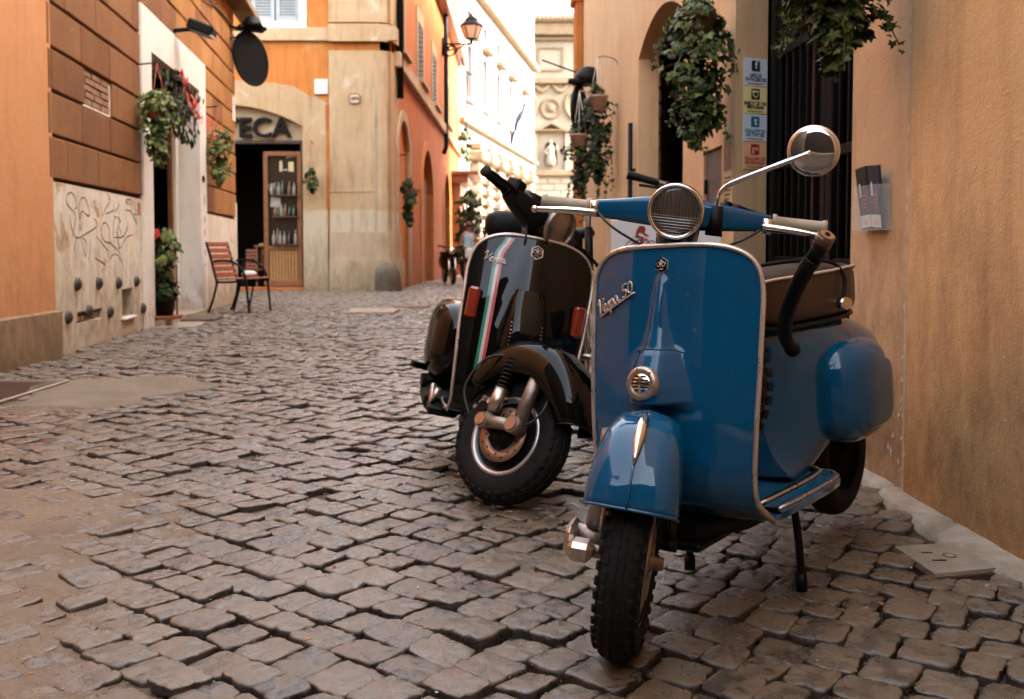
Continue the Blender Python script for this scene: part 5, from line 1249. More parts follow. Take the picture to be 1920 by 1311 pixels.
blue_cfg = dict(blue=True, wy=.018, rexp=3.4, paint=M_blue, W=.208, zt=.820, zm=.675, rake=24, steer=25, ex=3.7, sweep=.060,
    prof=((.28, .36, .45, .55, .65, .75, .85), (-.170, -.165, -.170, -.183, -.198, -.214, -.236)),
    rz=(.385, .467, .479, .492, .522, .557, .592, .604, .645, .71, .750, .762), ra=(.0, .004, .030, .072, .074, .064, .046, .034, .023, .015, .008, 0), rs=(.06, .06, .060, .060, .056, .050, .040, .031, .0215, .0145, .0095, .007),
    wz=(.3, .36, .45, .55, .70), ww=(.190, .194, .199, .204, .208), bottom=((-.172, .305, .190, .060), (-.186, .275, .189, .056), (-.212, .248, .187, .048), (-.25, .228, .186, .036), (-.30, .215, .185, .022), (-.345, .214, .184, .01), (-.375, .219, .184, .0)),
    tk=5, tr=.0078, floor=((-.36, .182), (-.42, .186), (-.52, .191), (-.64, .193), (-.71, .188), (-.74, .165), (-.755, .09)),
    body=[(-.575, .428, .185, .050, 3, .11), (-.60, .424, .195, .074, 3, .10), (-.65, .422, .202, .094, 3, .08), (-.72, .42, .206, .112, 3, .055), (-.82, .426, .197, .128, 3.0, .025), (-.95, .440, .176, .140, 2.8, 0), (-1.10, .455, .145, .142, 2.6, 0), (-1.25, .458, .112, .125, 2.4, 0), (-1.36, .45, .085, .095, 2.3, 0), (-1.42, .445, .045, .05, 2, 0)],
    cowls=[((-.975, .114, .405), (.172, .098, .136), .60, .74, 'side_cowl'), ((-1.0, -.14, .43), (.20, .10, .14), .5, .66, 'engine_cowl')], plate=True,
    seat=[(-.50, .675, .020, .035, 3, 0), (-.52, .672, .048, .070, 3.5, 0), (-.58, .67, .064, .095, 5, 0), (-.72, .670, .068, .112, 5.5, 0), (-.88, .672, .070, .126, 5.5, 0), (-1.02, .675, .072, .128, 5.5, 0), (-1.085, .675, .068, .118, 5, 0), (-1.115, .672, .05, .085, 4, 0), (-1.125, .67, .02, .05, 3, 0)],
    seatm=M_leather, pipem=M_pipe, R=.2, tw=.085, wb=1.18, rimm=M_alu,
    guard=((-.205, .345, .072, .075), (-.165, .420, .076, .11), (-.10, .472, .079, .135), (-.02, .496, .081, .150), (.065, .489, .084, .150), (.128, .452, .087, .135), (.164, .405, .090, .12), (.182, .358, .091, .11)),
    H=(-.335, 0, .895), lx=.108, lr=.055, ltilt=4, lensm=M_lens, rimlm=M_chrome,
    arm=((.03, .03, -.005, .036, .040), (.075, .03, -.005, .032, .034), (.125, .022, -.006, .026, .027), (.185, .012, -.006, .020, .021), (.200, .010, -.006, .017, .018)),
    gl=.118, gripm=M_cgrip, gr=.0145, post=post_blue)
BLUE_LOC = (.2403, 2.0194, 0); BLUE_ROT = (radians(2.83), radians(1.65), radians(-127.74)); 
blue = scooter(blue_cfg, 'blue_scooter', 'glossy blue vintage scooter parked nearest, brown seat and round mirror', BLUE_LOC, BLUE_ROT, 1.0215)

# ---- black scooter
def post_black(root, S, surf, hl, G2, BODY):
    hexbadge(root, surf, .838, .024)
    script(root, surf, ['V', 'e', 's', 'p', 'a'], (-.185, .775), (-.055, .775))
    for nm, y0, cc in (('green_stripe', -.140, (.0, .16, .085)), ('white_stripe', -.1295, (.55, .47, .42)), ('red_stripe', -.119, (.45, .045, .035))):
        rows = []
        for z in np.linspace(.872, .40, 40):
            w = .0052; zz = float(z); yo = y0 + .03 * sstep(.80, .88, zz) + .0
            rows.append([(surf(yo - w, zz) + .0022, yo - w, zz), (surf(yo + w, zz) + .0022, yo + w, zz)])
        mb = MB(); mb.grid(rows, flip=True); mb.build(nm, simple(nm + '_paint', cc, .35, coat=.8), root)
    # horn cover with ribbed grille
    mb = MB(); rows = []
    for z, a, b in ((.70, .006, .045), (.665, .020, .055), (.62, .032, .062), (.57, .042, .068), (.52, .048, .072), (.49, .042, .072)):
        rows.append([(surf(0, z) - .012 + (a + .014) * max(0, 1 - abs(t) ** 4) ** .6, b * t * 1.1, z) for t in np.linspace(-1, 1, 25)])
    mb.grid(rows, flip=True); mb.build('horn_cover', BODY, root)
    for k in range(7):
        z = .585 - k * .0125; a = interp(z, (.49, .52, .57, .62), (.042, .048, .042, .032)); m2 = MB(); m2.tube([(surf(0, z) - .008 + a, y, z) for y in (-.055, 0, .055)], .0024, 6); m2.build('grille_rib', M_trim, root)
    for s in (-1, 1):
        z = .625; y = s * .188
        mb = MB(); mb.box((0, 0, 0), (.034, .042, .110), .008, rot=Matrix.Rotation(s * .35, 3, 'Z')); mb.xform(at(surf(y, z) + .008, y, z)); mb.build('turn_indicator', M_ambr, root)
    # rear frame, kick lever, side rail, exhaust
    mb = MB(); mb.tube(smooth_path([(-1.05, -.22, .30), (-.98, -.29, .31), (-.96, -.325, .315)], 4), .014, 8); mb.tube([(-1.02, -.15, .26), (-1.0, -.27, .25)], .03, 10); mb.box((-.95, -.18, .20), (.5, .16, .10), .03); mb.box((-.62, -.2, .19), (.16, .10, .03), .006); mb.build('engine_case', M_black, root)
    mb = MB(); mb.tube([(-.70, -.235, .27), (-.64, -.235, .20), (-.62, -.22, .27)], .012, 8); mb.build('footrest', M_alu, root)
    mb = MB(); mb.tube(smooth_path([(-1.12, -.24, .55), (-1.16, -.26, .5), (-1.14, -.26, .42)], 5), .011, 8); mb.build('cowl_bar', M_chrome, root)
    mb = MB(); mb.tube(smooth_path([(-.56, .10, .19), (-.60, .20, .10), (-.58, .285, -.035)], 5), .012, 8); mb.build('side_stand', M_black, root)
    # mirror heads and headset lid
    mb = MB(); superell(mb, hl((-.02, 0, .045)), (.09, .14, .035), .8, .8, 14, 24); mb.build('headset_top', BODY, root, S)
    mb = MB(); superell(mb, hl((-.02, 0, .068)), (.045, .075, .018), .8, .8, 10, 20); mb.build('speedometer', M_chrome, root, S)
    mb = MB(); mb.tube(smooth_path([hl((.05, .10, -.05)), hl((.10, .14, -.10)), hl((.13, .10, -.14))], 5), .007, 8); mb.build('brake_lever_cable', M_chrome, root, S)
    mb = MB(); superell(mb, (-.62, -.06, .93), (.07, .11, .06), .7, .7, 12, 20); mb.build('seat_bag', M_grub, root)
    # windings of cables
    mb = MB(); mb.tube(smooth_path([hl((.02, -.08, -.02)), hl((.06, -.07, -.10)), hl((.03, -.02, -.16))], 5), .0055, 6); mb.tube(smooth_path([hl((.02, .09, -.02)), hl((.07, .12, -.10)), hl((.02, .10, -.2))], 5), .0055, 6); mb.build('cable', M_cable, root, S)

black_cfg = dict(blue=False, rexp=2.6, paint=M_blk, W=.226, zt=.888, zm=.72, rake=25, steer=45, ex=3.0, sweep=.055,
    prof=((.28, .36, .45, .55, .65, .75, .89), (-.180, -.178, -.185, -.200, -.216, -.234, -.262)),
    rz=(.40, .48, .56, .66, .76, .85), ra=(.0, .02, .030, .024, .012, .004), rs=(.08, .08, .07, .055, .04, .03),
    wz=(.3, .36, .45, .55, .72), ww=(.200, .205, .212, .220, .226), bottom=((-.185, .31, .2, .05), (-.205, .28, .198, .04), (-.24, .25, .197, .03), (-.29, .236, .196, .02), (-.35, .231, .195, .01), (-.385, .233, .195, 0)),
    tk=5, tr=.0085, floor=((-.36, .195), (-.45, .200), (-.56, .202), (-.66, .2), (-.70, .19), (-.73, .16), (-.75, .09)),
    body=[(-.62, .47, .20, .06, 3, .08), (-.66, .465, .22, .09, 3, .06), (-.75, .465, .24, .12, 3, .03), (-.9, .48, .23, .15, 3.2, 0), (-1.1, .51, .2, .165, 3, 0), (-1.3, .53, .15, .15, 2.6, 0), (-1.45, .53, .1, .1, 2.4, 0), (-1.52, .52, .04, .05, 2, 0)],
    cowls=[((-1.02, -.168, .44), (.29, .115, .17), .62, .8, 'side_cowl'), ((-1.02, .168, .44), (.30, .115, .17), .55, .75, 'side_cowl')],
    seat=[(-.52, .76, .02, .06, 3, 0), (-.54, .76, .045, .10, 3.5, 0), (-.62, .76, .055, .13, 4, 0), (-.8, .765, .058, .145, 4, 0), (-1.1, .775, .06, .15, 4, 0), (-1.3, .78, .055, .14, 4, 0), (-1.36, .775, .03, .09, 3, 0)],
    seatm=M_grub, pipem=M_grub, R=.215, tw=.100, wb=1.26, rimm=M_black,
    guard=((-.25, .345, .075, .08), (-.208, .438, .09, .11), (-.13, .512, .102, .13), (-.02, .548, .110, .135), (.085, .540, .112, .13), (.17, .488, .108, .12), (.228, .41, .094, .10), (.252, .345, .07, .08)),
    H=(-.36, 0, .950), lx=.115, lr=.066, ltilt=6, lensm=M_lens2, rimlm=M_cast,
    arm=((.02, .03, .0, .052, .055), (.08, .03, .0, .046, .048), (.15, .02, .004, .036, .036), (.205, .012, .01, .026, .026), (.215, .01, .012, .02, .02)),
    gl=.135, gripm=M_grub, gr=.0165, post=post_black)
black = scooter(black_cfg, 'black_scooter', 'black scooter with an Italian tricolour stripe standing behind the blue one', (-.045, 3.2, 0), (radians(-11.5), radians(-1.5), radians(-83)), 1.0)
# ------------------------------------------------------------------ plants
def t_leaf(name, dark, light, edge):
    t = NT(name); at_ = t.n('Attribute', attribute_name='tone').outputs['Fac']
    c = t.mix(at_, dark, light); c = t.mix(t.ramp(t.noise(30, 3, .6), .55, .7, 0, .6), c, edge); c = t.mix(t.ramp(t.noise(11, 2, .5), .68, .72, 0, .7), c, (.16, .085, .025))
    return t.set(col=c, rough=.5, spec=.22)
M_leaf = t_leaf('ivy_leaf', (.008, .016, .004), (.09, .115, .022), (.30, .30, .11))
M_leafd = t_leaf('dark_leaf', (.006, .012, .004), (.045, .068, .016), (.09, .11, .03))
M_leafp = t_leaf('pale_leaf', (.022, .040, .009), (.20, .235, .065), (.40, .40, .20))
M_stem = simple('plant_stem', (.10, .075, .03), .7)
M_pink = simple('pale_pink_pot', (.46, .27, .20), .6, c2=(.38, .2, .14), scale=12)
M_terrap = simple('terracotta_pot', (.36, .13, .065), .75, c2=(.28, .1, .05), scale=12)
M_red = simple('red_petal', (.55, .025, .02), .55)
M_redc = simple('red_cord', (.45, .10, .05), .6)
M_whitef = simple('white_petal', (.70, .66, .58), .6)
IVY = [(0, -.12), (.20, -.34), (.52, -.30), (.40, -.02), (.60, .22), (.26, .30), (0, .72), (-.26, .30), (-.60, .22), (-.40, -.02), (-.52, -.30), (-.20, -.34)]
OVAL = [(0, -.5), (.26, -.30), (.34, .05), (.22, .38), (0, .66), (-.22, .38), (-.34, .05), (-.26, -.30)]
def leaf_verts(shape, s, M, bend=.25):
    vs = [M @ Vector((0, 0, .06 * s))]
    for x, y in shape: vs.append(M @ Vector((x * s, y * s, -bend * s * (x * x + y * y) * .8)))
    n = len(shape); return vs, [(0, 1 + i, 1 + (i + 1) % n) for i in range(n)]
def leaf_M(p, out, rg):
    """orient a leaf: normal between outward and up, tip hanging down"""
    nrm = (out * rg.uniform(.5, 1) + Vector((0, 0, rg.uniform(.1, .9))) + Vector(rg.normal(0, .33, 3))).normalized()
    tip = Vector((out.x * .4, out.y * .4, -1)) + Vector(rg.normal(0, .45, 3)); tip = (tip - nrm * tip.dot(nrm)).normalized(); side = tip.cross(nrm)
    R_ = Matrix((side, tip, nrm)).transposed().to_4x4(); return Matrix.Translation(p) @ R_
def foliage(root, prof, n, size, m, seed, shape=IVY, squash=1., single=0, name='foliage', inner=True):
    """prof: list of (z, radius, x, y) down the plant; leaves gather in drooping clumps"""
    rg = np.random.RandomState(seed); zs = [p[0] for p in prof][::-1]; rs = [p[1] for p in prof][::-1]; xs_ = [p[2] for p in prof][::-1]; ys_ = [p[3] for p in prof][::-1]
    clumps = []
    for i in range(max(8, n // 9)):
        z = rg.uniform(zs[0], zs[-1]); a = rg.uniform(0, 2 * pi); clumps.append((z, a, rg.uniform(.55, 1.12)))
    mb = MB(); tones = []; ind = []
    for i in range(n):
        cz, ca, cr = clumps[rg.randint(len(clumps))]; z = cz + rg.normal(0, .035); a = ca + rg.normal(0, .35); r = interp(z, zs, rs) * cr * rg.uniform(.75, 1.06)
        z = min(max(z, zs[0] - .02), zs[-1] + .02)
        out = Vector((cos(a), sin(a) * squash, 0)); p = Vector((interp(z, zs, xs_) + r * cos(a), interp(z, zs, ys_) + r * sin(a) * squash, z + rg.normal(0, .01)))
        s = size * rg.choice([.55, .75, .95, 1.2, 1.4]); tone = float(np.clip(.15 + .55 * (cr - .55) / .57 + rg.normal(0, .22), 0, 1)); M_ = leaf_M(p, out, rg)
        if i < single: ind.append((s, M_, tone)); continue
        vs, fs = leaf_verts(shape, s, M_); mb.add(vs, fs, False); tones += [tone] * len(vs)
    if inner:                                                   # leaves inside the plant, shade put into their dark tone
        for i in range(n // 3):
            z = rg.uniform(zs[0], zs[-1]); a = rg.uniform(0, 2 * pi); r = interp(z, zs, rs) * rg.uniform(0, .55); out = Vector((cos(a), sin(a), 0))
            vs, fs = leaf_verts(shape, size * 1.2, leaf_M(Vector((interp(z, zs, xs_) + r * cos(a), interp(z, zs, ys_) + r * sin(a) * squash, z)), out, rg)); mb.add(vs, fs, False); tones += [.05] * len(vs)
    if mb.v:
        mb.tone = tones; o = mb.build(name, m, root); o['kind'] = 'stuff'
    if ind:
        protos = []
        for k in range(5):
            vs, fs = leaf_verts(shape, 1., Matrix.Identity(4), .15 + .1 * k); q = MB(); q.add(vs, fs, False); q.tone = [.1 + .2 * k] * len(vs)
            me = bpy.data.meshes.new('leaf'); me.from_pydata(q.v, [], q.f); me.materials.append(m); at_ = me.attributes.new('tone', 'FLOAT', 'POINT'); at_.data.foreach_set('value', q.tone); protos.append(me)
        for s, M_, tone in ind:
            o = link('leaf', protos[min(4, int(tone * 5))], root); o.matrix_local = M_ @ Matrix.Scale(s, 4)
def strands(root, tips, m, seed, size, shape=IVY):
    rg = np.random.RandomState(seed); mb = MB(); st = MB(); tones = []
    for (x0, y0, z0, x1, y1, z1) in tips:
        pts = smooth_path([(x0, y0, z0), ((x0 + x1) / 2 + rg.normal(0, .02), (y0 + y1) / 2, (z0 + z1) / 2 + .03), (x1, y1, z1)], 8); st.tube(pts, .0025, 5)
        for p in pts[2:]:
            for q in range(2):
                vs, fs = leaf_verts(shape, size * rg.uniform(.5, 1.1), leaf_M(p + Vector(rg.normal(0, .012, 3)), Vector((rg.normal(), rg.normal(), 0)).normalized(), rg)); mb.add(vs, fs); tones += [float(rg.uniform(.1, .8))] * len(vs)
    mb.tone = tones; o = mb.build('trailing_leaves', m, root); o['kind'] = 'stuff'; st.build('trailing_stem', M_stem, root)
def pot(root, z, r, h, m, x=0, y=0):
    mb = MB(); mb.lathe([(0, z), (r * .72, z), (r * .95, z + h * .85), (r * 1.05, z + h * .86), (r * 1.05, z + h), (r * .9, z + h), (r * .85, z + h * .8), (0, z + h * .8)], 20, at(x, y, 0)); mb.build('pot', m, root)
def cords(root, z0, z1, r, m, n=3, x=0, y=0):
    for k in range(n):
        a = 2 * pi * k / n + .4; mb = MB(); mb.tube([(x + r * cos(a), y + r * sin(a), z0), (x, y, z1)], .004, 5); mb.build('cord', m, root)

# big ivy by the arch and the near one over the gate: their leaves are told apart
HG = 'hanging ivy baskets'
iv = thing('hanging_ivy', 'long hanging basket of dense ivy in front of the dark arch on the right', 'hanging plant', (1.03, 5.62, 0), group=HG)
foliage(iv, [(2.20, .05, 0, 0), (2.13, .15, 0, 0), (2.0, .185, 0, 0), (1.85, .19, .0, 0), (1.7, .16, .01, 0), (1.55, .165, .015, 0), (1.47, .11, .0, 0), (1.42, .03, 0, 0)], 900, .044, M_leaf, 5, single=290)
pot(iv, 1.98, .11, .14, M_terrap); cords(iv, 2.1, 2.62, .1, M_stem)
strands(iv, [(.1, 0, 1.8, .17, -.05, 1.42), (-.1, -.05, 1.75, -.16, -.05, 1.5), (-.14, 0, 2.05, -.24, -.02, 1.82), (.0, -.1, 1.6, .03, -.12, 1.33), (.12, 0, 2.1, .21, 0, 1.9)], M_leaf, 61, .036)
mb = MB(); mb.tube(smooth_path([(.24, 0, 2.45), (.1, 0, 2.66), (0, 0, 2.62)], 5), .007, 6); mb.build('wall_hook', M_black, iv)
iv = thing('hanging_ivy', 'lush variegated ivy hanging over the black gate at the top right', 'hanging plant', (1.075, 3.36, 0), group=HG)
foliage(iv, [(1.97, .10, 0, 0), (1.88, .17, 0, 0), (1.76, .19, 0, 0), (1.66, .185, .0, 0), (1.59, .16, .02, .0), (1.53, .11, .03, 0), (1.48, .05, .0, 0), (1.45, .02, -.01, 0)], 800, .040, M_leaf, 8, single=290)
pot(iv, 1.70, .13, .14, M_terrap); cords(iv, 1.84, 2.5, .12, M_stem)
strands(iv, [(.1, -.05, 1.62, .2, -.05, 1.5), (-.12, -.05, 1.6, -.2, -.06, 1.47), (-.02, -.1, 1.58, .0, -.1, 1.43)], M_leaf, 62, .034)
mb = MB(); mb.tube(smooth_path([(.27, 0, 2.4), (.1, 0, 2.56), (0, 0, 2.5)], 5), .007, 6); mb.build('wall_hook', M_black, iv)
iv = thing('hanging_ivy', 'trailing ivy in a pale pink pot on a wire bracket, far right wall', 'hanging plant', (.86, 10.1, 0), group=HG)
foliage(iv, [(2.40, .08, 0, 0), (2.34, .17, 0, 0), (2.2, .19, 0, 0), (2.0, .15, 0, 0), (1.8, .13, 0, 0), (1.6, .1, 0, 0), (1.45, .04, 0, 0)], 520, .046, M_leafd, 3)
pot(iv, 2.16, .095, .15, M_pink, 0, -.12); cords(iv, 2.3, 2.72, .09, M_whitef)
strands(iv, [(-.1, 0, 1.7, -.12, 0, 1.25), (.05, 0, 1.7, .06, 0, 1.2), (.12, 0, 2.1, .15, 0, 1.4), (.1, 0, 1.8, .0, 0, 1.32), (-.05, 0, 1.6, -.3, 0, 1.18)], M_leafd, 4, .04)
mb = MB(); mb.tube(smooth_path([(.21, 0, 2.42), (.2, 0, 2.66), (.08, 0, 2.72), (0, 0, 2.71)], 5), .008, 6); mb.build('wire_bracket', M_cast, iv)
iv = thing('hanging_ivy', 'smaller trailing ivy hanging beside the far house corner', 'hanging plant', (.78, 11.6, 0), group=HG)
foliage(iv, [(2.25, .07, 0, 0), (2.17, .17, 0, 0), (2.0, .2, 0, 0), (1.8, .17, 0, 0), (1.6, .13, 0, 0), (1.45, .05, 0, 0)], 380, .05, M_leafd, 13)
pot(iv, 1.95, .10, .14, M_pink, -.02, -.12); cords(iv, 2.1, 2.6, .09, M_whitef)
mb = MB(); mb.tube([(.3, 0, 2.58), (0, 0, 2.6)], .008, 6); mb.build('wire_bracket', M_cast, iv)
strands(iv, [(-.1, 0, 1.6, -.16, 0, 1.15), (.0, 0, 1.6, .05, 0, 1.1)], M_leafd, 9, .045)
# left side baskets
iv = thing('hanging_basket', 'pale green trailing plant on red cords before the white door frame', 'hanging plant', (-3.52, 9.95, 0), group=HG)
foliage(iv, [(2.35, .08, 0, 0), (2.28, .2, 0, 0), (2.15, .22, 0, 0), (2.0, .19, 0, 0), (1.85, .15, .01, 0), (1.72, .09, .02, 0), (1.64, .03, .02, 0)], 420, .055, M_leafp, 21)
pot(iv, 2.08, .12, .15, M_terrap); cords(iv, 2.2, 2.62, .1, M_redc)
mb = MB(); mb.tube([(-.33, .0, 2.6), (0, 0, 2.63)], .008, 6); mb.build('wire_bracket', M_black, iv)
iv = thing('hanging_basket', 'green trailing plant hanging on the brown wall right of the doorway', 'hanging plant', (-4.02, 13.7, 0), group=HG)
foliage(iv, [(2.36, .08, 0, 0), (2.3, .19, 0, 0), (2.15, .21, 0, 0), (1.95, .18, 0, 0), (1.78, .12, .02, 0), (1.66, .03, .02, 0)], 360, .055, M_leafp, 22)
pot(iv, 2.1, .12, .15, M_terrap); cords(iv, 2.25, 2.7, .1, M_redc); mb = MB(); mb.tube([(-.32, 0, 2.68), (0, 0, 2.71)], .008, 6); mb.build('wire_bracket', M_black, iv)
iv = thing('hanging_basket', 'small green plant hanging on the cream pillar of the wine shop', 'hanging plant', (-4.45, 22.1, 0), group=HG)
foliage(iv, [(2.45, .06, 0, 0), (2.38, .18, 0, 0), (2.22, .17, 0, 0), (2.05, .12, .03, 0), (1.95, .04, .05, 0)], 170, .08, M_leaf, 23)
pot(iv, 2.15, .10, .16, M_terrap); cords(iv, 2.3, 2.75, .08, M_stem); mb = MB(); mb.tube(smooth_path([(0, .26, 3.05), (-.02, .1, 3.1), (0, 0, 2.76)], 5), .012, 6); mb.build('wall_hook', M_terrap, iv)
iv = thing('hanging_basket', 'dark green plant hanging in the first arch of the terracotta house', 'hanging plant', (-2.43, 23.4, 0), group=HG)
foliage(iv, [(2.3, .08, 0, 0), (2.15, .2, 0, 0), (1.9, .22, 0, 0), (1.65, .18, 0, 0), (1.4, .1, .02, 0), (1.25, .04, .02, 0)], 260, .09, M_leafd, 24)
pot(iv, 1.95, .12, .16, M_terrap); cords(iv, 2.1, 2.9, .1, M_stem); mb = MB(); mb.tube([(-.25, 0, 2.88), (0, 0, 2.91)], .012, 6); mb.build('wall_hook', M_black, iv)
# flowers hung in the head of the doorway
gl = thing('flower_garland', 'dark leafy garland with red flowers hanging in the top of the doorway', 'garland', (-3.97, 11.8, 0))
foliage(gl, [(2.82, .25, 0, 0), (2.7, .5, 0, 0), (2.45, .52, 0, .05), (2.25, .46, 0, .2), (2.08, .2, .0, .45)], 520, .07, M_leafd, 31, shape=OVAL, squash=2.2)
gl.scale = (.42, 1, 1); gl.rotation_euler = (0, 0, .127)
mb = MB(); rg = np.random.RandomState(2)
for (dy, z) in ((-.75, 2.62), (-.45, 2.5), (-.3, 2.42), (-.05, 2.42), (.1, 2.36), (.85, 2.33), (.95, 2.2), (-.9, 2.72), (.3, 2.34)):
    for k in range(6): vs, fs = leaf_verts(OVAL, .085, leaf_M(Vector((.62 + rg.normal(0, .06), dy + rg.normal(0, .035), z + rg.normal(0, .035))), Vector((1, -.4, 0)), rg)); mb.add(vs, fs)
mb.build('red_flowers', M_red, gl)['kind'] = 'stuff'
pt = thing('potted_plant', 'potted bush with one red flower standing in the white doorway', 'potted plant', (-3.72, 10.62, .03)); pt.scale = (.86, .86, .94)
pot(pt, .02, .14, .22, M_black)
mb = MB(); mb.lathe([(0, .01), (.2, .01), (.23, .05), (.2, .05), (0, .03)], 24); mb.build('saucer', M_terrap, pt)
mb = MB(); mb.tube([(0, 0, .2), (.01, 0, .6), (0, 0, .95)], .014, 6); mb.tube([(0, .0, .5), (.08, .05, .85)], .009, 6); mb.build('stem', M_stem, pt)
foliage(pt, [(1.02, .06, .03, 0), (.95, .16, .03, 0), (.82, .2, .03, 0), (.68, .16, .02, 0), (.55, .07, 0, 0)], 210, .075, M_leafp, 41, shape=OVAL)
foliage(pt, [(.52, .06, .0, 0), (.42, .17, .0, 0), (.3, .19, .0, 0), (.22, .12, 0, 0)], 150, .075, M_leafd, 42, shape=OVAL, name='low_foliage')
mb = MB(); rg = np.random.RandomState(4)
for k in range(8): vs, fs = leaf_verts(OVAL, .10, leaf_M(Vector((-.06 + rg.normal(0, .015), -.12, .97 + rg.normal(0, .015))), Vector((.5, -1, 0)), rg)); mb.add(vs, fs)
mb.build('red_flower', M_red, pt)
mb = MB(); mb.tube([(.13, .1, .0), (.13, .1, .62)], .012, 6); mb.tube([(-.15, .1, .0), (-.15, .1, .62)], .012, 6); mb.tube([(.13, .1, .6), (-.15, .1, .6)], .012, 6); mb.build('plant_rack', M_wood, pt)
# bush far down the street
bu = thing('potted_tree', 'round green potted tree beside the brown door hood down the street', 'tree', (-1.72, 39.5, -.5))
pot(bu, 0, .42, .6, M_black); mb = MB(); mb.tube([(0, 0, .5), (.05, 0, 1.4), (-.02, 0, 2.2)], [.09, .07, .05], 8); mb.tube([(0, 0, 1.4), (.3, 0, 2.1)], .04, 6); mb.tube([(0, 0, 1.5), (-.3, .1, 2.2)], .04, 6); mb.build('trunk', M_stem, bu)
foliage(bu, [(3.35, .15, 0, 0), (3.15, .5, 0, 0), (2.8, .62, .1, 0), (2.4, .62, .1, 0), (2.0, .5, 0, 0), (1.5, .5, -.1, 0), (.9, .42, -.1, 0), (.6, .2, -.1, 0)], 900, .17, M_leaf, 51, shape=OVAL, name='crown')
vn = thing('climbing_vine', 'thin green vine climbing the gutter pipe down the street', 'vine', (-2.2, 45.2, 0)); foliage(vn, [(6.2, .1, 0, 0), (5.6, .3, .1, 0), (5.0, .4, .0, 0), (4.4, .3, .1, 0), (3.6, .25, .1, 0)], 160, .2, M_leaf, 52, shape=OVAL, inner=False)
mb = MB(); mb.tube([(.0, 0, -.5), (.05, 0, 3.0), (0, 0, 6.0)], .03, 6); mb.build('stem', M_stem, vn)

# ------------------------------------------------------------------ chair
def chair(name, label, loc, rz, slats=True, grp=None):
    c = thing(name, label, 'chair', loc, rz, grp)
    for s in (-1, 1):
        y = s * .27
        mb = MB(); mb.tube(smooth_path([(.30, y, 0), (.27, y, .28), (.25, y, .44), (.19, y, .58), (.06, y, .665), (-.08, y, .68), (-.21, y, .67)], 6), .016, 10); mb.build('arm', M_black, c)
        mb = MB(); mb.tube(smooth_path([(-.34, y * .9, .92), (-.27, y * .9, .7), (-.20, y * .9, .44), (-.17, y * .9, .38)], 5), .017, 10); mb.build('back_post', M_black, c)
        mb = MB(); mb.tube(smooth_path([(.27, y, .42), (.0, y, .40), (-.19, y, .40)], 4), .015, 8); mb.build('seat_rail', M_black, c)
        mb = MB(); mb.tube(smooth_path([(-.17, y * .95, .42), (-.22, y, .2), (-.30, y, 0)], 4), .016, 8); mb.build('leg', M_black, c)
        mb = MB(); mb.tube([(.12, y * .6, .40), (.02, y * .7, .02)], .013, 8); mb.build('strut', M_black, c)
    for k in range(6):
        t = k / 5; mb = MB(); mb.box((-.335 + .125 * t + .012, 0, .89 - .40 * t), (.018, .50, .062), .006, rot=Matrix.Rotation(-.30, 3, 'Y')); mb.build('back_slat', M_cedar, c)
    for k in range(7):
        t = k / 6; mb = MB(); mb.box((-.17 + .43 * t, 0, .435 + .015 * t), (.058, .52, .018), .006); mb.build('seat_slat', M_cedar, c)
    return c
M_cedar = simple('red_stained_slats', (.30, .075, .028), .5, c2=(.23, .055, .02), scale=14, bump=.15)
zc_ = ground_drop(13.1)
chair('slatted_chair', 'black framed armchair with red brown slats standing against the brown house', (-3.60, 13.15, zc_ + .004), radians(-16), grp='slatted chairs by the wine shop')
chair('slatted_chair', 'second slatted chair half hidden behind the first beside the shop entrance', (-6.0, 23.3, ground_drop(23.3) + .004), radians(-80), grp='slatted chairs by the wine shop')
mb = MB(); superell(mb, (0, 0, 0), (.10, .09, .045), .9, .9, 10, 18); o = mb.build('seat_cushion', M_whitef); o.location = (-3.52, 13.33, zc_ + .50); tag(o, 'small crumpled white cloth lying on the chair seat', 'cloth')

# ------------------------------------------------------------------ lamps and hanging signs
fl_ = thing('floodlight', 'black floodlight with a pale glass over the white door frame', 'floodlight', (-3.62, 11.75, 3.28), .127)
mb = MB(); mb.box((0, 0, .06), (.30, .30, .12), .02, rot=Matrix.Rotation(.35, 3, 'Y')); mb.build('housing', M_black, fl_)
mb = MB(); mb.box((.03, 0, -.005), (.26, .27, .012), .004, rot=Matrix.Rotation(.35, 3, 'Y')); mb.build('glass', simple('floodlight_glass', (.62, .55, .45), .3), fl_)
mb = MB(); mb.tube([(-.1, 0, .06), (-.42, 0, .02)], .025, 8); mb.box((-.43, 0, .02), (.05, .14, .14), .01); mb.build('bracket', M_black, fl_)
mb = MB(); mb.tube(smooth_path([(-.38, .03, .0), (-.33, .05, -.2), (-.36, .02, -.42)], 6), .008, 6); mb.build('cable', M_cable, fl_)
def oval_sign(name, label, loc, rz, w, h, tilt):
    s = thing(name, label, 'hanging sign', loc, rz, 'oval shop signs with lamps')
    n = 28; mb = MB(); mb.prism([(w / 2 * cos(2 * pi * i / n), h / 2 * sin(2 * pi * i / n)) for i in range(n)], -.02, .02); mb.xform(Matrix.Rotation(tilt, 4, 'Y')); b = mb.build('board', M_black, s)
    mb = MB(); mb.tube([Matrix.Rotation(tilt, 4, 'Y') @ Vector((w / 2 * 1.02 * cos(2 * pi * i / n), 0, h / 2 * 1.02 * sin(2 * pi * i / n))) for i in range(n)], .028, 8, closed=True); mb.build('rim', M_black, s)
    mb = MB(); mb.lathe([(.02, .14), (.10, .12), (.16, .02), (.17, -.04), (.15, -.04)], 20, at(0, -.12, h / 2 + .10)); mb.box((0, -.05, h / 2 + .06), (w * .9, .26, .07), .02); mb.build('lamp_hood', M_black, s)
    return s
s_ = oval_sign('hanging_sign', 'dark oval sign under a lamp hood at the end of the brown house', (-4.20, 16.15, 3.80), .5, .50, .82, -.22)
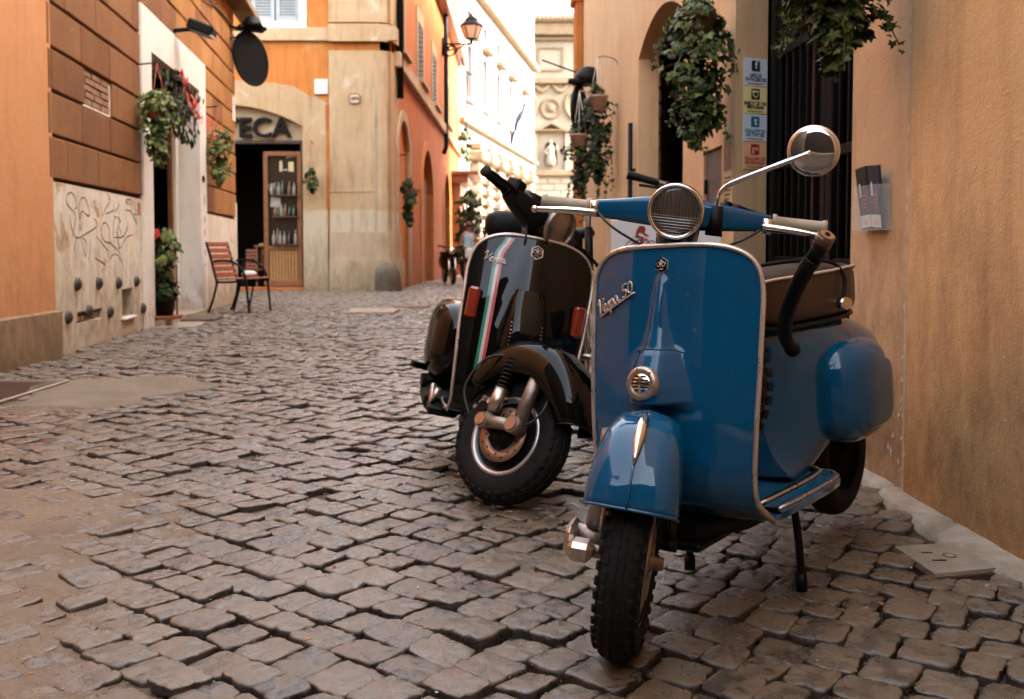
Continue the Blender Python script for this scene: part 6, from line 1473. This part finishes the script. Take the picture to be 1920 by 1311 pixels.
mb = MB(); mb.tube([(-.1, 0, .45), (-.5, -.1, .50)], .02, 8); mb.tube([(-.1, 0, .38), (-.5, -.1, .2)], .014, 8); mb.build('bracket', M_black, s_)
s_ = oval_sign('hanging_sign', 'dark oval sign with lamp projecting from the far end of the peach house', (.80, 12.0, 2.45), radians(62), .36, .50, .1)
mb = MB(); mb.tube([(.0, .02, .36), (.22, -.22, .36)], .016, 8); mb.tube([(.0, .02, .30), (.22, -.22, .30)], .016, 8); mb.tube([(-.1, 0, .42), (-.48, .25, .52)], .01, 6); mb.build('bracket', M_black, s_)

# ------------------------------------------------------------------ stickers on the splayed gate reveal
M_sgrey = simple('pale_grey_vinyl', (.62, .60, .62), .5); M_syel = simple('pale_yellow_vinyl', (.82, .64, .28), .5); M_sblue = simple('pale_blue_grey_vinyl', (.60, .64, .68), .5); M_sor = simple('orange_vinyl', (.80, .42, .21), .5)
M_pteal = simple('teal_print', (.02, .14, .19), .5); M_pred = simple('red_print', (.36, .02, .012), .5); M_pnavy = simple('navy_print', (.012, .014, .03), .5); M_pblk = simple('black_print', (.01, .008, .006), .5); M_pwhite = simple('white_print', (.7, .68, .64), .5); M_pbrown = simple('brown_print', (.09, .03, .015), .5)
ra_ = atan2(.11, .216); mid = Vector((1.24, 5.59, 0)).lerp(Vector((1.456, 5.70, 0)), .60)
def rsq(s, n=6, r=.25):
    pts = []
    for cx, cy, a0 in ((1, -1, -pi / 2), (1, 1, 0), (-1, 1, pi / 2), (-1, -1, pi)):
        for k in range(n): a = a0 + pi / 2 * k / (n - 1); pts.append((cx * s * (1 - r) + s * r * cos(a), cy * s * (1 - r) + s * r * sin(a)))
    return pts
for i, (v0, v1, mp, mi, icon, l1, l2, lab) in enumerate(((113, 164, M_sgrey, M_pnavy, 'f', 'LIKE US', 'ON FACEBOOK', 'pale grey sticker with a white f icon, topmost on the gate pillar'), (165.5, 215, M_syel, M_pblk, 'o', 'ENJOY US ON', 'INSTAGRAM', 'yellow sticker with a black camera icon on the gate pillar'),
        (216.5, 266, M_sblue, M_pteal, 't', 'FOLLOW US', 'ON TWITTER', 'pale blue sticker with a teal square letter icon on the gate pillar'), (267.5, 318, M_sor, M_pred, 'g+', 'FOLLOW US', 'ON GOOGLE+', 'orange sticker with red lettering, lowest on the gate pillar'))):
    z0, z1 = .85 + (455 - v1) / 1867 * 5.65, .85 + (455 - v0) / 1867 * 5.65; h = z1 - z0
    s = thing('sticker_sign', lab, 'sticker', (mid.x, mid.y, (z0 + z1) / 2), ra_, 'social media stickers')
    mb = MB(); mb.box((0, -.003, 0), (.168, .003, h)); mb.build('sheet', mp, s)
    mb = MB(); mb.prism(rsq(.030), -.0062, -.0045); ic = mb.build('icon', mi, s); ic.location.z = h * .22
    if icon == 'o':
        mb = MB(); mb.lathe([(.013, .0066), (.02, .0066), (.02, .0062)], 20, Matrix.Rotation(pi / 2, 4, 'X')); mb.box((0, -.0063, -.004 + .02), (.056, .0004, .006)); mb.build('icon_mark', M_syel, ic)
    else: text('icon_mark', icon, .062 if icon != 'g+' else .05, M_pwhite if icon != 'g+' else M_sor, ic, (0.002, -.0064, .003), ext=.0002, bold=.0012)
    text('sticker_line', l1, .027, mi, s, (0, -.0052, -h * .13), ext=.0003, bold=.0011, sx=.95)
    text('sticker_line', l2, .027, mi, s, (0, -.0052, -h * .275), ext=.0003, bold=.0011, sx=.80)
    mb = MB()
    for k in range(11): mb.box((-.05 + k * .01, -.0052, -h * .42), (.0075, .0008, .006 + .002 * (k % 3 == 0)))
    mb.build('small_print', M_pred, s)
# posters on the wall beside them
ps = thing('poster', 'narrow photo poster with text pasted on the wall beside the meter cabinet', 'poster', F0 + Fd * Fx(5.70), FA)
mb = MB(); mb.box((0, -.006, 1.28), (.20, .004, .48)); mb.build('sheet', M_fasc, ps)
mb = MB(); mb.box((0, -.0095, 1.36), (.17, .002, .20)); mb.build('photo', simple('dark_photo_print', (.10, .045, .03), .5, c2=(.30, .17, .1), scale=22), ps)
mb = MB()
for k in range(7): mb.box((-.01 * (k % 3), -.0095, 1.22 - k * .024), (.14 - .02 * (k % 3), .002, .009))
mb.build('small_print', M_pbrown, ps)
# brochure holder on the peach wall
bh = thing('brochure_holder', 'clear plastic leaflet holder on the peach wall right of the gate', 'leaflet holder', F0 + Fd * Fx(3.60), FA)
def t_acr():
    t = NT('clear_acrylic'); t.set(col=(.95, .9, .86), rough=.08, spec=.5, alpha=.12); return t.m
M_acr = t_acr()
mb = MB(); mb.box((0, -.052, .975), (.215, .003, .16), 0); mb.box((-.107, -.027, .975), (.003, .05, .16)); mb.box((.107, -.027, .975), (.003, .05, .16)); mb.box((0, -.027, .894), (.217, .054, .004)); mb.box((0, -.003, 1.0), (.217, .004, .21)); mb.build('tray', M_acr, bh)
for i, (x, a, m_) in enumerate(((-.052, -.07, M_pblk), (.050, .05, M_pnavy))):
    lf = thing('leaflet', ('dark leaflet with red and white stripes, left in the clear holder', 'dark leaflet with a pale foot, right in the clear holder')[i], 'leaflet', F0 + Fd * (Fx(3.60) + x) + Vector((-.030, 0, 1.012)), FA, 'leaflets in the holder')
    lf.rotation_euler = (radians(6), a, FA)
    mb = MB(); mb.box((0, 0, 0), (.093, .010, .225)); mb.build('sheet', m_, lf)
    mb = MB()
    for k in range(4): mb.box((.004, -.0055, -.012 - k * .014 + .02), (.045 - .003 * k - .02 * i, .001, .007))
    mb.build('red_stripe', M_pred, lf)
    mb = MB(); mb.box((0, -.0056, -.085), (.085, .001, .045)); mb.build('white_area', M_pwhite, lf)
    mb = MB(); mb.box((-.02, -.0056, .03), (.012, .001, .05)); mb.build('white_bar', M_pwhite, lf)
    mb = MB(); mb.box((-.01, -.0064, -.09), (.012, .001, .016)); mb.box((.008, -.0064, -.09), (.012, .001, .016)); mb.build('orange_mark', M_sor, lf)

# ------------------------------------------------------------------ bicycles and the rental board
def bicycle(name, label, loc, rz, bar_turn=0., hz=1.06):
    b = thing(name, label, 'bicycle', loc, rz, 'bicycles parked behind the scooters'); R_ = .33
    for x, nm in ((0, 'front_wheel'), (-1.05, 'rear_wheel')):
        mb = MB(); mb.tube([(x + R_ * cos(a), 0, R_ + .004 + R_ * sin(a)) for a in np.linspace(0, 2 * pi, 40, endpoint=False)], .018, 8, closed=True); w = mb.build(nm, M_rub, b)
        mb = MB(); mb.tube([(x + .31 * cos(a), 0, R_ + .31 * sin(a)) for a in np.linspace(0, 2 * pi, 40, endpoint=False)], .009, 6, closed=True)
        for k in range(18): a = 2 * pi * k / 18; mb.tube([(x, .012 * (-1) ** k, R_), (x + .31 * cos(a), 0, R_ + .31 * sin(a))], .0014, 4)
        mb.tube([(x, -.05, R_), (x, .05, R_)], .014, 8); mb.build('rim', M_alu, w)
    mb = MB(); hd = Vector((-.16, 0, .82)); bb = Vector((-.60, 0, .30)); sp = Vector((-.74, 0, .78))
    mb.tube([hd, bb], .018, 8); mb.tube([hd + Vector((0.02, 0, -.08)), sp + Vector((.05, 0, -.18))], .016, 8); mb.tube([bb, sp], .017, 8); mb.tube([bb, (-1.05, .05, R_)], .010, 6); mb.tube([bb, (-1.05, -.05, R_)], .010, 6); mb.tube([sp, (-1.05, 0, R_ + .03)], .009, 6)
    mb.tube([hd + Vector((.03, 0, -.12)), hd + Vector((-.03, 0, .1))], .02, 8); mb.tube([(-.14, .05, .70), (0, .05, R_)], .011, 6); mb.tube([(-.14, -.05, .70), (0, -.05, R_)], .011, 6); mb.build('frame', M_black, b)
    T = Matrix.Translation((-.2, 0, 0)) @ Matrix.Rotation(bar_turn, 4, 'Z') @ Matrix.Translation((.2, 0, 0))
    mb = MB(); mb.tube(smooth_path([(-.20, 0, .88), (-.21, 0, hz - .04)], 3), .014, 8); mb.tube(smooth_path([(-.24, -.30, hz), (-.20, -.16, hz + .005), (-.18, 0, hz - .03), (-.20, .16, hz + .005), (-.24, .30, hz)], 6), .012, 8); mb.build('handlebar', M_cast, b, T)
    for s in (-1, 1):
        mb = MB(); mb.tube(smooth_path([(-.208, s * .18, hz + .004), (-.225, s * .25, hz + .002), (-.245, s * .315, hz)], 4), [.0165] * 5 + [.018] * 3 + [.021], 10); mb.build('grip', M_grub, b, T)
        mb = MB(); mb.tube(smooth_path([(-.19, s * .13, hz - .005), (-.15, s * .17, hz - .02), (-.17, s * .27, hz - .035)], 5), .006, 6); mb.tube([(-.20, s * .12, hz), (-.20, s * .155, hz)], .02, 8); mb.build('brake_lever', M_black, b, T)
    mb = MB(); superell(mb, (-.80, 0, .90), (.13, .08, .03), .8, .8, 10, 18); mb.tube([(-.74, 0, .78), (-.79, 0, .88)], .013, 8); mb.build('saddle', M_grub, b)
    mb = MB(); mb.tube([(-.60, -.06, .30), (-.60, .06, .30)], .02, 8); mb.tube([(-.60, .06, .30), (-.52, .07, .17)], .01, 6); mb.tube([(-.60, -.06, .30), (-.68, -.07, .43)], .01, 6); mb.build('crank', M_cast, b)
    return b
bicycle('bicycle', 'dark bicycle parked behind the black scooter, its right grip showing', (.36, 4.50, ground_drop(4.5)), radians(-90), bar_turn=.10, hz=1.035)
bicycle('bicycle', 'dark bicycle against the peach wall, its bar rising behind the headlamp', (.50, 4.12, ground_drop(4.2)), radians(-86), bar_turn=.05, hz=1.10).rotation_euler.x = radians(-17)
sb = thing('rental_board', 'white upright board with a red cyclist picture behind the scooters', 'sign board', (.615, 3.98, 0))
M_bw = simple('white_sign_sheet', (.66, .63, .61), .5)
mb = MB(); mb.box((0, 0, .62), (.44, .012, .64), .003); mb.build('panel', M_bw, sb)
for s in (-1, 1): mb = MB(); mb.tube([(s * .19, .01, .35), (s * .19, .16, -.012)], .011, 8); mb.tube([(s * .19, .008, .35), (s * .19, -.12, -.012)], .011, 8); mb.build('leg', M_black, sb)
M_cyc = simple('dark_red_print', (.24, .018, .010), .5)
def cpt(a, b): return (-.22 + (a - 285) / 1165 * .44 * .745 + .0, .815 - (b - 870) / 1165 * .44 * .745 + .105)
mb = MB()
for cx in (565, 850):
    mb.tube([(cpt(cx, 0)[0] + .0185 * 1.02 * cos(a), -.0078, cpt(0, 1165)[1] + .0205 * sin(a)) for a in np.linspace(0, 2 * pi, 36, endpoint=False)], .0016, 5, closed=True)
def flat(poly): mb.prism([cpt(a, b) for a, b in poly][::-1], -.0085, -.007)
flat([(680, 890), (720, 880), (765, 900), (770, 935), (760, 985), (825, 1020), (815, 1030), (760, 1018), (735, 990), (700, 975), (660, 1000), (690, 1030), (745, 1035), (745, 1075), (720, 1130), (715, 1155), (690, 1155), (700, 1100), (710, 1070), (640, 1040), (632, 985), (650, 935)])
flat([(615, 1030), (660, 1034), (655, 1046), (615, 1040)])
for (a, b) in (((565, 1165), (655, 1080)), ((655, 1080), (690, 1160)), ((565, 1165), (690, 1160)), ((655, 1085), (780, 1075)), ((690, 1160), (785, 1075)), ((770, 1040), (850, 1165))):
    p, q = cpt(*a), cpt(*b); mb.tube([(p[0], -.0078, p[1]), (q[0], -.0078, q[1])], .0017, 5)
mb.build('cyclist_print', M_cyc, sb)
mb = MB(); x_, z_ = .12, .80; mb.prism([(x_ - .03, z_ - .04), (x_ + .05, z_ - .04), (x_ + .05, z_ + .05), (x_ - .03, z_ + .05)], -.0078, -.006, [[(x_ - .027, z_ - .037), (x_ + .047, z_ - .037), (x_ + .047, z_ + .047), (x_ - .027, z_ + .047)]]); mb.box((x_ + .01, -.0075, z_), (.006, .002, .04)); mb.build('small_box_print', M_cyc, sb)

# ------------------------------------------------------------------ bar lock clamped on the blue scooter's left grip
def unp(u, v, Y): return Vector(((u - 960) / 1867 * Y, Y, .85 + (455 - v) / 1867 * Y))
lk = thing('bar_lock', 'black articulated bar lock hooked on the left grip of the blue scooter', 'lock', unp(1480, 640, 2.42))
o0 = lk.location
def lkp(u, v, Y): return unp(u, v, Y) - o0
mb = MB(); p0, p1 = lkp(1550, 441, 2.10), lkp(1524, 486, 2.14); mb.tube([p0, p0.lerp(p1, .45)], .0195, 18); lh = mb.build('lock_head', simple('bronze_lock_body', (.16, .10, .075), .32, .8), lk)
mb = MB(); mb.tube([p0 + (p0 - p1).normalized() * .0008, p0 + (p0 - p1).normalized() * .002], .016, 20); mb.build('key_plate', M_copp, lh); mb = MB(); q_ = (p0 - p1).normalized(); mb.tube([p0 + q_ * .0025, p0 + q_ * .0045], .006, 10); mb.build('keyhole', M_black, lh)
mb = MB(); mb.tube([p0.lerp(p1, .44), p1], .0165, 14); mb.tube([p1, p1 + (p1 - p0) * .12], .019, 14); mb.build('lock_neck', M_black, lk)
pth = smooth_path([p1, lkp(1508, 512, 2.16), lkp(1487, 558, 2.22), lkp(1474, 602, 2.32), lkp(1476, 636, 2.40), lkp(1488, 655, 2.44)], 6)
mb = MB(); mb.tube(pth, [.0185 - .002 * k / (len(pth) - 1) for k in range(len(pth))], 14); mb.build('sleeve', M_grub, lk)
mb = MB(); mb.tube([pth[-2], pth[-1] + (pth[-1] - pth[-2]) * .8], .0195, 14); mb.build('sleeve_collar', M_black, lk)

# ------------------------------------------------------------------ corner guard stone
mb = MB(); rows = []
for k, (r, z) in enumerate(((.31, -.35), (.30, 0), (.285, .25), (.265, .42), (.22, .54), (.13, .61), (.02, .63))): rows.append([(r * cos(a) * (1 + .06 * sin(a * 3 + k)), r * .9 * sin(a), z + .012 * sin(a * 5 + k)) for a in np.linspace(0, 2 * pi, 18, endpoint=False)])
mb.grid(rows, closev=True); o = mb.build('guard_stone', plaster('weathered_guard_stone', (.17, .13, .09), (.11, .08, .055), dirt=(.035, .024, .016), dz=(-.4, .5), damp=.9, pale=(.34, .27, .19), scale=4, bump=.9)); o.location = (-2.72, 21.75, ground_drop(21.75)); tag(o, 'round topped stone bollard guarding the corner of the wine shop house', 'bollard')

# ------------------------------------------------------------------ far parked scooter and people
fs_ = thing('parked_scooter', 'dark scooter parked nose out against the terracotta house far down the street', 'scooter', (-1.62, 27.4, ground_drop(27.4)), radians(-75))
for x, nm in ((0, 'front_wheel'), (-1.2, 'rear_wheel')):
    mb = MB(); tyre(mb, .24, .1, (x, 0, .24), n=28); w = mb.build(nm, M_rub, fs_); mb = MB(); mb.lathe([(.02, -.04), (.12, -.03), (.15, -.035)], 20, at(x, 0, .24) @ AXY); mb.lathe([(.02, .04), (.12, .03), (.15, .035)], 20, at(x, 0, .24) @ AXY); mb.build('rim', M_alu, w)
mb = MB(); loft_x(mb, [(-.25, .62, .3, .04, 3, 0), (-.30, .62, .34, .2, 3, 0), (-.36, .6, .3, .18, 3, 0), (-.42, .4, .12, .15, 3, 0), (-.7, .38, .1, .17, 3, 0), (-.8, .52, .22, .17, 3, 0), (-1.2, .62, .18, .18, 3, 0), (-1.5, .68, .08, .1, 3, 0)], 24); mb.build('body', M_blk, fs_)
mb = MB(); superell(mb, (-1.05, 0, .84), (.36, .15, .07), .7, .6, 12, 20); mb.build('seat', M_grub, fs_)
mb = MB(); mb.tube([(-.02, .09, .24), (-.2, .09, .75)], .03, 8); mb.tube([(-.02, -.09, .24), (-.2, -.09, .75)], .03, 8); mb.build('fork', M_chrome, fs_)
mb = MB(); mb.tube(smooth_path([(-.34, -.36, 1.06), (-.28, -.15, 1.03), (-.26, 0, 1.0), (-.28, .15, 1.03), (-.34, .36, 1.06)], 5), .022, 8); mb.build('handlebar', M_black, fs_)
mb = MB(); superell(mb, (-.20, 0, .92), (.08, .11, .1), .9, .9, 10, 16); mb.build('headlamp', M_chrome, fs_)
def person(name, label, loc, rz, skin, pose, sizes):
    p = thing(name, label, 'person', loc, rz)
    me = bpy.data.meshes.new('body'); vs = [j[0] for j in pose]; es = sizes; me.from_pydata(vs, es, []); me.materials.append(skin); o = link('body', me, p)
    sk = o.modifiers.new('skin', 'SKIN'); ly = me.skin_vertices[0]
    for i, j in enumerate(pose): r = j[1]; ly.data[i].radius = r if isinstance(r, tuple) else (r, r)
    ly.data[0].use_root = True; sb_ = o.modifiers.new('sub', 'SUBSURF'); sb_.levels = sb_.render_levels = 2
    for f in me.polygons: f.use_smooth = True
    return p
M_skin = simple('tanned_skin', (.36, .15, .08), .55, c2=(.30, .12, .065), scale=12)
POSE = [((0, 0, .94), (.15, .11)), ((0, .01, 1.15), (.125, .095)), ((0, .015, 1.36), (.14, .10)), ((0, .01, 1.46), (.065, .06)), ((0, -.01, 1.535), (.055, .055)), ((0, -.02, 1.60), (.075, .09)), ((0, -.015, 1.68), (.07, .085)),
        ((.17, .01, 1.39), .052), ((.23, .0, 1.12), .042), ((.14, -.18, 1.0), .034), ((.08, -.24, 1.02), .03), ((-.17, .01, 1.39), .052), ((-.23, .0, 1.12), .042), ((-.14, -.18, 1.0), .034), ((-.07, -.24, 1.02), .03),
        ((.09, 0, .86), (.09, .09)), ((.10, -.01, .48), .062), ((.105, .02, .09), .042), ((.11, -.10, .03), .036), ((-.09, 0, .86), (.09, .09)), ((-.10, -.04, .48), .062), ((-.11, .0, .09), .042), ((-.12, -.12, .03), .036)]
EDG = [(0, 1), (1, 2), (2, 3), (3, 4), (4, 5), (5, 6), (2, 7), (7, 8), (8, 9), (9, 10), (2, 11), (11, 12), (12, 13), (13, 14), (0, 15), (15, 16), (16, 17), (17, 18), (0, 19), (19, 20), (20, 21), (21, 22)]
w_ = person('person', 'person in a pale blue top and dark trousers standing by the far parked scooter', (-1.22, 28.0, ground_drop(28)), .25, M_skin, POSE, EDG)
M_top = simple('pale_blue_top', (.36, .52, .58), .8); M_trs = simple('dark_trousers', (.018, .015, .016), .8); M_wbag = simple('white_cloth_bag', (.70, .66, .62), .8)
mb = MB(); P = []
for z, rx, ry in ((.92, .17, .13), (1.05, .155, .12), (1.18, .15, .115), (1.30, .165, .125), (1.38, .155, .115), (1.42, .11, .09)): P.append([(rx * cos(a), .012 + ry * sin(a), z) for a in np.linspace(0, 2 * pi, 20, endpoint=False)])
mb.grid(P, closev=True, flip=True); mb.build('top', M_top, w_)
mb = MB()
for s in (-1, 1): mb.tube([(s * .075, 0, .96), (s * .10, -.01, .5), (s * .108, .015, .12)], [.105, .082, .062], 12)
mb.build('trousers', M_trs, w_)
mb = MB(); mb.box((-.02, -.22, .86), (.26, .10, .30), .05); mb.tube(smooth_path([(.1, -.16, .98), (.08, -.13, 1.3), (-.1, -.04, 1.46), (-.14, .1, 1.3)], 5), .012, 6); mb.build('shoulder_bag', M_wbag, w_)
mb = MB(); superell(mb, (0, .01, 1.665), (.095, .115, .085), 1, 1, 12, 18); superell(mb, (0, .08, 1.56), (.07, .06, .12), 1, 1, 10, 14); mb.build('hair', simple('dark_red_hair', (.12, .025, .015), .6), w_)
mb = MB(); mb.box((0, -.112, 1.625), (.13, .015, .035), .006); mb.build('sunglasses', M_black, w_)
mb = MB(); superell(mb, (.11, -.06, .045), (.045, .12, .04), .8, .8, 8, 14); superell(mb, (-.115, -.08, .045), (.045, .12, .04), .8, .8, 8, 14); mb.build('shoes', M_pred, w_)
w2 = person('person', 'person in a white shirt walking away down the street behind the far scooter', (-1.0, 36.0, ground_drop(36)), 2.9, M_skin, POSE, EDG)
mb = MB(); P = []
for z, rx, ry in ((.88, .18, .14), (1.1, .17, .13), (1.30, .185, .135), (1.40, .17, .12), (1.45, .09, .08)): P.append([(rx * cos(a), .012 + ry * sin(a), z) for a in np.linspace(0, 2 * pi, 20, endpoint=False)])
mb.grid(P, closev=True, flip=True); mb.build('shirt', M_wbag, w2)
mb = MB()
for s in (-1, 1): mb.tube([(s * .075, 0, .93), (s * .10, -.01, .5), (s * .108, .015, .10)], [.105, .085, .068], 12)
mb.build('trousers', M_trs, w2)
mb = MB(); superell(mb, (0, .0, 1.66), (.092, .11, .09), 1, 1, 12, 18); mb.build('hair', M_trs, w2)
mb = MB(); superell(mb, (.11, -.06, .045), (.045, .12, .04), .8, .8, 8, 14); superell(mb, (-.115, -.08, .045), (.045, .12, .04), .8, .8, 8, 14); mb.build('shoes', M_trs, w2)
